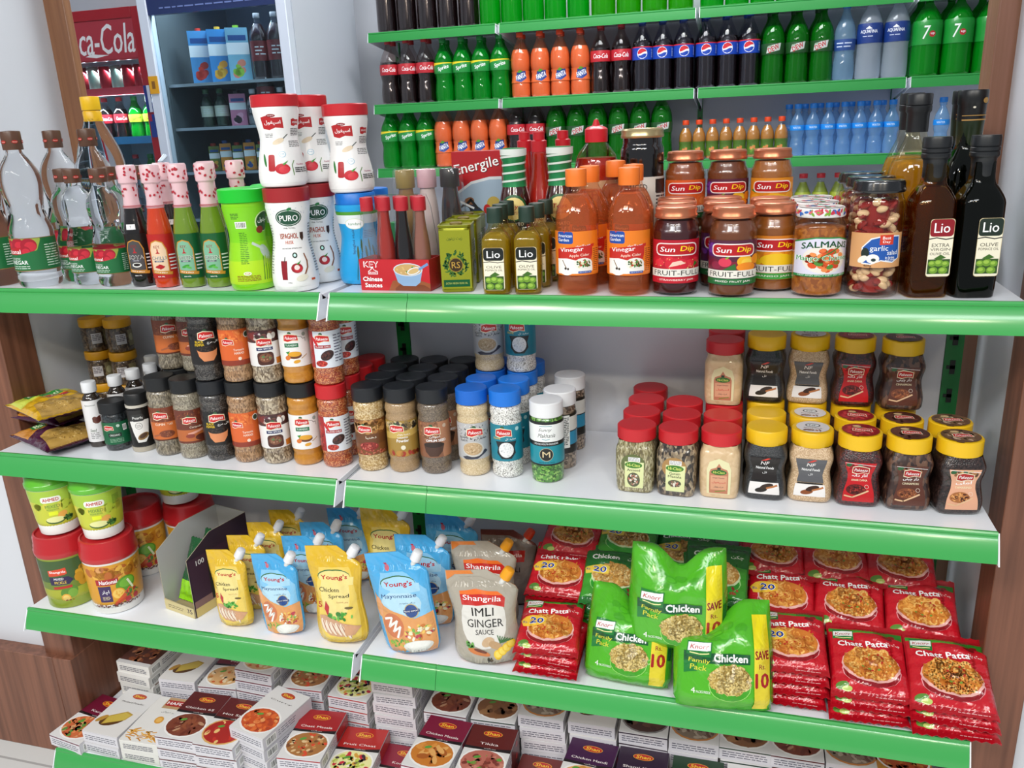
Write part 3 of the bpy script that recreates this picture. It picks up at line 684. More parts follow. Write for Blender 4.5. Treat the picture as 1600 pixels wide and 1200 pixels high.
def family_bag(side, H=.175):
    rt = root_of('noodle_family_bag'); W_, T_ = .158, .078; n, m_ = 22, 26; ph = [1.3, 4.1, .4, 2.2]
    def top(s):                                                          # two ears with a sag, or one side pressed down
        if not side: return 1-.20*math.exp(-((s-.05)/.36)**2)
        q = min(1, max(0, (s*side+.55)/1.1)); return 1-.33*q*q*(3-2*q)
    def hh(s, t):
        e = max(0, 1-abs(s)**3.2)**.65; b = (1-max(0, (t-.55)/.45)**1.6) if t > .55 else 1
        f = min(1, .45+t*5); return T_/2*e*b*f+.0022*math.sin(s*6+t*4+ph[0])*e+.0018*math.sin(t*12+s*5+ph[1])*e+.0012*math.sin(s*17-t*9+ph[2])*e+.0008
    def F(sg):
        def f(u, v, o):
            s = max(-1, min(1, u/(W_/2))); t = max(0, min(1, v/H)); k = 1-.10*math.sin(t*math.pi)**2*0+(-.05 if t < .06 else 0)-.13*max(0, t-.5)
            return Vector((u*k, sg*(hh(s, t)+o), v if t < .62 else (.62+(t-.62)*(top(s)-.62)/.38)*H))
        return f
    m = M(); N1 = (n+1)*(m_+1); g = lambda k, i, j: k*N1+j*(n+1)+i
    for S in (F(-1), F(1)):
        for j in range(m_+1):
            for i in range(n+1): m.v.append(tuple(S((i/n*2-1)*W_/2, j/m_*H, 0)))
    for j in range(m_):
        for i in range(n): m.f += [(g(0, i, j), g(0, i+1, j), g(0, i+1, j+1), g(0, i, j+1)), (g(1, i, j), g(1, i, j+1), g(1, i+1, j+1), g(1, i+1, j))]
        m.f += [(g(0, 0, j), g(0, 0, j+1), g(1, 0, j+1), g(1, 0, j)), (g(0, n, j), g(1, n, j), g(1, n, j+1), g(0, n, j+1))]
    for i in range(n): m.f += [(g(0, i, 0), g(1, i, 0), g(1, i+1, 0), g(0, i+1, 0)), (g(0, i, m_), g(0, i+1, m_), g(1, i+1, m_), g(1, i, m_))]
    m.c = ['#4fae22']*len(m.f); obj('bag', m, prints('film'), rt, sharp=70)
    L = Lab(120); w = W_/2
    for i in range(6): L.e(L.rn.uniform(-.03, .03), L.rn.uniform(.11, .145), .010, .007, '#459f20'); L.e(L.el[-1][0][0][0]-.010, .12+i*.003, .007, .005, '#4fae22')
    L.r(-w*.80, .074, w*.50, .090, '#12562c'); knorr(L, -w*.50, .097, w*.46); L.p([(-w*.80, .074), (-w*.55, .078), (-w*.55, .060), (-w*.80, .055)], '#1f7a34')
    L.t('Chicken', w*.12, .083, .0115, '#f2f4f0', w=w*.66, b=.05); L.t('Family', -w*.50, .076, .0085, '#d8d83a', w=w*.42, b=.02, sh=.1); L.t('Pack', -w*.52, .066, .0085, '#d8d83a', w=w*.32, b=.02, sh=.1); L.t('4', -w*.62, .030, .0085, '#e8f0e0', w=w*.08); L.t('PACKS INSIDE', -w*.42, .028, .004, '#e8f0e0', w=w*.28)
    L.e(w*.10, .040, w*.42, .024, '#9ad86a'); L.e(w*.10, .039, w*.40, .022, '#3f9a20'); L.e(w*.10, .050, w*.42, .022, '#b8984a'); L.nd(w*.10, .050, w*.43, .024, 150, .0028, ['#d8c07a', '#c8ac60', '#e8d494', '#b0924a'])
    L.r(w*.58, .004, w*.90, .150, '#e8d81c'); L.r(w*.58, .004, w*.90, .100, '#e2ce34'); L.t('SAVE', w*.74, .090, .013, '#8c1a1c', w=w*.27, b=.04); L.t('Rs.', w*.74, .072, .008, '#8c1a1c', w=w*.13, b=.02); L.t('10', w*.74, .050, .022, '#a8181c', w=w*.26, b=.05)
    L.r(w*.92, .05, w*.98, .085, '#12562c')
    decal('printed_front', L, F(-1), prints('film'), rt, du=.007, dv=.007, off=.0009, hair=3e-5); return rt
@kind
def noodle_family_bag(): return family_bag(0)
@kind
def family_bag_low_right(): return family_bag(1, .168)
@kind
def family_bag_low_left(): return family_bag(-1, .172)
@kind
def display_carton():
    rt = root_of('display_carton'); w, d = .040, .072; m = M(); t = .0012
    m.box(-w, -d, 0, w, d, t, '#b9a878')
    def wall(pts, nrm, cin, cout):
        P = [Vector(p) for p in pts]; Nn = Vector(nrm)*t; k = len(P)
        m.add(P+[p+Nn for p in P], [tuple(range(k))[::-1]], cin); m.v, m.f  # inner
        m.add([p+Nn for p in P], [tuple(range(k))], cout)
        for i in range(k): a, b = P[i], P[(i+1) % k]; m.add([a, b, b+Nn, a+Nn], [(0, 1, 2, 3)], '#a89c84')
    wall([(-w, d, 0), (-w, -d, 0), (-w, -d, .118), (-w, -d*.2, .150), (-w, d, .150)], (-1, 0, 0), '#b4b2b0', '#3a2438')
    wall([(w, -d, 0), (w, d, 0), (w, d, .150), (w, -d*.2, .150), (w, -d, .118)], (1, 0, 0), '#b4b2b0', '#2c1c30')
    wall([(w, d, 0), (-w, d, 0), (-w, d, .150), (w, d, .150)], (0, 1, 0), '#a8a6a4', '#3a2438')
    wall([(-w, -d, 0), (w, -d, 0), (w, -d, .020), (.01, -d, .020), (-w, -d, .022)], (0, -1, 0), '#d8d6d0', '#c8b888')
    b = obj('carton', m, prints('paper'), rt, sharp=20)
    L = Lab(130); L.r(-.07, .0, .07, .024, '#d8c27a'); L.r(-.07, .020, .07, .116, '#3a2036'); L.r(-.07, .018, .07, .032, '#8a6a64'); L.t('100', -.045, .104, .010, '#e8e8e8', w=.018, b=.02); L.r(-.03, .02, .05, .10, '#1c2418'); L.bl(.01, .05, .035, .03, 26, .008, ['#7a1c1c', '#3a5a2c', '#54342c', '#2c3a20'], .6); L.e(.03, .03, .02, .015, '#7a8a3a')
    decal('side_print', L, flat(w+t+.0002, 0, 0, (0, 1, 0)), prints('paper'), b, du=None)
    D = Lab(131); D.r(-w, 0, w, .0205, '#cfc08c'); D.t('35', .028, .012, .009, '#3a2440', w=.014, b=.02); D.lines(-.03, .006, .012, .014, 2, '#5a4a3a', .3); decal('front_print', D, flat(0, -d-t-.0002, 0), prints('paper'), b, du=None); return rt
@kind
def green_packet():
    def a(L, W_, D): L.r(-W_*.48, -D*.5, W_*.48, -D*.18, '#8fd01c'); L.r(-W_*.48, -D*.18, W_*.48, D*.5, '#14522a'); L.r(-W_*.3, 0, W_*.2, D*.1, '#d85a2c'); L.t('Tea', 0, .02, .02, '#e8e8c0', w=.03); L.e(.01, D*.3, .012, .006, '#d8502c')
    return pillow('foil_packet', .085, .140, .020, '#14522a', '#103e20', a, 132)
def lentil(bg, seed, acc):
    def a(L, W_, D):
        w, d = W_/2, D/2; L.r(-w*.96, -d*.98, w*.96, d*.98, bg); L.p([(-w*.95, d*.1), (w*.95, d*.5), (w*.95, d*.98), (-w*.95, d*.98)], acc); L.r(-w*.6, d*.3, w*.5, d*.62, '#2f8a3a'); L.t('Basmati', -w*.05, d*.46, d*.18, '#e8f0c8', w=w*.9, b=.02); L.r(-w*.1, d*.06, w*.6, d*.26, '#b82424'); L.t('DAAL', w*.25, d*.16, d*.10, '#f0e0c0', w=w*.4)
        L.p([(-w*.85, -d*.9), (w*.7, -d*.9), (w*.8, -d*.1), (-w*.7, -d*.15)], '#b8924a'); L.bl(0, -d*.5, w*.7, d*.33, 130, w*.028, ['#c8a45c', '#a8803a', '#8c6a34', '#d8ba78'], .7)
    return pillow('lentil_packet', .125, .165, .030, bg, '#3a1430', a, seed)
@kind
def lentils_yellow(): return lentil('#d8a81c', 141, '#c8d04a')
@kind
def lentils_purple(): return lentil('#4a1a38', 142, '#c8842a')

BOXC = {}
def masala(name_, top, photo, seed, word2='', stripe='#1c1416'):
    rt = root_of('spice_mix_box'); w, d, h = .0455, .0695, .0270
    obj('carton', M().box(-w, -d, 0, w, d, h), mat('#d6d4d6', .5), rt, bevel=.0006)
    L = Lab(seed); L.r(-w, -d, w, d, '#dcdad8'); photo(L, w, d)
    if top: L.r(-w, d*.14, w, d, top); L.p([(-w, d*.06), (w, d*.06), (w, d*.2), (w*.3, d*.14), (-w, d*.16)], stripe); L.e(0, d*.70, w*.42, d*.115, '#e8a82c'); L.e(0, d*.70, w*.39, d*.10, '#b82020'); L.t('Shan', 0, d*.70, d*.11, '#f2c83a', w=w*.58, b=.04, sh=.1); L.t(name_, 0, d*.30, d*.085, '#f6ece8', w=min(w*1.5, w*.16*len(name_)), b=.01); L.t('مصالحہ', w*.1, d*.125, d*.045, '#e8e0dc', w=w*.5)
    else: L.e(0, d*.74, w*.40, d*.12, '#b8442a'); L.t('Shan', 0, d*.74, d*.10, '#f2c83a', w=w*.55, b=.04); L.t(name_, 0, d*.44, d*.065, '#3a2a24', w=w*1.3)
    decal('top_print', L, flat(0, 0, h+.0003, (1, 0, 0), (0, 1, 0)), prints(), rt, du=None)
    D = Lab(seed+1); D.r(-w, .001, w, h-.001, '#d9d6dc'); D.lines(-w*.86, .006, w*.86, .0205, 3, '#5a5a6a', .4)
    if top: D.r(-w, h-.0035, w, h-.001, top)
    decal('front_print', D, flat(0, -d-.0003, 0), prints(), rt, du=None)
    E = Lab(seed+2); E.r(-d, .001, d, h-.001, '#d2cfd6'); E.bar(-d*.9, .004, -d*.5, h-.005); E.lines(-d*.4, .006, d*.3, .021, 3, '#6a6a7a', .35)
    if top: E.r(d*.14, .001, d, h-.001, top); E.e(d*.7, h/2, .006, .006, '#b82020')
    decal('side_print', E, flat(w+.0003, 0, 0, (0, 1, 0)), prints(), rt, du=None); return rt
def ph(cols, plate='#efece8', q=.0045, n=46, bg=None, cy=-.42, ry=.42, asp=.65):
    def f(L, w, d):
        if bg: L.r(-w, -d, w, d*.15, bg)
        L.e(0, d*cy, w*.99, d*(ry+.12), plate); L.e(0, d*cy, w*.92, d*(ry+.06), cols[0]); L.bl(0, d*cy, w*.92, d*(ry+.06), int(n*1.5), q, cols, asp); L.e(-w*.3, d*(cy+.2), w*.16, d*.05, '#5a9a3a', .4)
    return f
def mustard(L, w, d):
    L.r(-w, -d, w, d*.1, '#dedad6'); L.e(-w*.1, -d*.38, w*.62, d*.24, '#5a3a1c', .5); L.p([(-w*.45, -d*.62), (w*.50, -d*.30), (w*.62, -d*.02), (w*.2, d*.06), (-w*.5, -d*.25)], '#b8963a'); L.p([(-w*.40, -d*.58), (w*.45, -d*.30), (w*.54, -d*.06), (w*.2, d*.0), (-w*.44, -d*.27)], '#cbb04c'); L.e(-w*.7, -d*.4, w*.14, d*.2, '#b88a3a', -.6)
def fries(L, w, d):
    L.r(-w, -d, w, d, '#e2dfda'); L.r(-w*.4, d*.5, w, d, '#b8946a'); L.r(-w*.35, d*.62, w*.7, d*.88, '#a8241c'); L.t('HAFIZ', w*.18, d*.75, d*.12, '#fff', w=w*.95, b=.03); L.t('خیر اجوائن', w*.2, d*.34, d*.09, '#555', w=w*.8); L.e(w*.05, -d*.02, w*.22, d*.16, '#d89a3a', .4); L.e(w*.05, -d*.02, w*.14, d*.1, '#e8b45a', .4)
    for i in range(60): x = L.rn.uniform(-w*.95, w*.9); y = L.rn.uniform(-d*.9, -d*.5); a = L.rn.uniform(-.6, .6); L.s_([(x, y), (x+.012*math.cos(a), y+.012*math.sin(a))], .0024, L.rn.choice(['#d89a34', '#e8b048', '#c8842a']), up=i % 20 == 0)
MB = dict(
    box_kandla=('Karahi', '#6d1430', ph(['#c8683a', '#e08a50', '#a84a28', '#d8a070', '#5a8a3a'], q=.006)),
    box_mustard=('Mustard Powder', None, mustard), box_fries=('', 'F', fries),
    box_kofta=('Chicken 65', '#5a1818', ph(['#7a3a24', '#8c4a2c', '#6a2c1c', '#b88a6a'], q=.009, n=24, asp=.4)),
    box_hot=('Hot Sauce', '#5c1414', ph(['#a82018', '#c03020', '#e8c078'], plate='#d8a860', q=.007, n=12)),
    box_curry=('Curry', None, ph(['#c8501c', '#dc6a2c', '#b0401a', '#e89a5a'], q=.006)),
    box_paya=('Paya', '#6a1028', ph(['#d8a870', '#b8843a', '#e8d0a8', '#c8602c'], q=.006, n=30)),
    box_chaat=('Chaat Masala', '#a31e22', ph(['#a8703a', '#c8935a', '#7a4a2a', '#e0c090', '#d84a2a'], q=.0045)),
    box_fruit=('Fruit Chaat', '#b02420', ph(['#e8e4a0', '#b8c850', '#c8283a', '#3a2030', '#f0e8d8', '#d8a040'], q=.0055)),
    box_korma=('Korma', '#8a1430', ph(['#d8843a', '#b8602a', '#e8b070'], q=.006)),
    box_chicken=('Chicken Masala', '#7a1434', ph(['#c87a2c', '#d89040', '#a85a20', '#e0a860'], q=.011, n=16, asp=.5)),
    box_tikka=('Tikka', '#5e1a16', ph(['#b86a5a', '#9c4a3c', '#c88470', '#7a3428', '#5aa03a'], q=.0062)),
    box_forty=('Karahi Gosht', '#6a1e18', ph(['#6a1e18'], plate='#6a1e18', n=1)),
    box_handi=('Chicken Handi', '#3e1440', ph(['#e0a860', '#c88a3c', '#e8c080', '#5a9a3a'], q=.006)),
    box_kabab=('Shami Kabab', '#2c1830', ph(['#4a2a1e', '#5c3626', '#3a2018', '#6a4432'], plate='#8a8684', q=.012, n=10, asp=.7)),
    box_green=('Biryani', '#1c3a24', ph(['#8a5a34', '#a8784a', '#6a4020'], q=.009, n=16)),
    box_rice=('Pulao', None, ph(['#8a7866', '#6a4a3a', '#b8a894', '#5a3a2c'], plate='#c8803a', q=.005)),
    box_hafiz=('Haleem', '#b8661c', ph(['#b8542a', '#c8823a', '#8c3a1c'], bg='#c88a34', q=.006)),
    box_almond=('', 'A', lambda L, w, d: (L.r(-w, -d, w, d, '#5a3228'), L.bl(0, 0, w*.95, d*.95, 60, .008, ['#a0603c', '#8a4a2c', '#b87850', '#70382a'], .6), L.r(-w, -d, w, -d*.85, '#dcd8d6'))))
for _i, (_n, _a) in enumerate(MB.items()):
    def _mk(a=_a, i=_i): return masala(a[0] or 'Zeera', None if a[1] in (None, 'F', 'A') else a[1], a[2], 150+3*i)
    if _a[1] in ('F', 'A'):
        def _mk(a=_a, i=_i):
            rt = root_of('spice_mix_box'); w, d, h = .0455, .0695, .0270; obj('carton', M().box(-w, -d, 0, w, d, h), mat('#e0ded9', .5), rt, bevel=.0006)
            L = Lab(150+3*i); a[2](L, w, d); decal('top_print', L, flat(0, 0, h+.0003, (1, 0, 0), (0, 1, 0)), prints(), rt, du=None)
            E = Lab(9+i); E.bar(-d*.9, .004, -d*.5, h-.005); E.lines(-d*.4, .006, d*.3, .021, 3, '#6a6a7a', .35); decal('side_print', E, flat(w+.0003, 0, 0, (0, 1, 0)), prints(), rt, du=None)
            D = Lab(19+i); D.lines(-w*.8, .007, w*.8, .020, 3, '#5a5a6a', .4); decal('front_print', D, flat(0, -d-.0003, 0), prints(), rt, du=None); return rt
    KINDS[_n] = _mk
# ------------------------------------------------------------------ articles of the top shelf
FOIL = lambda c, r=.3: mat(c, r, metal=.9)
CAPK = dict(bump=.0)
def root_of(k): return empty(k)
def ringcap(r, z0, z1, n=40, x=0, y=0, ribs=True, dome=.0015):
    """screw cap with grip ribs"""
    m = M(); prof = [(0, z0), (r*.96, z0), (r, z0+.001), (r, z1-.0015), (r*.95, z1), (r*.8, z1+dome*.2), (0, z1+dome)]
    m.lathe(prof, n, x=x, y=y)
    if ribs:
        for i in range(n):
            if i % 2:
                for k in (2, 3): 
                    j = 1+(k-1)*n+i; p = m.v[j]; m.v[j] = (x+(p[0]-x)*.97, y+(p[1]-y)*.97, p[2])
    return m
def fruit(L, cx, cy, r, c, leaf=None, hi=None):
    L.e(cx, cy, r, r*.92, c); L.e(cx+r*.2, cy-r*.15, r*.7, r*.62, hi or c)
    if leaf: L.p([(cx, cy+r*.8), (cx+r*.9, cy+r*1.4), (cx+r*.3, cy+r*.6)], leaf)
    return L
def sundip(bg, inside, strip, name, art, seed):
    rt = root_of('jam_jar')
    prof = sm([(0, 0), (.030, 0), (.0335, .003), (.0335, .088), (.033, .094), (.028, .103), (.0275, .112)], 2)
    obj('jar', M().lathe(prof, 32), clear('#ffffff', .0), rt)
    ip = sm([(0, .003), (.029, .003), (.032, .006), (.032, .088), (.0315, .092), (.0275, .101), (.0265, .108), (0, .108)], 1)
    obj('jam', M().lathe(ip, 28), mat(inside, .25, coat=.5), rt)
    lid = M().lathe([(0, .110), (.0295, .110), (.0305, .1115), (.0305, .1135), (.029, .116), (.0293, .1225), (.0275, .125), (.025, .1245), (.023, .1255), (0, .1255)], 36)
    obj('lid', lid, mat('#cf7f5c', .3, metal=.7), rt)
    L = Lab(seed); w = .060
    L.r(-w/2, .019, w/2, .0775, bg); art(L)
    L.r(-w/2, .028, w/2, .0385, '#e9e4da'); L.t('FRUIT-FULL', 0, .0332, .0066, '#15130f', w=.050, b=.0)
    L.r(-w/2, .0195, w/2, .0275, strip); L.t(name, 0, .0234, .0032, '#f4efe6', w=.040)
    L.rr(-.0225, .0565, .0225, .0735, '#f3e3df', .006); L.rr(-.021, .058, .021, .072, '#b5121b', .005)
    L.t('Sun', -.0095, .065, .0068, '#fff', w=.0155, b=.02, sh=.15); L.t('Dip', .0105, .065, .0088, '#ffd61a', w=.0145, b=.02, sh=.15)
    decal('label', L.sc(1.42, 1.06, .019), around([(.0335, 0), (.0335, .2)]), prints(), rt, du=.005)
    return rt
def _straw(L):
    for x, y, r in ((-.02, .048, .008), (.02, .05, .007), (-.008, .052, .006), (.012, .047, .008)): fruit(L, x, y, r, '#c2142a', hi='#dd2c3c')
    L.e(0, .045, .012, .0085, '#d01f34'); L.p([(-.008, .041), (.009, .046), (.004, .05), (-.004, .048)], '#f3c9b8'); L.bl(0, .045, .028, .012, 26, .0007, ['#f6d27a'])
    L.p([(.018, .041), (.024, .045), (.020, .048)], '#2f7d2c')
def _mixed(L):
    L.r(-.03, .056, -.004, .074, '#4a1a66'); L.bl(-.018, .066, .013, .009, 16, .003, ['#5a2380', '#6c2f95'], 1)
    L.bl(.016, .068, .014, .008, 18, .003, ['#1d1118', '#2b1a22', '#3a2420'], 1); L.r(-.03, .039, .03, .05, '#7d1b33')
    fruit(L, -.019, .046, .008, '#6b1430', hi='#8d1f3e'); fruit(L, -.008, .049, .0065, '#d93a55', '#7fae2a'); fruit(L, .012, .05, .0085, '#f0b422', hi='#f6c945')
    fruit(L, .026, .052, .007, '#ea8a1e'); L.e(.014, .0425, .011, .006, '#ef8a1c'); L.p([(-.01, .039), (.002, .0475), (.003, .039)], '#2f6a2d')
def _mango(L):
    for x, y, r in ((-.02, .066, .009), (.021, .067, .008), (-.022, .05, .009), (0, .052, .01), (.02, .052, .010)): fruit(L, x, y, r, '#e58a17', hi='#f2a62c')
    L.e(.004, .045, .018, .009, '#f0c31c'); L.e(-.02, .042, .008, .005, '#f0c31c'); L.p([(-.026, .06), (-.014, .064), (-.02, .056)], '#3b7a2a')
def _orange(L):
    for x, y, r in ((-.02, .048, .009), (0, .05, .009), (.021, .047, .009)): fruit(L, x, y, r, '#e0662b', hi='#ee8240')
    L.e(.006, .045, .007, .0065, '#f6b98c'); L.e(.006, .045, .0055, .005, '#ef8144'); L.p([(-.008, .044), (.001, .046), (-.004, .05)], '#3d7c2b')
def _grape(L):
    L.bl(-.016, .06, .014, .013, 22, .0035, ['#5a2380', '#7a3aa6', '#46186a'], 1); L.bl(.012, .062, .016, .012, 24, .0035, ['#24161d', '#3a2228'], 1)
    fruit(L, -.01, .045, .009, '#5f1230', hi='#8a1d45'); fruit(L, .014, .046, .009, '#e8961f')
@kind
def jam_strawberry(): return sundip('#b51228', '#3d0a10', '#c3192c', '· STRAWBERRY JAM ·', _straw, 3)
@kind
def jam_mixed(): return sundip('#54203a', '#6d3a1c', '#1f6a34', '· MIXED FRUIT JAM ·', _mixed, 4)
@kind
def jam_mango(): return sundip('#d07a1e', '#8a4f1d', '#3f9a3e', '· MANGO JAM ·', _mango, 5)
@kind
def jam_orange(): return sundip('#d8591f', '#8f4a22', '#2a6a35', '· ORANGE JAM ·', _orange, 6)
@kind
def jam_grape(): return sundip('#4b1c50', '#5b2a1c', '#1f6a34', '· MIXED FRUIT JAM ·', _grape, 7)
@kind
def jam_golden(): return sundip('#dd8d22', '#a2652c', '#3f9a3e', '· APPLE JAM ·', _mango, 8)

@kind
def chutney_jar():
    rt = root_of('chutney_jar'); prof = sm([(0, 0), (.031, 0), (.0350, .004), (.0350, .088), (.034, .097), (.030, .104), (.0300, .112)], 2)
    obj('jar', M().lathe(prof, 32), clear('#ffffff', .0), rt)
    obj('chutney', M().lathe(sm([(0, .003), (.030, .003), (.0335, .007), (.0335, .088), (.032, .097), (0, .100)], 1), 28), grain(['#9a5417', '#a45d1c', '#8c4a14', '#b16a24'], 190, coat=.6, bump=.15), rt)
    lid = M().lathe([(0, .109), (.0315, .109), (.0328, .111), (.0328, .113), (.0318, .119), (.030, .1215), (.0275, .1205), (0, .121)], 36)
    o = obj('lid', lid, mat('#e8e4e2', .35), rt)
    D = Lab(9); D.e(0, 0, .029, .029, '#ead9d4'); D.bl(0, 0, .026, .026, 26, .006, ['#c9354a', '#d94f60', '#3b5fa5', '#f0f0f0', '#3b8a4b'], .7); decal('lid_print', D, flat(0, 0, .1216, (1, 0, 0), (0, 1, 0)), prints('tin'), o, du=None)
    D = Lab(19)
    for i in range(64): D.e(D.rn.uniform(-.10, .10), D.rn.uniform(.1135, .1185), .0035, .0016, D.rn.choice(['#c9354a', '#2f5aa5', '#3b6fc0', '#7aa83a', '#d8606a']), D.rn.random()*3, n=8, up=i % 8 == 0)
    decal('lid_rim_print', D, around([(.0330, .109), (.0330, .113), (.0320, .119)]), prints('tin'), o, du=.004)
    L = Lab(10); w = .064
    L.p([(-w/2, .030), (w/2, .030), (w/2, .078), (.015, .0835), (-.008, .0842), (-w/2, .078)], '#2f8a45')
    L.p([(-w/2, .032), (w/2, .032), (w/2, .076), (.015, .0815), (-.008, .0822), (-w/2, .076)], '#dcd9ea')
    L.e(.002, .054, .023, .0195, '#e9e2d8'); L.bl(.002, .054, .021, .0175, 46, .0042, ['#d9531f', '#e5703a', '#c8401a', '#e98d4b', '#4d8a35'], .8)
    L.s_([(-.008, .052), (.018, .072)], .0016, '#2f7a33'); L.r(-w/2, .0335, w/2, .0305, '#2f8a45')
    L.t('SALMANS', .002, .0745, .0082, '#114f2b', w=.048, b=.03, arch=5); L.t('Mango Chutney', .001, .0545, .0092, '#f7fbf4', w=.060, b=.045); L.t('Mango Chutney', .001, .0545, .0086, '#1f9a4c', w=.058, b=.01)
    L.t('HOT AND SPICY NET WT 400G', 0, .0322, .002, '#eaf4ea', w=.05)
    decal('label', L.sc(1.38, 1.0, .03), around([(.0350, 0), (.0350, .2)]), prints(), rt, du=.005)
    return rt
@kind
def garlic_jar():
    rt = root_of('garlic_jar'); rn = random.Random(5)
    prof = sm([(0, 0), (.030, 0), (.0348, .004), (.0348, .120), (.034, .128), (.0305, .136), (.0305, .142)], 2)
    obj('jar', M().lathe(prof, 36), clear('#ffffff', .0), rt)
    obj('brine', M().lathe(sm([(0, .003), (.0285, .003), (.0325, .008), (.0325, .118), (.030, .131), (0, .132)], 1), 28), clear('#fff3ea', .07, body='#c0402c'), rt)
    m = M(); m2 = M().lathe([(0, .006), (.017, .006), (.017, .128), (0, .128)], 14)
    for i in range(150):
        a = rn.uniform(0, 6.28); z = rn.uniform(.009, .128)
        if .04 < z < .085 and i % 2: continue
        r_ = rn.uniform(.018, .0235) if z < .12 else .019
        c = (r_*math.sin(a), -r_*math.cos(a), z); red = rn.random() < (.15 if z < .035 else .62)
        if red: m2.ball(c, rn.uniform(.006, .010), .0065, .005, 8, 5, rn.uniform(-1, 1))
        else: m.ball(c, rn.uniform(.0065, .0085), .006, .0052, 9, 6, rn.uniform(-.8, .8))
    tag(obj('garlic_cloves', m, mat('#eadcb4', .3, coat=.5), rt), None, None, kind='stuff'); tag(obj('red_peppers', m2, mat('#8f1712', .3, coat=.5), rt), None, None, kind='stuff')
    obj('lid', M().lathe([(0, .140), (.0325, .140), (.0338, .142), (.0338, .144), (.0325, .147), (.0325, .152), (.031, .155), (.028, .1542), (.026, .1555), (0, .1555)], 40), mat('#17181b', .22, coat=.5), rt)
    L = Lab(12); w = .075; L.r(-w/2, .043, w/2, .089, '#d9a06a')
    L.p([(-.018, .048), (-.019, .070), (-.008, .082), (.008, .086), (.031, .085), (.033, .055), (.022, .049), (.006, .052), (-.006, .047)], '#e9eef6')
    L.p([(-.0165, .0495), (-.0175, .0695), (-.007, .0805), (.008, .0845), (.0295, .0835), (.0315, .0555), (.022, .0505), (.006, .0535), (-.006, .0485)], '#1f55a8')
    L.r(.003, .0735, .021, .0865, '#d23a22'); L.t('Best', .012, .0825, .004, '#fff', w=.011); L.t('Day', .012, .077, .004, '#fff', w=.010)
    L.t('garlic', .003, .068, .009, '#fff', w=.023, b=0); L.t('salad', .021, .063, .006, '#fff', w=.015, b=0)
    L.e(-.014, .062, .0052, .0075, '#1c2a22'); L.e(-.017, .054, .007, .004, '#f2eee2', .6); L.e(-.004, .055, .008, .0062, '#f5f2ea'); L.e(-.003, .0535, .003, .0022, '#233'); L.t('in brine', .018, .0565, .0035, '#fff', w=.013); L.t('and vinegar', .020, .053, .003, '#fff', w=.017)
    L.t('460g', -.010, .0452, .0032, '#2a1a10', w=.010)
    decal('label', L, around([(.0348, 0), (.0348, .2)]), prints(), rt, du=.005)
    return rt

def olives(L, cx, cy, w):
    L.r(cx-w, cy-w*.85, cx+w, cy+w*.55, '#33521c')
    for x, y, r in ((-.6, .15, .36), (0, .2, .42), (.6, .1, .36), (-.45, -.5, .4), (.42, -.52, .42)): L.e(cx+x*w, cy+y*w, r*w, r*w*.82, '#6f9a2d'); L.e(cx+x*w-r*w*.15, cy+y*w+r*w*.15, r*w*.6, r*w*.42, '#9cc14a')
    L.p([(cx-w*.5, cy+w*.6), (cx+w*.1, cy+w*1.0), (cx+w*.6, cy+w*.7), (cx, cy+w*.5)], '#3f6a22')
def lio_label(L, x0, z0, x1, z1, head, sub, hc):
    w = x1-x0; h = z1-z0; cx = (x0+x1)/2
    L.rr(x0-.0005, z0-.0005, x1+.0005, z1+.0005, '#c9b58a', w*.12); L.rr(x0, z0, x1, z1, '#f1ead2', w*.12)
    L.rr(x0, z1-h*.30, x1, z1, head, w*.15); L.t('Lio', cx, z1-h*.15, h*.17, '#fff', w=w*.66, b=.01)
    L.s_([(x0, z1-h*.34), (cx-w*.2, z1-h*.32), (cx+w*.2, z1-h*.35), (x1, z1-h*.33)], h*.018, '#222')
    for i, s in enumerate(sub): L.t(s, cx, z1-h*(.45+i*.075), h*(.062 if i == 0 else .045), '#4a4436', w=w*(.75 if i == 0 else .85), b=0)
    olives(L, cx, z0+h*.2, w*.47)
@kind
def olive_oil_small():
    rt = root_of('olive_oil_bottle')
    prof = sm([(0, 0), (.018, 0), (.0215, .002), (.0215, .078), (.0205, .086), (.011, .098), (.0095, .104), (.0095, .110)], 2)
    obj('bottle', M().lathe(prof, 32, ex=4), clear('#f4f1d8', .0), rt)
    obj('oil', M().lathe(sm([(0, .002), (.018, .002), (.0203, .004), (.0203, .078), (.019, .085), (.012, .094), (0, .094)], 1), 28, ex=4), clear('#f4e490', .45, body='#d8be3c'), rt)
    obj('cap', ringcap(.0122, .107, .1295, 30), mat('#20372c', .4), rt)
    L = Lab(14); lio_label(L, -.0155, .009, .0155, .072, '#151a17', ('OLIVE', 'POMACE OIL'), 0)
    decal('label', L, flat(0, -.0217, 0), prints(), rt, du=None)
    return rt
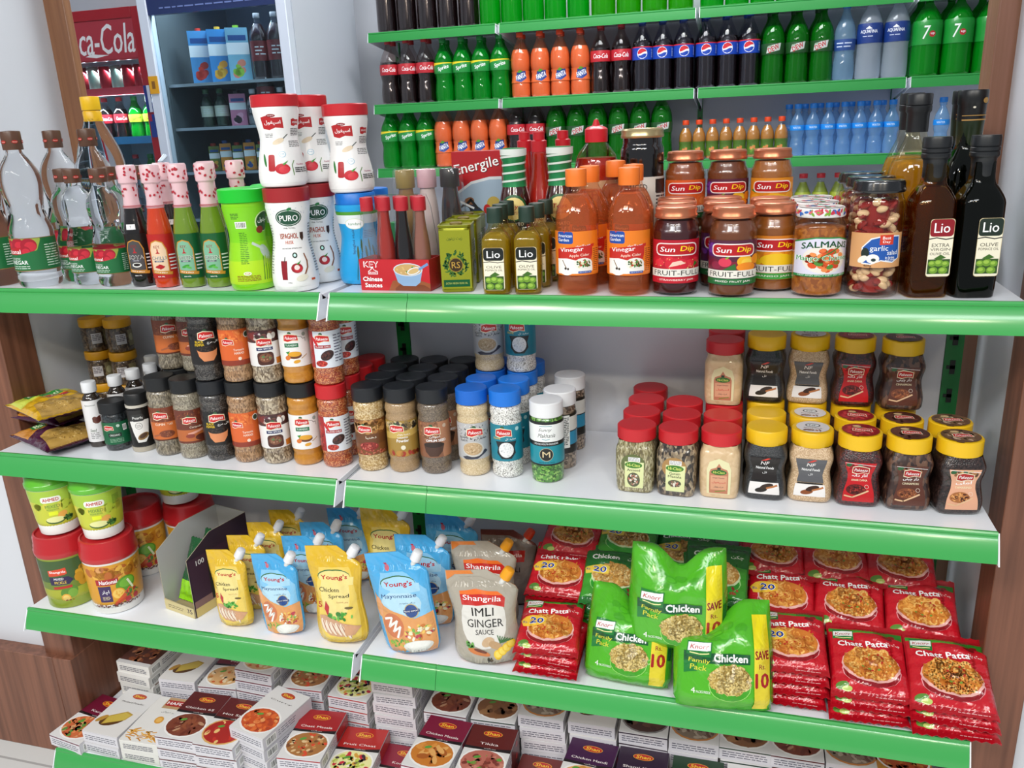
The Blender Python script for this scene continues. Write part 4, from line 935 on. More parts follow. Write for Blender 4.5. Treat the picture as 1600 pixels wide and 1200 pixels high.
def tall_oil(glass, oil, opq, head, sub, nm, cap='#1b1d20', body=None, clearg=0):
    rt = root_of('olive_oil_bottle')
    prof = sm([(0, 0), (.024, 0), (.0275, .002), (.0275, .118), (.027, .128), (.019, .143), (.0135, .150), (.0128, .175)], 2)
    obj('bottle', M().lathe(prof, 36, ex=4.5), clear(glass, clearg, body=body), rt)
    obj('oil', M().lathe(sm([(0, .003), (.0232, .003), (.026, .005), (.026, .118), (.025, .127), (.018, .140), (.0125, .147), (0, .147)], 1), 30, ex=4.5), clear(oil, opq, body=body), rt)
    m = M().lathe(sm([(0, .151), (.0142, .151), (.0142, .178), (.0175, .182)], 1)+[(.0178, .183), (.0178, .187), (.0168, .188), (.0178, .189), (.0178, .193), (.0168, .194), (.0178, .195), (.0178, .205), (.017, .208), (0, .208)], 32)
    obj('cap', m, mat(cap, .38), rt)
    L = Lab(15); lio_label(L, -.007, .030, .0225, .105, head, sub, 0)
    decal('label', L, flat(0, -.0278, 0), prints(), rt, du=None)
    return rt
@kind
def olive_oil_brown(): return tall_oil('#eed49a', '#c08c2c', .22, '#8e1420', ('EXTRA', 'VIRGIN', 'OLIVE OIL'), '', body='#8a5a14')
@kind
def olive_oil_dark(): return tall_oil('#1d2410', '#0c0f07', .9, '#1d2c22', ('OLIVE', 'POMACE OIL'), '', body='#0d1108', clearg=.45)
@kind
def oil_bottle_round():
    rt = root_of('oil_bottle')
    prof = sm([(0, 0), (.034, 0), (.0375, .004), (.0375, .150), (.033, .178), (.020, .205), (.0145, .22), (.0135, .238)], 2)
    obj('bottle', M().lathe(prof, 32), clear('#fbf7e6', .0), rt)
    obj('oil', M().lathe(sm([(0, .003), (.033, .003), (.0362, .007), (.0362, .150), (.033, .175), (.028, .186), (0, .186)], 1), 28), clear('#f0d070', .5, body='#dcae2c'), rt)
    obj('cap', M().lathe([(0, .225), (.0155, .225), (.0158, .252), (.018, .255), (.018, .262), (.017, .263), (.018, .264), (.018, .278), (.017, .280), (0, .280)], 30), mat('#1b1d20', .38), rt)
    return rt
@kind
def oil_bottle_green():
    rt = root_of('oil_bottle')
    prof = sm([(0, 0), (.030, 0), (.033, .003), (.033, .150), (.030, .175), (.019, .195), (.0155, .205), (.0145, .232)], 2)
    obj('bottle', M().lathe(prof, 32, ex=4), clear('#2d3d18', .25, body='#141d0a'), rt)
    obj('oil', M().lathe(sm([(0, .003), (.029, .003), (.0318, .007), (.0318, .150), (.028, .175), (0, .19)], 1), 28, ex=4), mat('#0f1508', .2), rt)
    c = obj('cap', M().lathe([(0, .240), (.0185, .240), (.0188, .262), (.020, .264), (.020, .281), (.019, .283), (0, .283)], 30), mat('#17181a', .35), rt)
    D = Lab(3); D.r(-.02, .2405, .02, .2425, '#a8834a'); D.r(-.0205, .247, .02, .2482, '#a8834a'); D.e(.012, .268, .005, .004, '#a8834a'); D.e(-.004, .259, .002, .0015, '#d9d2c0')
    decal('gold_band', D, around([(.0192, 0), (.0192, .262), (.0202, .264), (.0202, .3)]), prints('tin'), c, du=.004)
    obj('neck_sleeve', M().lathe([(.0155, .205), (.0168, .207), (.0185, .240)], 28), mat('#1d2a16', .3), rt)
    return rt

@kind
def vinegar_amber():
    rt = root_of('vinegar_bottle')
    prof = sm([(0, .002), (.022, 0), (.030, .002), (.0315, .008), (.0305, .022), (.0318, .028), (.0318, .098), (.0325, .103), (.031, .121), (.022, .141), (.0142, .150), (.0135, .158)], 2)
    obj('bottle', M().lathe(prof, 36), clear('#ffeadd', .0), rt)
    obj('vinegar', M().lathe([(r*.955, z+.001) for r, z in prof[:-8]]+[(0, .140)], 30), clear('#ffdcba', .34, body='#e29a66'), rt)
    obj('cap', ringcap(.0155, .157, .181, 36), mat('#ef7a28', .4), rt)
    L = Lab(20); w = .086; L.r(-w/2, .031, w/2, .095, '#ea7d1e')
    L.rr(-.028, .077, -.001, .0945, '#1c4aa0', .003); L.t('American', -.0145, .0888, .0045, '#fff', w=.024); L.t('Garden', -.0165, .0828, .0045, '#fff', w=.019); L.e(-.0145, .0935, .001, .001, '#d22')
    L.p([(-.028, .069), (.032, .0765), (.026, .054), (-.028, .050)], '#c5281f'); L.t('Vinegar', -.004, .068, .0078, '#fff', w=.036, rot=3); L.t('Apple Cider', .008, .060, .0048, '#fbe3d0', w=.030, rot=3)
    L.t('سیب کا سرکہ', .014, .0745, .0032, '#fff', w=.022, rot=5)
    L.p([(-.028, .055), (-.010, .056), (.004, .053), (.014, .045), (.026, .050), (.030, .038), (.022, .034), (-.028, .033)], '#f4efe8')
    L.e(-.012, .0435, .015, .0125, '#f8f5ef'); L.e(.014, .048, .014, .0085, '#ece9e0'); L.bl(.014, .048, .012, .007, 42, .0018, ['#6f9a3c', '#3f7a35', '#b8482c', '#e5d9a8', '#2d5a2a'], .7); L.s_([(-.018, .053), (-.012, .042)], .0012, '#7a5a30'); L.e(-.013, .041, .002, .0018, '#33241a'); L.e(-.009, .0405, .0015, .0018, '#33241a')
    L.r(.006, .034, .026, .0372, '#1c4aa0'); L.t('946 ml  (32 FL OZ)', .016, .0355, .0015, '#fff', w=.017)
    L.r(.028, .033, w/2, .072, '#e98028'); L.lines(.030, .036, .041, .070, 12, '#5a2d10')
    decal('label', L, around([(.0320, 0), (.0320, .2)]), prints(), rt, du=.005)
    return rt

def pet_vinegar(R0, H, seed):
    rt = root_of('vinegar_bottle'); k = R0/.0325; q = H/.204
    prof = sm([(0, .003), (.022*k, 0), (.030*k, .002*q), (.0325*k, .010*q), (.031*k, .018*q), (.0318*k, .022*q), (.0318*k, .070*q), (.0325*k, .075*q), (.029*k, .088*q), (.0245*k, .104*q), (.029*k, .126*q), (.0305*k, .140*q), (.027*k, .156*q), (.015*k, .172*q), (.0125, .177*q), (.0125, .185*q)], 2)
    m = M().lathe(prof, 32)
    for i, p in enumerate(m.v):        # flutes round the waist
        if .082*q < p[2] < .120*q:
            a = math.atan2(p[0], -p[1]); g = 1-.05*(1+math.cos(a*10))*math.sin((p[2]/q-.082)/.038*math.pi); m.v[i] = (p[0]*g, p[1]*g, p[2])
    obj('bottle', m, glassm('#fbfcfd', 1.2, .02), rt)
    c = obj('cap', ringcap(.0145*max(1, k*.97), H*.885, H, 36), mat('#5a3c2c', .35), rt)
    D = Lab(seed); zz = H*.935
    for u in (-.026, -.007, .012, .03): D.e(u, zz, .005, .0028, '#b4302a'); D.t('National', u, zz, .0018, '#e8d9c8', w=.007, sh=.2)
    decal('cap_print', D, around([(.0147*max(1, k*.97), 0), (.0147*max(1, k*.97), .5)]), prints('tin'), c, du=.003)
    L = Lab(seed); w = .050*k*1.15; z0, z1 = .024*q, .068*q; h = z1-z0
    L.r(-w, z0, w, z1, '#1d6b3a'); L.r(-w, z1-h*.42, w*.42, z1, '#9db04a')
    for x, y, r in ((-.55, .78, .17), (-.2, .80, .2), (.15, .78, .2), (-.4, .62, .15), (0, .62, .14)): fruit(L, x*w*.8, z0+h*y, r*h*1.15, '#a3162a', hi='#c8283a')
    L.p([(-w, z0), (w, z0), (w, z1), (w*.45, z1), (w*.3, z0+h*.62), (-w*.2, z0+h*.5), (-w, z0+h*.55)], '#1d6b3a')
    L.p([(-w*.85, z0+h*.50), (-w*.1, z0+h*.52), (-w*.08, z0+h*.72), (-w*.6, z0+h*.70), (-w*.62, z0+h*.66), (-w*.85, z0+h*.66)], '#b51c22'); L.t('National', -w*.42, z0+h*.60, h*.13, '#fff', w=w*.62)
    L.t('SYNTHETIC', -w*.35, z0+h*.38, h*.07, '#dfeadf', w=w*.4); L.t('VINEGAR', -w*.28, z0+h*.27, h*.12, '#fff', w=w*.62); L.lines(-w*.5, z0+h*.06, w*.05, z0+h*.18, 2, '#dfeadf'); L.lines(w*.5, z0+h*.1, w*.9, z0+h*.8, 9, '#cfe0cf')
    L.r(-w, z1-h*.02, w, z1, '#8a6a3a'); L.r(-w, z0, w, z0+h*.025, '#8a6a3a')
    decal('label', L, around([(R0*.985, 0), (R0*.985, .5)]), prints(), rt, du=.005)
    return rt
@kind
def vinegar_small(): return pet_vinegar(.0300, .204, 21)
@kind
def vinegar_large(): return pet_vinegar(.0375, .272, 22)
@kind
def vinegar_jug():
    rt = root_of('cooking_vinegar_bottle'); prof = sm([(0, .002), (.04, 0), (.047, .006), (.047, .20), (.044, .235), (.030, .275), (.018, .300), (.016, .318)], 2)
    obj('bottle', M().lathe(prof, 32), glassm('#fbfcfd', 1.15, .02), rt)
    obj('cap', ringcap(.0185, .322, .348, 36), mat('#f2c118', .35), rt); obj('collar', M().lathe([(0, .300), (.0175, .300), (.0178, .318), (.016, .321), (0, .321)], 30), mat('#e8b510', .35), rt)
    return rt

def sauce(body, neck_c, lab_bg, panel, word, art, seed, edge='#c98a2e'):
    rt = root_of('sauce_bottle')
    prof = sm([(0, 0), (.0185, 0), (.0215, .003), (.0215, .085), (.0205, .100), (.0145, .130), (.0120, .150), (.0115, .190)], 2)
    obj('bottle', M().lathe(prof, 28), mat(body, .12, coat=1, bump=.05, bs=90), rt)
    n = obj('neck_sleeve', M().lathe([(.0140, .136), (.0126, .150), (.0124, .176), (.0155, .179), (.0157, .205), (.014, .208), (0, .208)], 26), mat('#e2bcc2', .3), rt)
    D = Lab(seed); 
    for i in range(22): D.e(D.rn.uniform(-.045, .045), D.rn.uniform(.183, .204), .0018, .0024, '#b52335', D.rn.random()*3)
    for i in range(14): D.e(D.rn.uniform(-.034, .034), D.rn.uniform(.152, .173), .0018, .0024, '#b52335', D.rn.random()*3)
    D.r(-.04, .1395, .04, .1405, '#b2323a'); D.r(-.04, .1375, .04, .1382, '#b2323a')
    decal('neck_print', D, around([(.0142, .136), (.0128, .150), (.0126, .1765), (.0157, .1795), (.0159, .21)]), prints(), n, du=.003)
    L = Lab(seed+1); w = .030; L.r(-.0335, .017, .0335, .093, lab_bg)
    P = [(-.014, .030), (.014, .030), (.014, .066), (.009, .078), (0, .0815), (-.009, .078), (-.014, .066)]
    L.p([(x*1.12, .050+(y-.050)*1.06) for x, y in P], edge); L.p(P, panel)
    L.t('KEY.', 0, .0715, .005, '#8c1a22', w=.011); L.p([(-.004, .060), (-.001, .063), (-.001, .068), (.001, .068), (.001, .063), (.004, .060)], '#b5232b')
    L.t(word, 0, .0525, .0065, '#f6f4ee', w=.0265, b=.05); L.t(word, 0, .0525, .0062, '#3a3a3a', w=.0255, b=0); L.r(-.008, .0455, .008, .048, '#556'); L.t('SAUCE', 0, .0467, .0016, '#fff', w=.009); art(L)
    L.p([(-.016, .0265), (.019, .023), (.020, .028), (-.015, .032)], edge); L.t('HOT & SPICY', 0, .0277, .0022, '#fff', w=.022, rot=-6); L.t('800 ML', 0, .0205, .002, '#fff', w=.012)
    L.lines(.018, .03, .030, .06, 5, '#eee')
    decal('label', L, around([(.0215, 0), (.0215, .2)]), prints(), rt, du=.004)
    return rt
@kind
def soya_sauce():
    rt = sauce('#120c0b', 0, '#15110f', '#4c4a4a', 'SOYA', lambda L: (L.e(.0, .039, .008, .004, '#f0efe9'), L.e(0, .0395, .006, .0025, '#1c1210')), 31)
    L = Lab(5); L.r(-.008, .1005, .008, .1095, '#e9e9ea'); L.t('7', 0, .105, .004, '#444'); decal('price_sticker', L, around([(.0212, 0), (.0212, .095), (.0205, .1), (.019, .115)]), prints('paper'), rt, du=.003, dv=.003, off=.001); return rt
@kind
def chili_sauce(): return sauce('#c63a12', 0, '#b5201b', '#e9c9a8', 'CHILLI', lambda L: [L.e(x, .038+y, .005, .0018, '#b0161c', a) for x, y, a in ((-.003, 0, .3), (.003, .001, -.4), (0, -.002, 0), (.004, -.002, .5))], 33)
@kind
def green_sauce(): return sauce('#6d8a26', 0, '#14592f', '#7fb596', 'GREEN', lambda L: (L.e(-.001, .038, .007, .0022, '#3f9a35', .3), L.e(.004, .036, .005, .0018, '#5cb548', -.3)), 35)
@kind
def clear_sauce():
    rt = sauce('#9a8a6a', 0, '#e8e4da', '#e9dcc8', 'VINEGAR', lambda L: L.e(0, .038, .006, .003, '#caa'), 37); return rt

def waist_jar(name, lid_c, body_c, art, seed, rlid=.0335, H=.166, ribs=True, kr=1.09):
    rt = root_of(name); q = H/.166
    prof = sm([(r*kr, z) for r, z in [(0, 0), (.029, 0), (.0335, .004*q), (.0345, .022*q), (.0325, .045*q), (.0265, .080*q), (.0262, .094*q), (.0300, .120*q), (.0325, .138*q), (.0320, .146*q)]], 2)
    obj('jar', M().lathe(prof, 36), mat(body_c, .3, coat=.3), rt)
    obj('lid', ringcap(rlid, .144*q, H, 44, ribs=ribs, dome=.001), mat(lid_c, .38), rt)
    L = Lab(seed); art(L, q); L.sc(1.12, q, 0); decal('label', L, around(prof), prints(), rt, du=.005, dv=.008*q)
    return rt
def _puro(L, q):
    L.r(-.05, .010, .05, .138, '#f1f1ef'); L.bl(0, .13, .045, .008, 40, .0012, ['#d8dbe0'], .6)
    L.e(0, .120, .0215, .0135, '#0d4a30'); L.e(0, .120, .0195, .0118, '#e8efe8'); L.e(0, .120, .0187, .011, '#0d4a30'); L.t('PURO', 0, .1195, .0092, '#fff', w=.029, b=.02); L.e(.002, .1335, .004, .0022, '#1d7a3c', .4)
    L.t('PINK TO FULL', 0, .1035, .0024, '#333', w=.020)
    L.t('ISPAGHOL', -.003, .091, .0085, '#a8452a', w=.032, b=.03); L.t('HUSK', -.003, .081, .0055, '#c2552f', w=.014, b=.02); L.p([(.0165, .096), (.0235, .096), (.0235, .087), (.020, .082), (.0165, .087)], '#3a2418')
    L.t('100% NATURAL ISPAGHOL HUSK', 0, .0715, .0018, '#222', w=.034); L.e(.003, .0605, .004, .0045, '#16281a'); L.e(.003, .0605, .002, .0024, '#cfe')
    L.p([(-.020, .052), (-.010, .052), (-.011, .022), (-.0185, .022)], '#8c1420'); L.s_([(-.014, .05), (-.013, .058)], .0012, '#333'); fruit(L, .004, .040, .0085, '#9c1424', '#2f8a2c', '#c22a34'); L.e(.004, .041, .004, .004, '#f2dcd8')
    L.s_([(.018, .062), (.021, .05), (.020, .04), (.013, .026)], .0022, '#8a5230'); L.e(.010, .024, .009, .005, '#e6e2cf', .3); L.r(.024, .018, .031, .0215, '#c8542a'); L.t('140g', -.008, .017, .002, '#333', w=.006)
    L.lines(-.048, .03, -.036, .11, 18, '#777'); L.lines(.036, .03, .048, .11, 18, '#777')
@kind
def husk_jar_puro(): return waist_jar('husk_jar', '#a02328', '#f1f1ef', _puro, 41, rlid=.037)
def _fw(L, q):
    L.r(-.05, .008, .05, .138, '#f3f2f1')
    for cx, s in ((-.010, 1), (.0305, .55)):
        L.p([(cx-.018*s, .116+.010*s), (cx-.009*s, .116+.0125*s), (cx+.0*s, .116+.009*s), (cx+.016*s, .116+.0095*s), (cx+.0175*s, .116-.010*s), (cx+.004*s, .116-.0085*s), (cx-.006*s, .116-.0125*s), (cx-.017*s, .116-.010*s)], '#b81d22')
    L.t('اسپغول', -.010, .116, .009, '#fff', w=.026); L.e(-.011, .1285, .007, .0028, '#8e161b'); L.t('ispaghol', -.011, .1285, .0022, '#fff', w=.009); L.t('ISPAGHOL', .0305, .116, .0032, '#fff', w=.014)
    L.lines(.020, .092, .043, .106, 5, '#555', .5); L.lines(.014, .072, .040, .084, 4, '#666', .45); L.lines(-.026, .090, -.012, .098, 3, '#777')
    L.e(-.004, .083, .011, .0045, '#e3d0b4', .4); L.s_([(.005, .088), (.013, .095)], .0016, '#5a5f5a')
    L.e(.0, .060, .0055, .0055, '#8fc4dd'); L.e(0, .060, .0047, .0047, '#f1f6f8'); L.t('Diet', 0, .0607, .0025, '#3a9ac4', w=.006)
    L.rr(-.022, .030, -.012, .060, '#b0121e', .003); fruit(L, -.002, .034, .0105, '#c4182a', '#3f9a35', '#d83442'); L.s_([(.016, .048), (.012, .040), (.013, .022)], .0012, '#5a8a3a')
    L.t('Foodway', .0265, .0405, .004, '#a5265a', w=.014); L.lines(.016, .026, .038, .036, 3, '#222', .5); L.e(-.028, .05, .002, .012, '#2f7a33', .2)
    L.bar(.043, .022, .05, .04)
@kind
def husk_jar_foodway(): return waist_jar('husk_jar', '#c41f2a', '#f3f2f1', _fw, 43, rlid=.0368, H=.139)
def _lime(L, q):
    L.r(-.05, .012, .05, .138, '#7fd014'); L.r(-.05, .012, .05, .05, '#b2dc18'); L.r(-.05, .05, .05, .08, '#93d616')
    L.e(.036, .112, .020, .017, '#d3e9b0'); L.e(.037, .112, .0185, .0155, '#1c4a25'); L.t('اسپغول', .036, .114, .010, '#fff', w=.028); L.e(.026, .099, .008, .006, '#8c2a1c')
    L.bar(-.018, .103, .001, .114); L.lines(-.023, .118, -.010, .128, 4, '#2d5a1c', .45); L.lines(-.014, .045, -.001, .097, 18, '#3f7a1c', .4)
    L.e(.030, .062, .009, .014, '#b9c7c0', .6); L.s_([(.008, .078), (.026, .068)], .0045, '#c3cfc8')
    for i in range(7): L.s_([(.018+i*.004, .018), (.022+i*.004, .045+L.rn.random()*.012)], .0012, '#3f7a2a'); L.e(.022+i*.004, .045+L.rn.random()*.01, .0014, .007, '#9ab84a', -.1)
    L.e(-.006, .030, .006, .0032, '#e0f0c8'); L.t('Q', -.006, .030, .003, '#c22', w=.008); L.lines(-.022, .017, .012, .027, 4, '#8a4a1c', .4)
@kind
def husk_jar_lime(): return waist_jar('husk_jar', '#18c02e', '#86d216', _lime, 45, rlid=.039, ribs=False)
def _blue(L, q):
    L.r(-.05, .006, .05, .112, '#1f9fdd'); L.r(-.05, .112, .05, .128, '#e6eef0'); L.r(-.05, .128, .05, .134, '#4d9a2c')
    L.e(-.008, .112, .017, .010, '#cfe0b8'); L.e(-.008, .112, .016, .009, '#fff'); L.t('hamdard', -.008, .112, .005, '#3f8a5a', w=.022); L.t('Ispaghol Husk', -.012, .08, .006, '#1a3a66', w=.045, rot=90); L.lines(.008, .085, .026, .1, 5, '#0f4f8a', .45)
    for i in range(5): x = -.006+i*.007; L.s_([(x-.004, .010), (x, .055+i % 2*.012)], .001, '#1c4a2a'); L.e(x, .06+i % 2*.012, .0018, .012, '#23502e')
@kind
def husk_jar_blue(): return waist_jar('husk_jar', '#1173d0', '#1f9fdd', _blue, 47, rlid=.033, H=.150)

@kind
def olive_tin():
    rt = root_of('olive_oil_tin'); m = M().lathe(sm([(0, 0), (.024, 0), (.0255, .002), (.0255, .098), (.0245, .100)], 1)+[(.0262, .1005), (.0262, .1035), (.0245, .104), (.0245, .1015), (0, .1015)], 36, ex=9, sy=1.15)
    obj('tin', m, mat('#8c8f1f', .28, metal=.55), rt, sharp=30)
    obj('cap', M().lathe([(0, .1015), (.010, .1015), (.010, .104), (.009, .1052), (0, .1055)], 24), FOIL('#b8a36a'), rt)
    L = Lab(50); L.r(-.0235, .006, .0235, .096, '#8f9420'); L.t('زيت زیتون', 0, .083, .005, '#2d4a1a', w=.024)
    L.bl(0, .045, .022, .022, 90, .0035, ['#1f4a20', '#2b5a26', '#3d6a2a'], .35); L.e(0, .043, .0115, .0115, '#8f7a2a'); L.e(0, .043, .010, .010, '#3a2a17'); L.t('RS', 0, .043, .010, '#b8913f', w=.013)
    L.r(-.0205, .009, .0205, .020, '#15572f'); L.t('EXTRA VIRGIN OLIVE OIL', 0, .0145, .003, '#b5c060', w=.034)
    o = decal('label', L, flat(0, -.0297, 0), prints('tin'), rt, du=None)
    D = Lab(51); D.bar(.006, .055, .018, .078); D.lines(-.016, .05, .004, .08, 8, '#6a6f20'); D.r(-.012, .022, .020, .045, '#33400f')
    decal('side_print', D, flat(.0257, 0, 0, (0, 1, 0)), prints('tin'), rt, du=None); return rt

@kind
def tomato_sauce():
    rt = root_of('ketchup_bottle'); prof = sm([(0, 0), (.021, 0), (.0245, .003), (.0245, .110), (.0235, .122), (.0185, .140), (.0165, .150), (.0160, .178)], 2)
    obj('bottle', M().lathe(prof, 28), mat('#3b0f0b', .1, coat=1), rt)
    n = obj('neck_sleeve', M().lathe([(.0192, .139), (.0175, .150), (.0172, .176), (.0192, .180), (.0195, .192), (.017, .196), (0, .196)], 26), mat('#2a8f55', .3, metal=.3), rt)
    D = Lab(4); 
    for i in range(4): D.p([(-.04, .144+i*.012), (.04, .150+i*.012), (.04, .153+i*.012), (-.04, .147+i*.012)], '#dfe9e0')
    D.r(-.06, .186, .06, .195, '#e4ece6'); decal('neck_print', D, around([(.0196, .139), (.018, .150), (.0178, .176), (.0197, .180), (.0200, .2)]), prints(), n, du=.003)
    L = Lab(5); L.r(-.035, .020, .035, .082, '#a8181c'); L.bl(0, .06, .03, .018, 60, .003, ['#c8262a', '#d8403a', '#8e1216'], .8); L.e(0, .108, .0215, .020, '#0f5a2d'); L.e(0, .107, .0185, .017, '#f0d98a'); L.t('Toys', 0, .109, .0085, '#c22026', w=.022, b=.02, sh=.15); L.lines(-.01, .098, .01, .103, 2, '#a33')
    L.r(-.02, .068, .02, .088, '#141414'); L.t('TOMATO', 0, .0835, .005, '#fff', w=.03); L.t('KETCHUP', 0, .0745, .0075, '#fff', w=.034, b=.02); L.r(-.03, .02, .03, .036, '#c9a04a')
    decal('label', L, around([(r+.0004, z) for r, z in prof]), prints(), rt, du=.004, dv=.012); return rt
@kind
def hot_sauce():
    rt = root_of('hot_sauce_bottle'); prof = sm([(0, 0), (.022, 0), (.0255, .003), (.0255, .100), (.0245, .115), (.0165, .150), (.0125, .175), (.0115, .205)], 2)
    obj('bottle', M().lathe(prof, 28), mat('#b3241a', .1, coat=1), rt)
    obj('cap', M().lathe([(0, .195), (.0125, .195), (.0128, .212), (.0095, .214), (.0095, .226), (0, .227)], 24), mat('#c01824', .35), rt)
    L = Lab(6); L.r(-.035, .045, .035, .100, '#e9c3a8'); L.r(-.035, .045, .035, .055, '#b0231d'); L.t('HOT', 0, .092, .009, '#b01a1e', w=.020, b=.02); L.t('SAUCE', 0, .080, .008, '#b01a1e', w=.028, b=.02); L.bl(0, .063, .02, .006, 8, .003, ['#c81e22', '#e04a2a'], .4)
    decal('label', L, around([(.0258, 0), (.0258, .2)]), prints(), rt, du=.004); return rt
@kind
def hot_sauce_round():
    rt = root_of('hot_sauce_bottle'); prof = sm([(0, 0), (.030, 0), (.0345, .004), (.0345, .120), (.0335, .150), (.028, .172), (.014, .188), (.012, .194)], 2)
    obj('bottle', M().lathe(prof, 32), clear('#fff4f0', 0), rt); obj('sauce', M().lathe([(r*.96, z+.001) for r, z in prof if z < .165]+[(.029, .166), (0, .166)], 28), mat('#a32516', .2, coat=.4), rt)
    obj('cap', M().lathe([(0, .188), (.0165, .188), (.0168, .206), (.013, .209), (.006, .211), (.003, .219), (0, .220)], 30), mat('#cf1c2a', .35), rt)
    L = Lab(8); L.r(-.04, .045, .04, .135, '#c9a27c'); L.r(-.04, .045, .04, .07, '#8e1c14'); L.t('CHILI', 0, .115, .012, '#a31a16', w=.04); L.t('SAUCE', 0, .095, .010, '#1f4a24', w=.036); decal('label', L, around([(.0348, 0), (.0348, .2)]), prints(), rt, du=.005); return rt
@kind
def dark_preserve_jar():
    rt = root_of('preserve_jar'); prof = sm([(0, 0), (.031, 0), (.0355, .004), (.0355, .194), (.0345, .202), (.0315, .207), (.0315, .222)], 2)
    obj('jar', M().lathe(prof, 32), mat('#0e0a0c', .1, coat=1), rt)
    obj('lid', M().lathe([(0, .217), (.034, .217), (.0352, .219), (.0352, .221), (.0342, .223), (.0342, .229), (.032, .2315), (.030, .2305), (0, .2305)], 36), mat('#c3b183', .28, metal=.7), rt)
    L = Lab(11); L.r(-.045, .04, .045, .125, '#d9d9cf'); L.lines(.018, .05, .044, .12, 16, '#444', .5); L.t('SLICED', -.012, .112, .008, '#222', w=.03); L.t('OLIVES', -.012, .097, .009, '#2f4a1f', w=.034); L.bl(-.012, .065, .02, .016, 14, .005, ['#22201f', '#3a3536'], .8)
    L.r(.016, .105, .044, .122, '#1a1a1a'); decal('label', L.sc(1.1, 1.25), around([(.0358, 0), (.0358, .3)]), prints(), rt, du=.005); return rt

@kind
def energy_box():
    rt = root_of('drink_carton'); obj('carton', M().box(-.044, -.0225, 0, .044, .0225, .205), mat('#b3171f', .35), rt, bevel=.0008)
    L = Lab(13); L.r(-.040, 0, .040, .170, '#b3141d'); L.p([(-.040, .11), (-.01, .128), (.02, .134), (.040, .134), (.040, 0), (-.040, 0)], '#d9dde2'); L.p([(-.040, .106), (-.01, .124), (.02, .130), (.040, .130), (.040, 0), (-.040, 0)], '#9fb4c9')
    L.t('Energile', .001, .1475, .019, '#5e0d12', w=.073, b=.02, rot=10); L.t('Energile', .0, .1485, .019, '#fff', w=.072, b=.01, rot=10)
    L.e(-.016, .098, .010, .007, '#8a5a3a', .5); L.e(-.005, .085, .016, .008, '#1c2a44', -.5); L.s_([(-.024, .092), (-.012, .102), (-.002, .09)], .004, '#1a1c22'); L.e(.025, .095, .011, .011, '#b9a04a'); L.e(.014, .088, .006, .007, '#b3141d'); L.e(-.022, .085, .011, .011, '#2a2d33'); L.e(-.022, .085, .008, .008, '#9fb4c9'); L.s_([(-.03, .10), (-.008, .09)], .003, '#e9ecef')
    decal('front_print', L.sc(1.09, 1.204), flat(0, -.0231, 0), prints(), rt, du=None); return rt
@kind
def sauce_carton():
    """display carton of six small sauce bottles, shrink-wrapped"""
    rt = root_of('sauce_gift_pack'); w, d, h = .061, .024, .050
    m = M(); 
    for a in ((-w, -d, 0, w, -d+.001, h), (-w, d-.001, 0, w, d, h), (-w, -d, 0, -w+.001, d, h), (w-.001, -d, 0, w, d, h), (-w, -d, 0, w, d, .001)): m.box(*a)
    obj('carton', m, mat('#b8242a', .45), rt)
    L = Lab(16); L.r(-w, 0, w, h, '#c3222b'); L.p([(-.012, 0), (-.004, .016), (.030, .021), (w, .012), (w, 0)], '#9a5530'); L.p([(.0, .004), (.012, .013), (.050, .010), (w, .004), (w, 0), (.0, 0)], '#7d4022')
    L.p([(-.001, .034), (.049, .034), (.044, .014), (.036, .008), (.014, .008), (.005, .014)], '#8fb0d4'); L.e(.024, .034, .0255, .0105, '#cfd9e6'); L.e(.024, .034, .0235, .009, '#caa468'); L.bl(.024, .034, .021, .008, 14, .0022, ['#e3c893', '#b98c4a', '#4d8a3a', '#d8b878'], .6)
    L.e(.034, .032, .012, .0055, '#e9edf1', .3); L.e(.034, .032, .010, .004, '#d4b478', .3); L.s_([(.044, .035), (.058, .043)], .004, '#6f95c9')
    L.t('KEY', -.040, .042, .009, '#fff', w=.026, b=.04); L.t('KEY', -.040, .042, .0075, '#c3222b', w=.023, b=0); L.p([(-.046, .031), (-.041, .034), (-.040, .038), (-.037, .038), (-.036, .034), (-.029, .031), (-.029, .026), (-.046, .026)], '#fff'); L.p([(-.0452, .0305), (-.040, .0335), (-.0385, .037), (-.036, .033), (-.030, .0302), (-.030, .0268), (-.0452, .0268)], '#c3222b'); L.t('BRAND', -.0378, .0288, .0032, '#fff', w=.0135)
    L.t('Chinese', -.039, .0185, .0068, '#fff', w=.034, b=.05); L.t('Sauces', -.038, .0085, .0068, '#fff', w=.030, b=.05)
    decal('front_print', L, flat(0, -d-.0003, 0), prints(), rt, du=None)
    for i, (x, y, c) in enumerate(((-.046, -.0098, '#dfe8ee'), (-.016, -.0098, '#9a2a20'), (.015, -.0098, '#171213'), (.045, -.0098, '#8a5a4c'), (-.031, .011, '#8f4a40'), (.002, .011, '#3a2020'), (.032, .011, '#d8e2e8'))):
        prof = sm([(0, .003), (.0125, .003), (.0134, .006), (.0134, .050), (.0125, .075), (.0080, .105), (.0072, .128)], 2)
        b = obj('small_bottle', M().lathe([(r, z) for r, z in prof], 20, x=x, y=y), clear('#f4f6f8', .1) if i in (0, 6) else mat(c, .1, coat=1), rt)
        obj('cap', ringcap(.0105, .125, .146, 20, x=x, y=y), mat('#b82430', .35), b)
    pr = sm([(.0235, 0), (.0235, .10), (.022, .116)], 1)
    m = M().lathe([(1.0, .002), (1.0, .052), (.97, .085), (.88, .130), (.78, .1480), (0, .1490)], 40, ex=7, sx=w+.0008, sy=d+.0008)
    obj('shrink_wrap', m, clear('#ffffff', .0, .05, gloss=1.3), rt); return rt

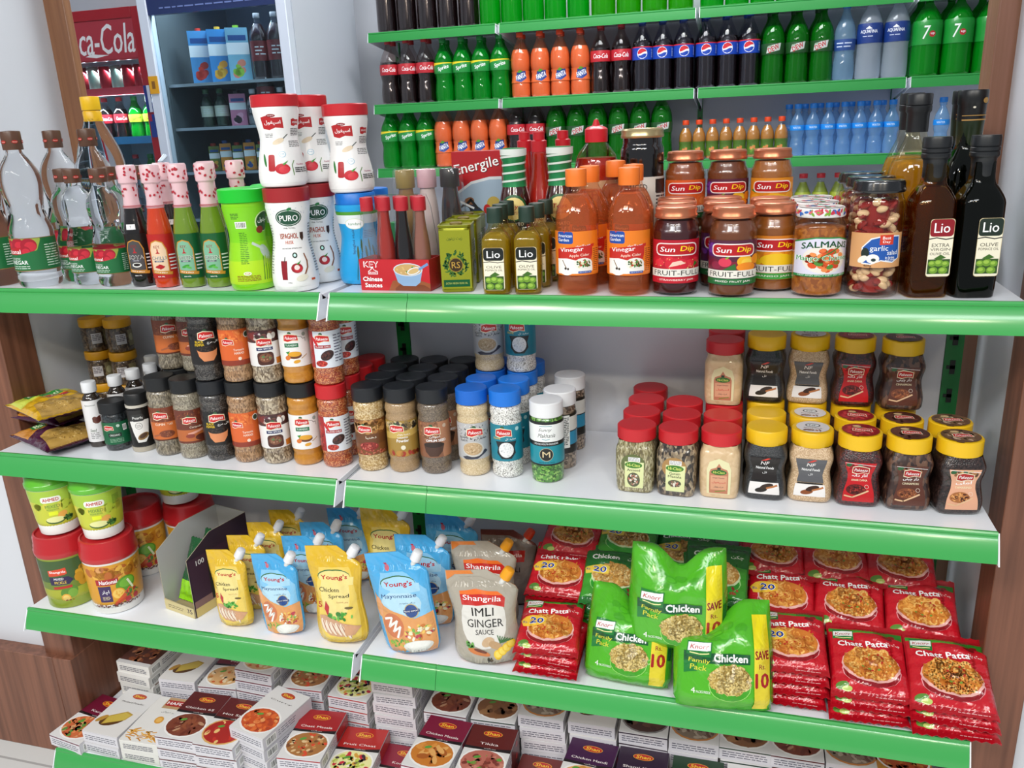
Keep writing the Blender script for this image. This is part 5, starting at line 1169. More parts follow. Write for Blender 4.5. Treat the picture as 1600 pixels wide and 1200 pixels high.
@kind
def sauce_bundle():
    rt = root_of('wrapped_sauce_pack')
    for i, (x, cp, bc) in enumerate(((-.040, '#8f7a3c', '#8a6a3a'), (-.002, '#c9a0a8', '#c8b8b4'), (.038, '#1a1416', '#1a1214'))):
        prof = sm([(0, 0), (.0165, 0), (.018, .002), (.018, .10), (.016, .125), (.0125, .145), (.0125, .155)], 2)
        b = obj('bottle', M().lathe([(r, z) for r, z in prof], 24, x=x), mat(bc, .15, coat=1), rt)
        obj('cap', ringcap(.0165, .150, .180, 28, x=x, ribs=False), mat(cp, .4), b)
    m = M().lathe([(1.0, .002), (1.0, .12), (.97, .150), (.93, .180), (.88, .1825), (0, .1828)], 44, ex=6, sx=.062, sy=.0205)
    obj('shrink_wrap', m, clear('#ffffff', .03, .05, gloss=1.4), rt); return rt
@kind
def jar_carton():
    rt = root_of('carton'); obj('tray', M().box(-.098, -.034, 0, .098, .034, .066), mat('#8a6a48', .7), rt, bevel=.001)
    obj('tape', M().box(-.0985, -.008, .001, .0985, .008, .0664), mat('#b79a6a', .35), rt); return rt
# ------------------------------------------------------------------ articles of the second shelf
SPROF = sm([(0, 0), (.022, 0), (.0262, .003), (.0265, .014), (.0245, .021), (.0265, .028), (.0262, .034), (.0262, .092), (.0268, .098), (.0245, .105), (.0268, .112), (.0262, .121), (.023, .126)], 2)
def spice(contents, capc, art, seed, scale=300, stretch=1.0):
    rt = root_of('spice_jar')
    obj('jar', M().lathe(SPROF, 28), grain(contents, scale*1.7, stretch=stretch), rt)
    obj('cap', ringcap(.0268, .127, .1518, 36, ribs=False), mat(capc, .4), rt)
    L = Lab(seed); art(L); decal('label', L, around([(.0266, 0), (.0266, .2)]), prints(), rt, du=.005)
    return rt
LX = .040
def sbg(L, c, z0=.032, z1=.096): L.r(-LX, z0, LX, z1, c)
def a_cumin(L):
    sbg(L, '#7a3a22'); L.bl(0, .08, .038, .014, 90, .0025, ['#8a4528', '#6a2e1a', '#9c5a34'], .35); L.r(-LX, .032, LX, .068, '#c8682c'); L.logo(-.002, .080, .020)
    L.t('CUMIN', -.004, .064, .0045, '#f5e9d5', w=.018); L.t('زیرہ', .014, .064, .005, '#f5e9d5'); L.e(.006, .045, .014, .007, '#7a3a20'); L.bl(.006, .045, .012, .006, 24, .0016, ['#9a5a38', '#5a2a18'], .35); L.s_([(-.02, .04), (-.006, .044)], .003, '#a35a38'); L.r(-LX, .032, LX, .0345, '#5a2814')
def a_coriander_seed(L):
    sbg(L, '#6a2f1e'); L.bl(0, .08, .038, .015, 90, .0025, ['#8c4a2a', '#5a2616', '#9c5a34'], .4); L.r(-LX, .036, LX, .058, '#b8632f'); L.logo(-.010, .076, .018); L.t('Coriander', .0, .063, .0038, '#f2e2cc', w=.022, sh=.2)
    L.s_([(-.014, .050), (.012, .056)], .004, '#e0a08c'); L.e(-.012, .046, .008, .004, '#8c3a2a'); L.bar(.012, .070, .021, .088); L.e(.008, .042, .012, .006, '#5a2618')
def a_bpepper(L):
    sbg(L, '#1a1718'); L.bl(0, .083, .038, .012, 60, .003, ['#26221f', '#0e0c0c', '#332d2a'], .9); L.logo(.001, .084, .021); L.t('BLACK', -.012, .0735, .0042, '#f0c81e', w=.014, b=.02); L.t('PEPPER', -.012, .068, .0042, '#f0c81e', w=.016, b=.02); L.t('کالی مرچ', .012, .071, .006, '#f2f2ef', w=.022)
    L.p([(-.018, .060), (.018, .060), (.015, .047), (.008, .038), (-.008, .038), (-.015, .047)], '#d98a5a'); L.e(0, .060, .018, .0055, '#2a201c'); L.bl(0, .060, .016, .004, 30, .0015, ['#453830', '#15100e'], .9)
def a_orange(L):
    sbg(L, '#d9622a'); L.bl(0, .083, .036, .012, 50, .0035, ['#e0702c', '#c8501e', '#ea8440'], .5); L.r(-LX, .032, LX, .041, '#8c3420'); L.logo(-.018, .074, .016); L.t('Turmeric', .0, .060, .0042, '#fbe9d8', w=.018); L.t('HARAD', .0, .054, .0042, '#fbe9d8', w=.016)
    L.e(.017, .085, .006, .006, '#e9e4dc'); L.e(.017, .085, .0045, .0045, '#3a4a3a'); L.e(0, .044, .003, .003, '#f0d8c4'); L.bar(.024, .066, .034, .092)
def a_mixed_spice(L):
    sbg(L, '#e7e4e2'); L.r(-LX, .074, LX, .096, '#4a2a2a'); L.bl(-.006, .085, .030, .009, 44, .005, ['#7a2a24', '#3a2420', '#8c5a4a', '#efe9e2', '#5a2a3a'], .8); L.logo(0, .0745, .020); L.r(-.014, .060, .014, .0655, '#1f2a5a'); L.t('MIX SPICES', 0, .0628, .0028, '#fff', w=.022)
    L.t('گرم مصالحہ', .002, .069, .0038, '#222', w=.02); L.rr(-.014, .034, .014, .057, '#4a2318', .006); L.e(0, .047, .011, .008, '#7a4a34'); L.bl(0, .047, .010, .007, 26, .0018, ['#8a5a40', '#4a3020', '#b08a6a', '#5a7a4a'], .6); L.r(.018, .034, .030, .045, '#c8782a')
def a_turmeric(L):
    sbg(L, '#ece9e6'); L.logo(-.003, .083, .019); L.s_([(.006, .086), (.015, .084), (.018, .080), (.022, .081), (.022, .075)], .0007, '#333'); L.r(-.015, .0665, .009, .0735, '#17693f'); L.t('TURMERIC', -.003, .070, .0032, '#e8f2ea', w=.020)
    L.e(.001, .052, .012, .006, '#6a3a20'); L.e(.001, .0545, .0115, .0045, '#e0a22a'); L.e(-.011, .048, .005, .004, '#d8742a', .4); L.p([(-.014, .058), (-.006, .060), (-.010, .054)], '#3a8a3a'); L.e(.004, .041, .006, .003, '#e0a22a', .2); L.s_([(.012, .046), (.022, .052)], .0012, '#b8925a'); L.e(.020, .088, .0035, .0035, '#9aa59c')
def a_chilli(L):
    sbg(L, '#dfe4ec'); L.r(-LX, .032, -.018, .096, '#a32326'); L.bl(-.030, .06, .010, .03, 40, .0022, ['#c8302a', '#7a1a18'], .8); L.logo(-.002, .083, .019); L.r(-.016, .0665, .012, .072, '#a01c22'); L.t('CRUSHED CHILLI', -.002, .0692, .0026, '#fff', w=.025)
    L.e(-.014, .078, .0025, .010, '#c8242a', .5); L.e(.005, .054, .012, .008, '#3a2422', .5); L.bl(.005, .054, .011, .007, 22, .0018, ['#2a1816', '#5a302a'], .8); L.e(-.006, .040, .010, .0055, '#b8322c'); L.bl(-.006, .040, .009, .005, 30, .0013, ['#d8503a', '#8c1f1c'], .8); L.lines(.018, .04, .034, .09, 10, '#667')
def a_beans(L):
    sbg(L, '#7a4a24'); L.bl(0, .083, .038, .013, 80, .0048, ['#b8854a', '#a36f38', '#c99a5c', '#8c5a2c'], .85); L.logo(-.008, .079, .019); L.r(-LX, .052, LX, .070, '#6a3f20'); L.t('دھنیا', .003, .064, .0055, '#f5eddc', w=.018); L.e(-.002, .048, .017, .008, '#8c2a24'); L.bl(-.002, .048, .016, .007, 50, .0015, ['#b03a30', '#d06a5a', '#7a1f1c'], .8); L.bl(.0, .037, .034, .005, 60, .0014, ['#9c3a30', '#c06a50'], .8)
def a_powder(L):
    sbg(L, '#a3823a'); L.bl(0, .086, .038, .010, 60, .0045, ['#d8c49a', '#3a342c', '#c8ab74', '#8c7448'], .85); L.p([(-LX, .074), (0, .077), (LX, .082), (LX, .070), (-LX, .062)], '#c8a858'); L.logo(-.008, .082, .019); L.t('دھنیا پاؤڈر', .004, .0715, .004, '#fff', w=.022); L.t('CORIANDER', .002, .066, .003, '#fff', w=.018); L.t('Powder', .002, .0605, .0055, '#fff', w=.021, b=.02); L.e(.002, .048, .004, .004, '#e8e0c8'); L.bl(0, .037, .036, .006, 14, .006, ['#a33424', '#b8863a', '#8c5a2a'], .7)
def a_omum(L):
    sbg(L, '#8a5a40'); L.bl(0, .080, .038, .018, 110, .0022, ['#a8714c', '#6a4028', '#c08a60'], .35); L.p([(.008, .096), (LX, .096), (LX, .032), (.016, .032)], '#b07a5a'); L.logo(-.002, .080, .021); L.t('اجوائن', .002, .0695, .005, '#fff', w=.018); L.t('OMUM SEED', .004, .0628, .0042, '#fff', w=.034, b=.03)
    L.p([(-.018, .055), (.018, .055), (.014, .042), (.006, .034), (-.008, .034), (-.015, .042)], '#4a2e22'); L.e(0, .055, .018, .005, '#2e1d16'); L.e(.020, .088, .0035, .0035, '#c8b09a')
def a_sesame(L):
    sbg(L, '#b9b8b9'); L.bl(0, .080, .038, .016, 90, .0018, ['#d8d4cc', '#9a9898', '#4a4a4a'], .5); L.logo(.004, .080, .021); L.t('SESAME', -.016, .071, .0038, '#22252a', w=.017); L.t('SEEDS', -.016, .066, .0034, '#22252a', w=.014); L.t('سفید تل', .014, .069, .0055, '#22252a', w=.020)
    L.p([(-.020, .036), (.022, .048), (.026, .044), (.006, .033), (-.014, .032)], '#3a3a48'); L.e(.0, .050, .0185, .0135, '#cfcac2'); L.e(-.001, .051, .0165, .0115, '#c0a27c'); L.bl(-.001, .051, .015, .010, 60, .0012, ['#d8bf9a', '#a8875c'], .6)
def a_salt(L):
    sbg(L, '#157f93'); L.logo(-.004, .082, .021); L.t('SESAME', -.016, .072, .0034, '#e9c93a', w=.014); L.t('سفید تل', .008, .071, .0045, '#e8f2f2', w=.018)
    L.p([(-.018, .067), (.018, .067), (.014, .056), (.016, .046), (.008, .036), (-.008, .036), (-.016, .046), (-.014, .056)], '#1c2024'); L.e(0, .052, .0125, .0135, '#e9e9e9'); L.bl(0, .052, .011, .012, 50, .001, ['#cfd2d4', '#fff', '#b8bcc0'], .6); L.e(.020, .088, .0035, .0035, '#a8d0d4')
SPK = dict(
    spice_cumin=(['#8a7f6c', '#6f6554', '#9c917c', '#5c5346'], '#191a1c', a_cumin, 61, 420, .3), spice_coriander=(['#8f8674', '#756b5b', '#a59c88'], '#191a1c', a_coriander_seed, 62, 380, .6),
    spice_black_pepper=(['#2a2624', '#3d3835', '#1a1716', '#55504c'], '#1b1d22', a_bpepper, 63, 330, 1), spice_orange=(['#a8805c', '#94704e', '#b8926c', '#7c5c40'], '#191a1c', a_orange, 64, 300, .5),
    spice_mixed=(['#a89880', '#8c7c66', '#6a5a48', '#c0b198'], '#1b1d20', a_mixed_spice, 65, 200, .7), spice_turmeric=(['#bd7e22', '#c4862a'], '#191a1c', a_turmeric, 66, 90, 1),
    spice_chilli=(['#a3492c', '#c06a3c', '#8c3420', '#d08c5a'], '#c31f26', a_chilli, 67, 330, 1), spice_beans=(['#c9ac7c', '#b8985f', '#dcc496', '#a58450'], '#1b1d22', a_beans, 68, 260, 1),
    spice_powder=(['#a98a62', '#b3946c', '#9c7e58'], '#1b1d22', a_powder, 69, 600, 1), spice_omum=(['#6f6052', '#85745f', '#574a3e'], '#1b1d22', a_omum, 70, 520, 1),
    spice_sesame=(['#d2bb92', '#c4aa7e', '#e0cca8'], '#1666c9', a_sesame, 71, 520, 1), spice_white=(['#e9e7e2', '#d6d4cf', '#f6f5f2', '#8f8d88'], '#1874d8', a_salt, 72, 460, 1))
for _n, _a in SPK.items():
    def _mk(a=_a): return spice(a[0], a[1], a[2], a[3], a[4], a[5])
    KINDS[_n] = _mk
@kind
def makhana_jar():
    rt = root_of('snack_jar'); prof = sm([(0, 0), (.024, 0), (.0272, .003), (.0275, .100), (.0265, .108), (.024, .112), (.024, .116)], 2)
    obj('jar', M().lathe(prof, 28), grain(['#5a9a34', '#3f7a26', '#8cba5a', '#2f5a1c'], 300), rt); obj('cap', ringcap(.0275, .113, .138, 36, ribs=False), mat('#e6e6e8', .35), rt)
    L = Lab(73); w = .052; L.r(-w, .032, w, .108, '#151617'); L.r(-w, .073, w, .103, '#eef0ee'); L.r(-w, .035, w, .068, '#168c9c'); L.r(-w, .066, w, .0735, '#121314')
    L.t('Sunny', -.001, .0935, .007, '#3a3a3a', w=.022, b=-.005, sh=.4); L.t('Makhania', .001, .0845, .007, '#3a3a3a', w=.029, b=-.005, sh=.4); L.t('CREATED MOUTH FRESHENER', 0, .0698, .003, '#e8eef0', w=.042); L.e(0, .0515, .0115, .0115, '#c9b48c'); L.e(0, .0515, .0108, .0108, '#141414'); L.t('M', 0, .0518, .010, '#d8c49a', w=.0125); L.t('SINCE FOR 2015', 0, .0375, .002, '#0a3a44', w=.026)
    L.s_([(-.006, .0785), (0, .077), (.006, .0785)], .0008, '#168c9c'); L.s_([(-.010, .1005), (.010, .1005)], .0008, '#168c9c')
    decal('label', L, around([(.0278, 0), (.0278, .2)]), prints(), rt, du=.005); return rt
@kind
def snack_jar_brown():
    rt = root_of('snack_jar'); prof = sm([(0, 0), (.024, 0), (.0272, .003), (.0275, .100), (.0265, .108), (.024, .112), (.024, .116)], 2)
    obj('jar', M().lathe(prof, 28), grain(['#6a5a4c', '#8a7866', '#4a3d33', '#a08c78'], 260), rt); obj('cap', ringcap(.0275, .113, .138, 36, ribs=False), mat('#e2e2e4', .35), rt)
    L = Lab(74); w = .052; L.r(-w, .030, w, .100, '#1a1613'); L.r(-w, .070, w, .095, '#d9d7d2'); L.r(-w, .045, w, .068, '#2f8cb4'); L.r(-.006, .040, .020, .098, '#efefec'); L.lines(-.004, .045, .018, .095, 16, '#444', .5)
    decal('label', L, around([(.0278, 0), (.0278, .2)]), prints(), rt, du=.005); return rt
@kind
def white_cap_bottle():
    rt = root_of('seasoning_bottle'); prof = sm([(0, 0), (.016, 0), (.0178, .002), (.0178, .088), (.016, .099), (.0105, .106), (.0105, .112)], 2)
    obj('bottle', M().lathe(prof, 24), mat('#2c211a', .12, coat=1), rt); obj('cap', ringcap(.0135, .110, .130, 28), mat('#e6e7ea', .35), rt)
    L = Lab(75); w = .030; L.r(-w, .012, w, .096, '#e6e4e4'); L.t('Ajinomoto', -.003, .086, .004, '#3a4a3a', w=.020, sh=.3); L.e(.016, .082, .004, .004, '#3a3a34'); L.bl(.006, .058, .010, .010, 7, .006, ['#5a2a24', '#6a3a2c'], .9); L.t('Seed', -.004, .036, .006, '#3a5a3a', w=.012, sh=.3); L.lines(-.010, .018, .006, .032, 4, '#777'); L.bar(.010, .020, .018, .030)
    decal('label', L, around([(.0181, 0), (.0181, .2)]), prints(), rt, du=.004); return rt
@kind
def herb_jar_green():
    rt = root_of('herb_jar'); prof = sm([(0, 0), (.022, 0), (.0245, .003), (.0245, .066), (.022, .072), (.021, .078)], 2)
    obj('jar', M().lathe(prof, 26), grain(['#23272a', '#33393d', '#15181a'], 300), rt); obj('cap', ringcap(.0255, .074, .096, 32, ribs=False), mat('#16181b', .4), rt)
    L = Lab(76); L.r(-.032, .014, .032, .058, '#17603c'); L.logo(-.012, .047, .014); L.r(-.014, .029, .010, .0365, '#0c2016'); L.t('OREGANO', -.002, .0328, .004, '#dfe9df', w=.018); L.bar(.014, .040, .022, .052); L.e(.006, .051, .003, .003, '#bcd0c0'); L.lines(-.012, .018, .012, .026, 3, '#9ac0a4')
    decal('label', L, around([(.0248, 0), (.0248, .2)]), prints(), rt, du=.005); return rt
@kind
def pepper_shaker():
    rt = root_of('seasoning_shaker'); obj('jar', M().lathe(sm([(0, 0), (.019, 0), (.0215, .003), (.0215, .085), (.020, .090), (.019, .096)], 2), 26), mat('#1b1716', .2, coat=.6), rt)
    obj('cap', ringcap(.021, .094, .115, 32, ribs=False), mat('#17181a', .4), rt)
    obj('base', M().lathe([(0, .0005), (.0212, .0005), (.0219, .006), (.0219, .010), (0, .010)], 26), mat('#b0a898', .3), rt); obj('neck_ring', M().lathe([(0, .088), (.0214, .088), (.0214, .093), (0, .093)], 26), mat('#c8c2b6', .35), rt)
    L = Lab(77); L.r(-.026, .012, .026, .084, '#191615'); L.p([(-.020, .062), (-.006, .064), (.012, .064), (.016, .064), (.010, .030), (.004, .020), (-.010, .020), (-.016, .040)], '#e6e4e0'); L.rr(-.016, .062, .008, .076, '#2c2c2c', .005); L.t('Pearls', -.004, .069, .005, '#f0f0ee', w=.018); L.e(-.004, .053, .0065, .0065, '#3a3a38'); L.e(-.004, .053, .0058, .0058, '#e6e4e0'); L.lines(-.008, .050, 0, .056, 3, '#555'); L.e(.001, .032, .011, .006, '#8a6a3a', .5); L.e(.001, .033, .008, .004, '#4a2f1a', .5)
    decal('label', L, around([(.0218, 0), (.0218, .2)]), prints(), rt, du=.005); return rt
@kind
def yellow_lid_jar():
    rt = root_of('spice_jar'); obj('jar', M().lathe(sm([(0, 0), (.023, 0), (.026, .003), (.026, .046), (.025, .051), (.023, .054)], 2), 26), grain(['#4a3a2c', '#5c4a38', '#3a2c20', '#7a6448'], 260), rt)
    obj('lid', ringcap(.0275, .053, .0705, 34), mat('#d99c1a', .4), rt)
    L = Lab(78); L.r(-.012, .018, .008, .040, '#cfcaca'); L.lines(-.010, .024, .006, .038, 4, '#5a5058', .5); L.r(.013, .012, .030, .046, '#8a7f5c'); L.e(.021, .03, .006, .008, '#b9b48a')
    decal('label', L, around([(.0263, 0), (.0263, .2)]), prints(), rt, du=.005); return rt

def square_jar(name, prof, contents, lidc, art, seed, ex=5, scale=300, stretch=1, lid=(.0305, .086, .107), ribs=False, lidart=None):
    rt = root_of(name); obj('jar', M().lathe(prof, 40, ex=ex), grain(contents, scale*1.9, stretch=stretch) if isinstance(contents, list) else contents, rt)
    l = obj('lid', ringcap(*lid, 44, ribs=ribs, dome=.0005), mat(lidc, .38), rt)
    if lidart: D = Lab(seed+100); lidart(D); decal('lid_print', D, flat(0, 0, lid[2]+.0006, (1, 0, 0), (0, 1, 0)), prints(), l, du=None)
    L = Lab(seed); art(L); decal('label', L, around(prof, ex=ex), prints(), rt, du=.005, dv=.006, off=.0007); return rt
HPROF = sm([(0, 0), (.025, 0), (.0305, .003), (.0312, .066), (.030, .074), (.027, .080), (.0265, .087)], 2)
def hic(word, c1, arch=False):
    def art(L):
        if arch:
            L.p([(-.018, .009), (.018, .009), (.018, .050), (.014, .062), (0, .068), (-.014, .062), (-.018, .050)], '#e2dcae'); L.p([(-.014, .010), (.014, .010), (.014, .045), (.012, .050), (.004, .053), (0, .060), (-.004, .053), (-.012, .050), (-.014, .045)], '#bd7a5c'); L.r(-.012, .016, .012, .040, '#d8a07e'); L.r(-.0025, .050, .0025, .0535, '#22301f')
            L.e(0, .0455, .0115, .0045, '#2f6a24'); L.t('Hi-Class', 0, .0455, .004, '#dfe86a', w=.017, sh=.1); L.t('اسپغول', 0, .0285, .0042, '#c8242a', w=.020); L.t('Ginger Powder', 0, .036, .0024, '#7a3a3a', w=.018); L.t('ادرک پاؤڈر', 0, .021, .003, '#333', w=.014); L.s_([(-.005, .013), (.010, .016)], .0012, '#6a8a2a')
        else:
            L.e(-.001, .050, .019, .017, c1); L.p([(-.014, .010), (.015, .010), (.016, .054), (.009, .054), (.006, .060), (-.004, .060), (-.008, .054), (-.0135, .054)], '#dfe3a8'); L.e(0, .049, .0135, .0055, '#3a7a24'); L.t('Hi-Class', 0, .049, .005, '#e6f07a', w=.020, sh=.1)
            for i, s in enumerate(word): L.t(s, 0, .0405-i*.005, .0042, '#1c2414', w=.020 if len(s) > 5 else .016)
            L.e(0, .024, .010, .0125 if len(word) == 1 else .006, '#5a5a44'); L.bl(0, .024 if len(word) == 1 else .022, .009, .011 if len(word) == 1 else .006, 34, .0022, ['#d8c9b8', '#8c7a5c', '#c87a6a', '#e8e4d8', '#3a3428'], .6)
            L.r(-.008, .055, .010, .062, '#f0f0f0'); L.lines(-.007, .0555, .009, .0615, 3, '#555', .4)
    return art
@kind
def aniseed_jar(): return square_jar('spice_jar', HPROF, ['#a39a74', '#84794f', '#bdb592', '#6a6040'], '#c32129', hic(('Aniseed',), '#5f6a3a'), 81, scale=330, stretch=.3)
@kind
def garam_jar(): return square_jar('spice_jar', HPROF, ['#6a5a48', '#3f342b', '#8c7a62', '#a8967a', '#2a231e'], '#c32129', hic(('Garam', 'Masala'), '#a8804a'), 82, scale=150, stretch=.5)
@kind
def ginger_jar(): return square_jar('spice_jar', HPROF, ['#d9bb92', '#d2b389'], '#c8222a', hic((), 0, True), 83, scale=80)
WPROF = sm([(0, 0), (.026, 0), (.0315, .003), (.0325, .014), (.0322, .024), (.0285, .042), (.0282, .052), (.0318, .066), (.0318, .074), (.0285, .083), (.0265, .089)], 2)
LID2 = (.0305, .088, .111)
def nfart(bg, photo):
    def art(L):
        L.p([(-.0205, .034), (.0205, .034), (.019, .046), (.023, .072), (-.023, .072), (-.019, .046)], bg); L.p([(-.0235, .012), (.0235, .012), (.022, .031), (-.022, .031)], '#ece8e6'); L.e(-.004, .019, .009, .004, photo[0], .2); L.e(.004, .025, .010, .004, photo[1], .3); L.s_([(.004, .022), (.019, .027)], .0028, '#b5713f')
        L.p([(-.006, .0665), (.004, .071), (.008, .0705), (.001, .067)], '#d83a2a'); L.t('NF', 0, .0625, .0055, '#e9e4e2', w=.013, b=.03, sh=.2); L.t('Natural Foods', 0, .0545, .0045, '#fff', w=.028, b=.02, sh=.1); L.t('تل', 0, .0465, .004, '#eee', w=.007); L.r(-.019, .0315, .019, .0335, '#151515')
    return art
@kind
def nf_black_jar(): return square_jar('seed_jar', WPROF, ['#1c1d20', '#2a2c30', '#111214'], '#eabb18', nfart('#1e1716', ('#2a2420', '#3a2c24')), 84, scale=420, lid=LID2, ribs=True)
@kind
def nf_grey_jar():
    def la(D): D.e(0, 0, .024, .024, '#ddd8da'); D.e(0, .006, .011, .008, '#26303a'); D.e(0, .006, .009, .0062, '#dfe4e8'); D.t('NF', 0, .006, .006, '#26303a', w=.010); D.t('Natural Foods', 0, -.006, .004, '#3a3a4a', w=.026); D.bl(0, -.015, .016, .005, 12, .003, ['#a8623a', '#6a3a2a'], .6)
    return square_jar('seed_jar', WPROF, ['#c9a983', '#b89670', '#dcc09c'], '#eabb18', nfart('#5a5a5e', ('#8a4a24', '#3a2014')), 85, scale=460, lid=LID2, ribs=True, lidart=la)
def pkart(bg, up, txt, urdu, blob, cols):
    def art(L):
        P = [(-.0225, .010), (.0225, .010), (.0215, .026), (.0185, .042), (.0185, .054), (.0225, .072), (-.0225, .072), (-.0185, .054), (-.0185, .042), (-.0215, .026)]
        L.p(P, bg); L.bl(0, .064, .019, .008, 46, .003, up, .6); L.e(-.016, .068, .0045, .003, '#1f5a2c', .3); L.logo(.001, .060, .018, c='#b01c1c' if bg != '#c0141c' else '#a30f16'); L.t(urdu, 0, .0505, .0062, '#fff', w=.023, b=.02); L.t(txt, 0, .0435, .0032, '#f2e6c0', w=.024)
        L.e(.011, .034, .003, .003, '#e8d8c8'); L.e(.011, .034, .0025, .0025, bg); L.e(-.004, .029, .014, .008, blob); L.bl(-.004, .029, .013, .007, 50, .0017, cols, .6); L.s_([(-.019, .019), (-.008, .017), (.013, .028)], .0022, '#e0b890'); L.s_([(-.021, .071), (.021, .068)], .0006, '#eee')
    return art
def pklid(bg, cols):
    def la(D): D.e(0, 0, .0265, .0265, bg); D.bl(0, 0, .024, .024, 40, .004, cols, .6); D.logo(.002, 0, .020); D.e(-.004, .014, .006, .004, '#d8b888'); D.p([(-.013, -.020), (-.004, -.024), (-.006, -.0298), (-.015, -.0262)], bg)
    return la
@kind
def pomegranate_jar(): return square_jar('spice_jar', WPROF, ['#3a1414', '#571c1a', '#2a1010'], '#eabb18', pkart('#c0141c', ['#d8202a', '#8c0f18', '#e8424a'], 'ANAR DANA', 'انار دانہ', '#5a1410', ['#7a1c18', '#a3342c', '#3a0c0c']), 86, scale=260, lid=LID2, lidart=pklid('#8c1a20', ['#a3222a', '#7a141a', '#c83a40']))
@kind
def cinnamon_jar(): return square_jar('spice_jar', WPROF, ['#3a2620', '#4f352a', '#2a1a16', '#6a4a38'], '#eabb18', pkart('#5a2f22', ['#7a4530', '#8c5438', '#452218'], 'CINNAMON', 'دار چینی', '#7a4228', ['#a8663c', '#5c2f1c', '#8c4c2c']), 87, scale=120, stretch=.4, lid=LID2, lidart=pklid('#4a2118', ['#5a2c20', '#3a1812', '#7a4530']))
@kind
def tamarind_jar(): return square_jar('spice_jar', WPROF, ['#2a1c1a', '#382622', '#1c1210'], '#eabb18', pkart('#e2a888', ['#8c5a34', '#b8814e', '#5c3a20', '#d8b070'], 'TAMARIND', 'املی', '#a86838', ['#c8864a', '#5a2818', '#3a1810', '#e0a060']), 88, scale=200, lid=LID2, lidart=pklid('#6a4a34', ['#8c6a4a', '#3a2a20', '#c8a890']))
# ------------------------------------------------------------------ the top shelf
def A(kind_, px, py, r, label, cat, group=None, rz=0, t=1, **k):
    c = base(px, py, T[t], r); return put(kind_, (c.x, c.y, T[t]+.0002), label, cat, group, rz, **k)
def P(kind_, x, y, label, cat, group=None, rz=0, t=1, dz=0, **k): return put(kind_, (x, y, T[t]+.0002+dz), label, cat, group, rz, **k)
g = 'jam jars on the top shelf'
P('jam_strawberry', .541, .048, 'dark strawberry jam jar with red label and copper lid, frontmost of its column', 'jar', g, rz=3)
P('jam_orange', .541, .120, 'copper-lidded jam jar directly behind the front strawberry jam', 'jar', g, rz=3)
P('jam_orange', .540, .192, 'copper-lidded jam jar third back in the strawberry column', 'jar', g, rz=3)
P('jam_mixed', .627, .040, 'mixed fruit jam jar with purple and yellow fruit label, front and centre of the jams', 'jar', g, rz=3)
P('jam_grape', .612, .112, 'purple labelled jam jar half hidden behind the front mixed fruit jam', 'jar', g, rz=3)
P('jam_grape', .607, .186, 'copper-lidded jam jar third back in the mixed fruit column', 'jar', g, rz=3)
P('jam_mango', .685, .085, 'mango jam jar with yellow fruit label, between mixed fruit jam and chutney', 'jar', g, rz=3)
P('jam_mango', .678, .160, 'copper-lidded jam jar just behind the front mango jam', 'jar', g, rz=3)
put('jar_carton', (.600, .2515, T[1]+.0002), 'low brown carton carrying the three raised jam jars', 'box')
P('jam_orange', .537, .252, 'raised orange jam jar with orange label, first of the three at the back', 'jar', g, dz=.068, rz=3)
P('jam_mixed', .600, .252, 'raised purple labelled jam jar, middle of the three at the back', 'jar', g, dz=.068, rz=3)
P('jam_golden', .664, .252, 'raised golden apple jam jar, last of the three at the back beside the chutneys', 'jar', g, dz=.068, rz=3)
g = 'chutney jars on the top shelf'
P('chutney_jar', .743, .048, 'mango chutney jar with green and white label, front one of three', 'jar', g, rz=12)
P('chutney_jar', .741, .122, 'chutney jar with flowered lid, middle one of three', 'jar', g, rz=12)
P('chutney_jar', .741, .198, 'chutney jar with flowered lid, rearmost of three', 'jar', g, rz=12)
g = 'garlic pickle jars on the top shelf'
P('garlic_jar', .812, .048, 'tall jar of garlic and red peppers with black lid, frontmost of three', 'jar', g, rz=6)
P('garlic_jar', .806, .126, 'black-lidded garlic pickle jar second in its column', 'jar', g, rz=20)
P('garlic_jar', .806, .208, 'black-lidded garlic pickle jar rearmost in its column', 'jar', g, rz=-10)
g = 'square olive oil bottles'
P('olive_oil_brown', .880, .052, 'square olive oil bottle of brown-gold oil with a red-headed label', 'bottle', g, rz=9)
P('olive_oil_dark', .938, .056, 'black square olive oil bottle with a green-headed label, at the shelf end', 'bottle', g, rz=9)
g = 'tall oil bottles behind the square ones'
P('oil_bottle_round', .869, .150, 'tall clear bottle of golden oil with black cap, nearer of two', 'bottle', g, s=.942)
P('oil_bottle_round', .862, .232, 'tall clear bottle of golden oil with black cap, farther of two', 'bottle', g, s=.95)
P('oil_bottle_green', .933, .142, 'tall dark green oil bottle with gold bands on its black cap', 'bottle', g, s=.936, rz=8)
P('oil_bottle_green', .945, .222, 'dark oil bottle hidden behind the gold-banded one', 'bottle', g, s=.94, rz=8)
g = 'apple cider vinegar bottles'
P('vinegar_amber', .403, .040, 'amber apple cider vinegar bottle with orange cap, beside the small olive oils', 'bottle', g, rz=-9)
P('vinegar_amber', .481, .042, 'amber apple cider vinegar bottle with orange cap, beside the strawberry jam', 'bottle', g, rz=-9)
P('vinegar_amber', .409, .116, 'amber vinegar bottle directly behind the one beside the small olive oils', 'bottle', g, rz=-9)
P('vinegar_amber', .482, .122, 'amber vinegar bottle directly behind the one beside the strawberry jam', 'bottle', g, rz=-9)
P('vinegar_amber', .442, .178, 'amber vinegar bottle of the rear row, its orange cap between the others', 'bottle', g, rz=-9, s=1.02)
P('hot_sauce_round', .408, .238, 'round bottle of red chilli sauce with red nozzle cap', 'bottle', s=1.132)
P('dark_preserve_jar', .474, .248, 'large black jar of olives with a dull gold lid', 'jar', rz=8)
g = 'small square olive oil bottles'
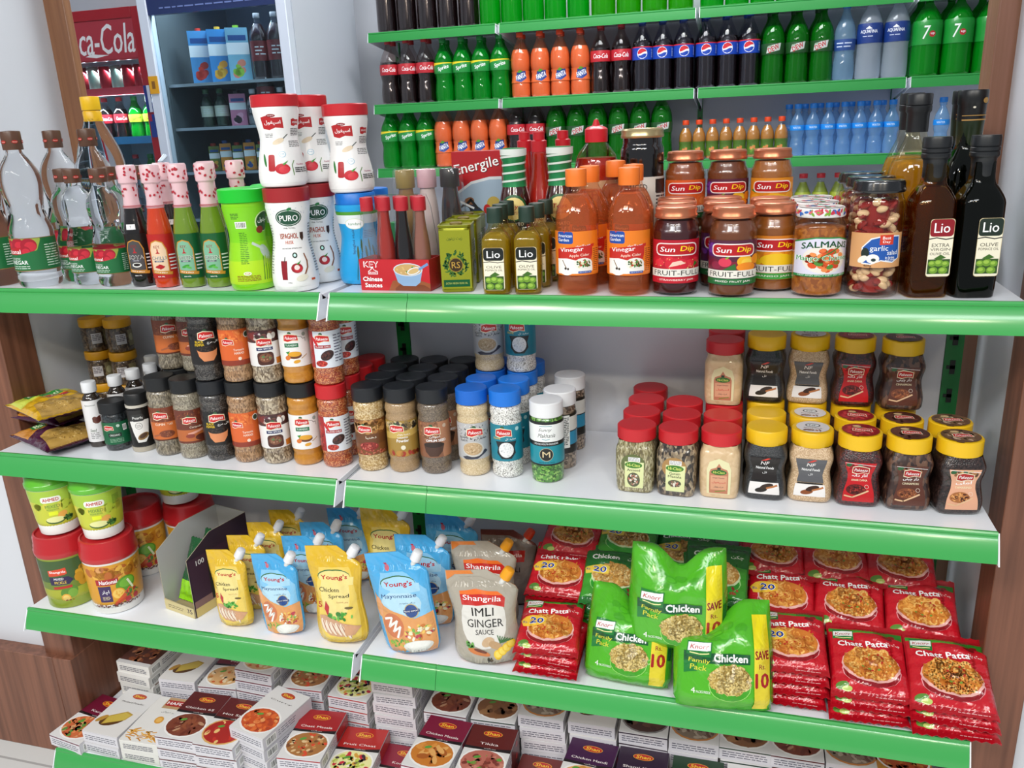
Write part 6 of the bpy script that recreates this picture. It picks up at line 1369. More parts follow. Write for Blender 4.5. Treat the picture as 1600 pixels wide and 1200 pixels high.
for i, (x, y, w, row) in enumerate(((.281, .026, 'beside the tin', 'front'), (.275, .076, 'beside the tin', 'middle'), (.271, .128, 'beside the tin', 'rear'), (.328, .034, 'beside the amber vinegar', 'front'), (.331, .086, 'beside the amber vinegar', 'middle'), (.333, .138, 'beside the amber vinegar', 'rear'))):
    P('olive_oil_small', x, y, f'small square olive oil bottle, {row} one of the column {w}', 'bottle', g, rz=(4, -2, 6, 8, 3, 10)[i])
g = 'olive oil tins'
for i, (x, y, s) in enumerate(((.2085, .055, 'front one of three'), (.196, .128, 'middle one of three'), (.180, .200, 'rear one of three'))):
    P('olive_tin', x, y, f'olive-green square oil tin with gold cap, {s}', 'tin', g, rz=(12, 9, 6)[i])
P('sauce_carton', .108, .058, 'red and blue carton of small red-capped sauce bottles under clear wrap', 'gift pack', rz=-2)
P('sauce_bundle', .118, .180, 'clear-wrapped pack of three bottles with gold, pink and black caps', 'gift pack', rz=8)
P('energy_box', .184, .262, 'red drink powder carton with white slanted lettering behind the tins', 'box', rz=8)
g = 'ketchup bottles with green neck sleeves'
P('tomato_sauce', .287, .190, 'dark ketchup bottle with green and white neck sleeve behind the small olive oils', 'bottle', g, s=1.07, rz=-6)
P('tomato_sauce', .345, .184, 'dark ketchup bottle with green and white neck sleeve beside the amber vinegars', 'bottle', g, s=1.07, rz=-4)
g = 'thin hot sauce bottles'
P('hot_sauce', .312, .214, 'thin red hot sauce bottle standing between the two green-sleeved ketchups', 'bottle', g, s=1.03)
P('hot_sauce', .292, .262, 'hot sauce bottle behind the ketchup nearer the red carton', 'bottle', g, s=1.03)
P('hot_sauce', .337, .247, 'hot sauce bottle behind the ketchup nearer the amber vinegars', 'bottle', g, s=1.03)
g = 'husk jars on the top shelf'
P('husk_jar_lime', -.158, .045, 'lime green waisted husk jar with bright green lid, front one', 'jar', g, rz=-2)
P('husk_jar_lime', -.148, .128, 'lime green waisted husk jar behind the front lime one', 'jar', g, rz=-5)
P('husk_jar_puro', -.072, .038, 'white waisted husk jar with dark red lid, carrying the nearest apple-printed jar', 'jar', g, rz=-2)
P('husk_jar_puro', -.052, .116, 'white waisted husk jar with dark red lid, half hidden in the second row', 'jar', g, rz=6)
P('husk_jar_foodway', -.073, .038, 'white jar with bright red lid stacked on the front dark-lidded husk jar', 'jar', g, dz=.1672, rz=4)
P('husk_jar_foodway', -.055, .118, 'white jar with bright red lid stacked in the second row behind another', 'jar', g, dz=.1672, rz=4)
P('husk_jar_blue', .012, .110, 'blue waisted husk jar with blue lid and wheat picture', 'jar', g, rz=4)
P('husk_jar_foodway', .006, .112, 'white red-lidded jar stacked on the blue husk jar', 'jar', g, dz=.1505, rz=4)
P('husk_jar_blue', .000, .195, 'blue husk jar standing behind the front blue one', 'jar', g)
P('soya_sauce', -.388, .058, 'black soya sauce bottle with pink speckled neck and a price sticker', 'bottle', 'sauce bottles with pink necks', rz=-24)
P('chili_sauce', -.334, .050, 'bright red chilli sauce bottle with pink speckled neck', 'bottle', 'sauce bottles with pink necks', rz=-24)
P('green_sauce', -.283, .054, 'green chilli sauce bottle beside the red one', 'bottle', 'sauce bottles with pink necks', rz=-24)
P('green_sauce', -.233, .058, 'green chilli sauce bottle beside the lime green husk jar', 'bottle', 'sauce bottles with pink necks', rz=-24)
P('green_sauce', -.272, .118, 'green sauce bottle in the second row between the two front green ones', 'bottle', 'sauce bottles with pink necks', rz=-24)
P('clear_sauce', -.216, .122, 'pale sauce bottle behind the lime green jar, its pink cap showing', 'bottle', 'sauce bottles with pink necks')
P('clear_sauce', -.176, .185, 'pale sauce bottle in the third row behind the lime green jars', 'bottle', 'sauce bottles with pink necks')
P('soya_sauce', -.385, .125, 'black soya sauce bottle in the second row', 'bottle', 'sauce bottles with pink necks')
g = 'small vinegar bottles with brown caps'
for i, (x, y, s) in enumerate(((-.448, .058, 'in front beside the soya sauce'), (-.512, .068, 'in front, middle one of three'), (-.575, .084, 'in front beside the large vinegars'), (-.482, .122, 'in the second row, between two front ones'), (-.425, .124, 'in the second row behind the soya side'))):
    P('vinegar_small', x, y, f'small clear vinegar bottle {s}', 'bottle', g, rz=-22)
g = 'large vinegar bottles with brown caps'
for i, (x, y, s) in enumerate(((-.600, .046, 'in the front row nearest the small ones'), (-.700, .046, 'in the front row against the side wall'), (-.630, .168, 'in the back row, farther from the sauces'), (-.560, .160, 'in the back row behind the small ones'))):
    P('vinegar_large', x, y, f'large clear vinegar bottle {s}', 'bottle', g, rz=-26)
P('vinegar_jug', -.602, .240, 'tall clear bottle with a bright yellow cap and collar behind the vinegars', 'bottle', s=.955)

settle(YB-.001, skip=('sauce_carton', 'sauce_bundle', 'energy_box', 'jar_carton'), xlim=(-.742, .998))
# ------------------------------------------------------------------ the second shelf
def ord_(k): return ('front', 'second', 'third', 'fourth', 'fifth')[k]
def column(kind_, x, y, n, what, cat, g, dx=0, dy=.0535, rz=0, t=2, rz2=None, skip=()):
    for k in range(n):
        if k in skip: continue
        P(kind_, x+dx*k, y+dy*k, f'{what}, {"frontmost" if k == 0 else ord_(k)+" one back"} in its column', cat, g, rz=rz if k == 0 or rz2 is None else rz2, t=t)
g = 'tall spice jars on the second shelf'
SC_ = [('spice_cumin', -.392, .053, 'black-capped cumin jar with orange-brown label', 3, -18), ('spice_coriander', -.334, .048, 'black-capped brown jar with pink spoon label', 3, 16),
       ('spice_black_pepper', -.276, .048, 'black pepper jar with black label', 4, -4), ('spice_orange', -.219, .050, 'black-capped jar with bright orange label', 4, 4),
       ('spice_mixed', -.161, .053, 'mixed spice jar with white label and blue stripe', 4, -4), ('spice_turmeric', -.102, .058, 'ochre turmeric jar with white label', 4, -6),
       ('spice_chilli', -.043, .058, 'red-capped crushed chilli jar', 4, -2), ('spice_beans', .028, .054, 'jar of pale seeds with chickpea-brown label', 4, -8),
       ('spice_powder', .086, .058, 'coriander powder jar with gold wave label', 4, -6), ('spice_omum', .144, .062, 'omum seed jar with brown label', 4, -6),
       ('spice_sesame', .213, .066, 'sesame jar with blue cap and grey label', 4, -4), ('spice_white', .271, .068, 'white sesame jar with blue cap and teal label', 4, -4)]
for k_, x, y, w, n, rz in SC_: column(k_, x, y, n, w, 'jar', g, rz=rz, dx=.0006)
for k_, x, y, w, rz in (('spice_cumin', -.397, .1065, 'raised cumin jar with orange-brown label, standing on the second row at the end', 4), ('spice_coriander', -.340, .1015, 'raised spice jar in the second row between the raised cumin and pepper', 4),
                     ('spice_black_pepper', -.277, .049, 'raised black pepper jar directly on the front black pepper jar', 4), ('spice_orange', -.217, .051, 'raised jar with bright orange label and barcode', 10),
                     ('spice_mixed', -.160, .054, 'raised mixed spice jar with photo label', -2), ('spice_turmeric', -.102, .059, 'raised ochre turmeric jar with white label', -10),
                     ('spice_chilli', -.043, .059, 'raised crushed chilli jar with pale blue label', -10), ('spice_chilli', -.041, .113, 'raised crushed chilli jar half hidden in the second row', 20),
                     ('spice_sesame', .214, .1735, 'raised sesame jar with grey label, its top behind the shelf edge', -6), ('spice_white', .272, .1755, 'raised white sesame jar with teal label', -6)):
    P(k_, x, y, w, 'jar', 'spice jars stacked on other jars', rz=rz, t=2, dz=.1524)
P('makhana_jar', .342, .062, 'snack jar of green seeds with white cap and teal label', 'jar', t=2, rz=-4)
P('snack_jar_brown', .352, .120, 'brown snack jar with white cap just behind the green seed jar', 'jar', 'brown snack jars', t=2, rz=-8)
P('snack_jar_brown', .352, .205, 'brown snack jar with white cap farthest back beside the bare panel', 'jar', 'brown snack jars', t=2, rz=-40)
g = 'white-capped seasoning bottles'
for i, (x, y, w) in enumerate(((-.562, .060, 'front one, its whole label showing'), (-.540, .104, 'second one back'), (-.534, .148, 'third one back'), (-.526, .190, 'fourth one back'), (-.566, .245, 'far back, farther from the spice jars'), (-.530, .250, 'far back, nearer the spice jars'))):
    P('white_cap_bottle', x, y, f'dark bottle with white cap and white label, {w}', 'bottle', g, t=2, rz=-10)
P('herb_jar_green', -.512, .056, 'short herb jar with black lid and dark green label', 'jar', t=2, rz=-8)
P('pepper_shaker', -.456, .058, 'black and white seasoning shaker with black lid beside the cumin', 'jar', t=2, rz=0)
P('pepper_shaker', -.454, .112, 'seasoning shaker hidden behind the front black and white one', 'jar', t=2, rz=0)
g = 'small spice jars with yellow lids stacked at the back'
for lv, w in enumerate(('bottom', 'middle', 'top')):
    for x, s in ((-.690, 'nearer the side wall'), (-.627, 'nearer the spice bottles')):
        P('yellow_lid_jar', x, .235, f'small yellow-lidded spice jar, {w} of the stack {s}', 'jar', g, t=2, dz=.0712*lv, rz=(6, -12, 10)[lv])
g = 'red-lidded square spice jars'
column('aniseed_jar', .491, .054, 4, 'aniseed jar with red lid', 'jar', g, dy=.064, t=2, rz=-2)
column('garam_jar', .556, .051, 3, 'garam masala jar with red lid', 'jar', g, dy=.064, t=2, rz=-4)
column('ginger_jar', .621, .056, 4, 'pale ginger powder jar with red lid', 'jar', g, dy=.064, t=2, rz=-2)
g2 = 'yellow-lidded waisted jars'
column('nf_black_jar', .688, .064, 4, 'black seed jar with yellow lid and black label', 'jar', g2, dy=.066, t=2, rz=-2, skip=(3,))
column('nf_grey_jar', .754, .068, 3, 'pale seed jar with yellow lid and grey label', 'jar', g2, dy=.066, t=2, rz=-2)
column('pomegranate_jar', .821, .066, 3, 'pomegranate seed jar with red label and yellow lid', 'jar', g2, dy=.066, t=2, rz=0)
column('cinnamon_jar', .888, .066, 3, 'cinnamon jar with dark brown label and yellow lid', 'jar', g2, dy=.062, t=2, rz=4)
column('tamarind_jar', .955, .064, 2, 'tamarind jar with pale brown label and yellow lid', 'jar', g2, dy=.066, t=2, rz=8)
gu = 'square jars stacked on the third row'
for k_, x, y, w, h, rz in (('ginger_jar', .619, .186, 'raised ginger powder jar with red lid', .1078, -2), ('ginger_jar', .620, .250, 'raised red-lidded jar behind the raised ginger powder', .1078, -2), ('nf_black_jar', .685, .198, 'raised black seed jar with yellow lid', .112, -4),
                    ('nf_grey_jar', .752, .202, 'raised pale seed jar with grey label', .112, -4), ('pomegranate_jar', .820, .198, 'raised pomegranate jar with red label', .112, 0), ('cinnamon_jar', .889, .190, 'raised cinnamon jar with brown label', .112, 2)):
    P(k_, x, y, w, 'jar', gu, t=2, dz=h, rz=rz)
settle(YB-.001, xlim=(-.742, .998))
# ------------------------------------------------------------------ the third shelf
SQUARE.update('family_bag_low_right family_bag_low_left display_carton noodle_family_bag noodles_red noodles_red_priced noodles_green green_packet lentils_yellow lentils_purple'.split()); SQUARE.update(MB); SQUARE.update(k for k in KINDS if k.startswith('pouch'))
g = 'large pickle tubs with red lids'
P('pickle_tub_orange', -.571, .033, 'orange and yellow pickle tub with red lid, in front beside the open carton', 'tub', g, t=3, rz=-6)
P('pickle_tub_green', -.679, .031, 'green and yellow pickle tub with red lid, nearest the side wall', 'tub', g, t=3, rz=-16)
P('pickle_tub_orange', -.608, .170, 'orange pickle tub with red lid in the second row, half hidden', 'tub', g, t=3, rz=-20)
P('pickle_tub_orange', -.515, .205, 'red-lidded tub in the back corner behind the open carton, carrying a lime green tub', 'tub', g, t=3, rz=20)
g = 'lime green pickle tubs'
P('pickle_tub_lime', -.571, .035, 'lime green pickle tub stacked on the front orange tub', 'tub', g, t=3, dz=.1594, rz=-6)
P('pickle_tub_lime', -.677, .033, 'lime green pickle tub stacked on the green tub by the side wall', 'tub', g, t=3, dz=.1594, rz=-4)
P('pickle_tub_lime', -.517, .203, 'lime green pickle tub stacked in the back, only its lower half in view', 'tub', g, t=3, dz=.1594, rz=-4)
settle(YB-.001, xlim=(-.742, .998))
put('display_carton', (-.394, .098, T[3]+.0004), 'open grey-inside display carton with a purple outside holding green packets', 'carton', rz=-14, s=1.08)
for k, (x, y, z) in enumerate(((-.396, .082, .010), (-.388, .118, .012))):
    put('green_packet', (x, y, T[3]+z+.054), ('dark green and lime foil packet leaning in the open carton, the nearer one', 'dark green foil packet leaning in the open carton, behind the nearer one')[k], 'packet', 'foil packets in the carton', rx=64, rz=-14, s=.9)
def PO(k, x, y, lab, g=None, rz=0, ry=0, rx=-4, s=1): return rest(put(k, (x, y, T[3]), lab, 'pouch', g, rz=rz, ry=ry, rx=rx, s=s), T[3]+.0005)
g = 'yellow chicken spread pouches'
for k, (x, y) in enumerate(((-.275, .012), (-.270, .072), (-.262, .130), (-.248, .190))): PO('pouch_chicken_small', x, y, f'small yellow chicken spread pouch, {("frontmost", "second back", "third back", "farthest back")[k]} beside the open carton', g, rz=4, ry=-4)
PO('pouch_chicken_large', -.044, .008, 'large yellow chicken spread pouch standing in front at the shelf seam', g, rz=6, ry=-3, s=1.08)
PO('pouch_chicken_large', -.020, .175, 'large yellow chicken spread pouch at the back between the blue pouches', g, rz=4, ry=-2, s=1.06)
g = 'blue mayonnaise pouches'
for k, (x, y) in enumerate(((-.168, .010), (-.148, .085), (-.142, .145), (-.118, .215))): PO('pouch_mayo_small', x, y, f'small blue mayonnaise pouch, {("frontmost", "second back", "third back", "farthest back")[k]} of the column beside the small yellow ones', g, rz=2, ry=-5, s=1.07)
PO('pouch_mayo_large', .098, .004, 'large blue mayonnaise pouch leaning over in front, beside the grey ginger pouch', g, rz=2, ry=-9, s=1.07)
PO('pouch_mayo_large', .092, .095, 'large blue mayonnaise pouch directly behind the front large one', g, rz=2, ry=-3)
PO('pouch_mayo_large', .110, .185, 'large blue mayonnaise pouch farthest back, its top hidden by the shelf', g, rz=2, ry=0)
g = 'grey sauce pouches with orange backs'
PO('pouch_imli', .238, .008, 'grey tamarind ginger sauce pouch with orange spout cap, front one', g, rz=8, ry=-3, s=1.13)
PO('pouch_imli', .205, .115, 'grey tamarind ginger sauce pouch with orange spout cap, behind the front one', g, rz=8, ry=-2, s=1.1)
PO('pouch_imli_dark', .228, .195, 'dark red and grey sauce pouch with red-orange spout cap, rearmost', g, rz=6, ry=-1)

_rq = random.Random(12)
def pile(kinds, x, y, n, what, tilt=23, dx=0, s=1, g='noodle packets piled on the third shelf', step=.0215):
    for k in range(n):
        a = R(4+(tilt-4)*min(1, (k+1)/max(3, n-1))); top = k == n-1
        z = T[3]+.001+math.sin(a)*.060+step*k*.94
        jx = _rq.uniform(-.004, .004); jr = _rq.uniform(-4, 4)
        put(kinds[k % len(kinds)] if not top else kinds[-1], (x+jx+dx*k/n, y+math.sin(a)*.005, z), f'{what}, {"top of pile" if top else ("lowest of pile" if k == 0 else ("second", "third", "fourth", "fifth", "sixth")[k-1]+" from pile bottom")}', 'packet', g, rx=math.degrees(a), rz=jr, s=s)
RN, RP, GN = 'noodles_red', 'noodles_red_priced', 'noodles_green'
pile([RN], .974, .028, 3, 'red noodle packet at the shelf end, front pile', s=1.07)
pile([RN], .856, .034, 3, 'red noodle packet beside the end pile, front row', s=1.04)
pile([RP], .744, .046, 4, 'price-marked red noodle packet beside the bags, front row', tilt=18)
pile([RP], .348, .036, 3, 'price-marked red noodle packet beside the pouches, front row', tilt=16)
pile([RN], .946, .140, 5, 'red noodle packet at the shelf end, middle pile')
pile([RN], .838, .143, 5, 'red noodle packet next to the end, middle pile')
pile([RP], .732, .148, 5, 'price-marked red noodle packet behind the bags, middle row')
pile([RP], .342, .148, 5, 'price-marked red noodle packet by the pouches, middle row', tilt=20)
pile([GN], .440, .140, 5, 'green noodle packet beside red ones, middle row', tilt=26)
pile([GN], .620, .150, 6, 'green noodle packet right behind the raised bag', tilt=26)
pile([RN], .925, .222, 7, 'red noodle packet at the shelf end, back pile', tilt=18)
pile([RN], .820, .224, 7, 'red noodle packet next to the end, back pile', tilt=18)
pile([RN], .715, .226, 7, 'red noodle packet behind price-marked ones, back row', tilt=18)
pile([RN], .350, .226, 7, 'red noodle packet near the pouches, back row', tilt=16)
pile([GN], .455, .226, 7, 'green noodle packet beside red ones, back row', tilt=16)
pile([GN], .560, .226, 6, 'green noodle packet behind raised bag, back row', tilt=16)
g = 'green family noodle bags'
rest(put('family_bag_low_right', (.482, -.006, T[3]+.002), 'green family noodle bag with yellow price strip, lower one beside the red packets', 'bag', g, rz=-4, rx=-24, s=.93), T[3]+.0008)
rest(put('family_bag_low_left', (.640, -.036, T[3]+.002), 'green family noodle bag with yellow price strip, lower one overhanging the green shelf edge', 'bag', g, rz=6, rx=-24, s=.98), T[3]+.0008)
put('noodle_family_bag', (.562, .020, T[3]+.074), 'green family noodle bag with yellow price strip, raised on the two others', 'bag', g, rz=2, rx=-6, s=1.0)

# lentil packets lying on the second shelf
g = 'lentil packets lying in a heap'
put('lentils_purple', (-.655, .060, T[2]+.001), 'purple and orange lentil packet at the bottom of the heap', 'packet', g, rz=68, rx=.01)
put('lentils_purple', (-.700, .110, T[2]+.030), 'purple lentil packet in the middle of the heap', 'packet', g, rz=80, rx=.01)
put('lentils_yellow', (-.664, .070, T[2]+.060), 'yellow lentil packet with green lettering patch on top of the heap', 'packet', g, rz=66, rx=.01)

# ------------------------------------------------------------------ the bottom shelf: cartons of spice mix lying in stacks
def words(k, n): return 'single box' if n == 1 else 'top of stack' if k == n-1 else 'lowest of stack' if k == 0 else ('second', 'third', 'fourth', 'fifth', 'sixth')[k-1]+' from stack bottom'
def stack(kd, x, y, n, what, rz=0, alt=None, h=.0274):
    for k in range(n):
        a = rz+_rq.uniform(-2.5, 2.5) if k < n-1 else rz
        put(kd if (k == n-1 or not alt) else alt, (x+_rq.uniform(-.0018, .0018), y+_rq.uniform(-.002, .002), T[4]+.0004+k*h), f'{what}, {words(k, n)}', 'box', 'spice mix boxes on the bottom shelf', rz=a)
stack('box_kandla', -.706, .028, 1, 'maroon-topped spice box at the very corner of the bottom shelf', -8)
stack('box_mustard', -.622, .030, 2, 'white box with yellow-brown powder picture, front row', -2)
stack('box_fries', -.528, .030, 2, 'white box with red name patch and fries picture, front row', 2, h=.0272)
stack('box_kofta', -.434, .030, 3, 'dark red box with brown skewers picture, front row', 2)
stack('box_hot', -.342, .028, 3, 'dark red box with a bowl of red sauce, front row', 1)
stack('box_curry', -.258, .046, 4, 'white box with orange curry picture, tall twisted front stack', -13)
stack('box_chaat', -.158, .034, 3, 'red chaat box with small white bowls, front row', 5)
stack('box_fruit', -.064, .034, 2, 'red box with fruit salad picture, front row', 5)
stack('box_korma', .022, .034, 1, 'crimson box lying low between fruit and chicken boxes', 0)
stack('box_chicken', .112, .036, 4, 'maroon box with golden chicken pieces, front row', -3)
stack('box_tikka', .210, .036, 4, 'brown-red box with grilled cubes picture, front row', 1)
stack('box_forty', .306, .036, 2, 'plain brown-red box beside the grilled cubes one', -1)
stack('box_handi', .404, .036, 4, 'purple-topped box with creamy chicken picture, front row', -4)
stack('box_kabab', .502, .036, 4, 'dark box with round brown patties picture, front row', 0)
for i, (kd, x, w) in enumerate((('box_green', .600, 'dark green box with meat picture, front row'), ('box_rice', .697, 'white box with stewed meat picture, front row'), ('box_green', .794, 'dark green box beside the orange one, front row'), ('box_hafiz', .895, 'orange box at the end of the bottom shelf, front row'))): stack(kd, x, .036, 4, w, 0)
stack('box_almond', -.655, .186, 4, 'box with brown almonds picture, back row by the wall', -3)
stack('box_mustard', -.552, .190, 3, 'white box with yellow-brown powder picture, back row', 3)
stack('box_paya', -.448, .190, 3, 'maroon box with a bowl picture, back row', 5)
stack('box_paya', -.345, .192, 5, 'maroon-topped box behind the tall twisted stack', -2)
stack('box_chaat', -.235, .196, 4, 'red box with small bowls, back row at the seam', 3)
stack('box_fruit', -.118, .188, 4, 'box with fruit salad picture, back row just past the seam', -2)
stack('box_rice', -.015, .188, 6, 'white-sided box of the tall stack, back row', 0)
stack('box_kofta', .095, .188, 4, 'dark brown box, back row behind the chicken boxes', 0)
stack('box_green', .195, .188, 4, 'dark-topped box with a plate picture, back row', 2)
stack('box_rice', .298, .188, 5, 'box with pulao picture and orange cloth, back row', 0)
stack('box_mustard', .398, .188, 5, 'white-sided box behind the purple one, back row', 0)
for kd, x, w in (('box_kabab', .498, 'dark box with brown patties, back row'), ('box_rice', .590, 'white box with chunky meat picture, back row'), ('box_green', .682, 'green box with meat picture, back row beside the chunky one'), ('box_kofta', .774, 'dark red box with skewers picture, back row near the end'), ('box_rice', .8655, 'white box with meat picture, back row beside the orange one'), ('box_hafiz', .952, 'orange box at the far end, back row')): stack(kd, x, .184, 5, w, 0)
# ------------------------------------------------------------------ soft drinks on the far wall shelving
def soda(name, prof, liquid, fill, shell, capc, label=None, lz=None, cap_r=.0145):
    rt = root_of(name); H = prof[-1][1]
    obj('bottle', M().lathe(prof, 22), shell, rt)
    if liquid:
        lp = [(r*.965, z+.001) for r, z in prof if z < H*fill]; lp.append((0, lp[-1][1])); obj('drink', M().lathe(lp, 20), liquid, rt)
    obj('cap', ringcap(cap_r, H-.002, H+.016, 20, ribs=False), mat(capc, .4), rt)
    if label:
        L = Lab(len(KINDS)); label(L); decal('label', L, around([(r+.0002, z) for r, z in prof]), prints(), rt, du=.009, dv=.012, off=.0012, hair=6e-5)
    return rt
def bp(R0, H, waist=.88, shoulder=.62): return sm([(0, .003), (R0*.7, 0), (R0*.95, .004), (R0, H*.08), (R0*.99, H*.22), (R0*waist, H*.36), (R0*waist, H*.40), (R0, H*.50), (R0, H*shoulder), (R0*.9, H*.74), (R0*.55, H*.86), (.014, H*.93), (.0125, H)], 2)
def bcyl(R0, H): return sm([(0, .003), (R0*.7, 0), (R0*.95, .004), (R0, H*.07), (R0*.985, H*.40), (R0*.985, H*.62), (R0, H*.66), (R0*.92, H*.74), (R0*.6, H*.86), (.014, H*.94), (.0125, H)], 2)
SH = clear('#ffffff', 0, .04)
def coke_label(L): L.r(-.07, .125, .07, .168, '#b8202c'); L.t('Coca-Cola', 0, .147, .018, '#fff', w=.062, sh=.3)
def sprite_label(L): L.r(-.07, .118, .07, .162, '#1f8a3a'); L.p([(-.07, .162), (.07, .162), (.07, .160), (.0, .157), (-.07, .148)], '#e8d020'); L.t('Sprite', 0, .139, .020, '#fff', w=.050, sh=.2, rot=16, b=.02)
def fanta_label(L): L.r(-.07, .062, .07, .108, '#e06a34'); L.p([(-.026, .070), (-.020, .104), (.022, .108), (.028, .080), (.0, .064)], '#23408a'); L.t('FANTA', .0, .087, .019, '#f0f0f4', w=.048, b=.03, rot=18); L.p([(-.018, .102), (-.006, .113), (.008, .108), (-.002, .101)], '#5a9a2c')
def pepsi_label(L): L.r(-.07, .122, .07, .170, '#1440a8'); L.r(-.07, .168, .07, .172, '#c82430'); L.e(0, .146, .0205, .0205, '#f0f0f4'); L.p([(-.0185, .151), (-.012, .161), (0, .1655), (.012, .161), (.0185, .153), (.008, .152), (-.006, .145), (-.017, .143)], '#c82430'); L.p([(-.017, .138), (-.006, .139), (.008, .145), (.0185, .144), (.013, .132), (0, .1268), (-.012, .131)], '#1440a8'); L.t('pepsi', .046, .146, .014, '#c8d8f8', w=.03, rot=90)
def dew_label(L): L.r(-.07, .112, .07, .152, '#1d4a20'); L.p([(-.028, .116), (-.022, .142), (.028, .152), (.024, .126)], '#c8ccc8'); L.t('DEW', .0, .133, .018, '#b8242c', w=.042, rot=24, b=.03); L.t('Mtn', -.014, .141, .007, '#2f7a30', w=.014, rot=24)
def seven_label(L): L.r(-.08, .112, .08, .196, '#178a30'); L.t('7', -.004, .154, .046, '#e8f0e8', w=.024, b=.01, sh=.2); L.e(.016, .148, .011, .011, '#b8242c'); L.t('up', .017, .148, .009, '#fff', w=.014)
def aqua_label(L): L.r(-.08, .130, .08, .200, '#18357a'); L.t('AQUAFINA', 0, .170, .014, '#e8ecf4', w=.062, b=.02); L.p([(-.012, .180), (0, .190), (.012, .180)], '#e8ecf4'); L.lines(-.02, .150, .02, .158, 1, '#c8d0e8')
def dark_liq(): return mat('#150b0c', .12, coat=1)
KINDS['cola_big'] = lambda: soda('cola_bottle', bp(.042, .255), dark_liq(), .72, clear('#f0e8e6', 0, .04), '#b01c24', coke_label)
KINDS['sprite_big'] = lambda: soda('lemon_soda_bottle', bp(.042, .245), clear('#60f080', .5, body='#1cd048'), .85, clear('#6ae080', .25, .04, body='#18c048'), '#157a34', sprite_label)
KINDS['fanta_big'] = lambda: soda('orange_soda_bottle', bp(.042, .245, .84), mat('#dc6c38', .25, coat=.4), .80, clear('#fff6f0', .12, .04, body='#e08a5a'), '#e0481c', fanta_label)
KINDS['pepsi_big'] = lambda: soda('cola_bottle', bcyl(.041, .262), dark_liq(), .74, clear('#e8e8f0', 0, .04), '#1c50b8', pepsi_label)
KINDS['dew_big'] = lambda: soda('citrus_soda_bottle', bp(.044, .262, .93), clear('#78e04a', .6, body='#48c424'), .82, clear('#70d860', .25, .04, body='#1c8a28'), '#1c4a28', dew_label)
KINDS['seven_big'] = lambda: soda('lemon_soda_bottle', bcyl(.052, .270), clear('#60f070', .5, body='#20d840'), .88, clear('#60e070', .25, .04, body='#18c83c'), '#178a30', seven_label)
KINDS['aqua_big'] = lambda: soda('water_bottle', bp(.046, .285, .95), None, 0, clear('#f2f6fb', .38, .04, body='#dfe9f4'), '#d8dce4', aqua_label)
KINDS['aqua_blue'] = lambda: soda('water_bottle', bp(.040, .262, .88), None, 0, clear('#e4f0fa', .38, .04, body='#a8d0ee'), '#3a88d0', lambda L: (L.r(-.07, .11, .07, .15, '#2a4a8a'), L.lines(-.03, .118, .03, .142, 2, '#c8d4ec')))
KINDS['cola_top'] = lambda: soda('cola_bottle', bcyl(.046, .27), dark_liq(), .9, clear('#e8e0e0', 0, .04), '#b01c24')
KINDS['green_top'] = lambda: soda('lemon_soda_bottle', bcyl(.046, .27), clear('#50e870', .5, body='#18d840'), .9, clear('#60e878', .2, .04, body='#18b838'), '#157a34')
KINDS['lime_top'] = lambda: soda('citrus_soda_bottle', bcyl(.050, .27), clear('#98f030', .6, body='#6ad01c'), .9, clear('#90e850', .2, .04, body='#50b820'), '#1c4a28')
KINDS['juice_small'] = lambda: soda('juice_bottle', [(r*.66, z*.55) for r, z in bp(.041, .250)][:-4]+[(.0125, .128), (.0125, .138)], mat('#a8702c', .25, coat=.6), .9, SH, '#e0481c', lambda L: (L.r(-.04, .012, .04, .070, '#4a6a20'), L.bl(0, .035, .018, .018, 12, .006, ['#c87a3a', '#5a8a24', '#d8924a'], .9)), cap_r=.0135)
KINDS['water_small'] = lambda: soda('water_bottle', [(r*.66, z*.72) for r, z in bp(.043, .250, .8)][:-4]+[(.0125, .170), (.0125, .182)], None, 0, clear('#e4f1fc', .38, .04, body='#9accf6'), '#1c78d0', lambda L: (L.r(-.04, .098, .04, .118, '#1c86dc'), L.t('WATER', 0, .108, .008, '#cfe6fa', w=.03)), cap_r=.0145)
KINDS['nectar'] = lambda: soda('juice_bottle', [(r*.9, z*.72) for r, z in bcyl(.034, .250)][:-4]+[(.0145, .176), (.0145, .186)], mat('#8a9a2c', .3, coat=.6), .9, SH, '#b8202c', lambda L: (L.r(-.05, .03, .05, .13, '#a8b43a'), L.e(0, .10, .016, .016, '#c82c2c'), L.e(0, .07, .02, .012, '#1f5a24')), cap_r=.0165)
def ordn(i): return ('first', 'second', 'third', 'fourth', 'fifth', 'sixth', 'seventh', 'eighth', 'ninth', 'tenth', 'eleventh', 'twelfth')[i]
SHN = {1: 'top far shelf', 2: 'second far shelf', 3: 'third far shelf', 4: 'lowest far shelf'}
def row(kd, xs, sh, what, rows=2, r=.042, y0=None, g=None):
    for j in range(rows):
        for i, x in enumerate(xs):
            y = (BY+.055 if y0 is None else y0)+j*(2*r+.003)
            put(kd, (x-.012*j, y, BT[sh]+.0004), f'{what}, {ordn(i)} from the left, {"front" if j == 0 else "back"} row, {SHN[sh]}', 'bottle', g or f'{what}s on the {SHN[sh]}', rz=_rq.uniform(-8, 8))
row('cola_top', [-.905, -.812, -.718, -.624, -.530], 1, 'dark cola bottle', 1)
row('green_top', [-.436, -.342, -.248, -.154, -.058], 1, 'bright green soda bottle', 1)
row('lime_top', [.045, .148, .252, .355], 1, 'yellow-green soda bottle', 1)
row('green_top', [.475, .570, .665, .760, .855, .950, 1.045, 1.14, 1.24, 1.335, 1.43, 1.525], 1, 'plain green soda bottle', 1)
row('cola_big', [-.915, -.829, -.744], 2, 'red-labelled cola bottle')
row('sprite_big', [-.659, -.574, -.489, -.404], 2, 'yellow-green labelled soda bottle')
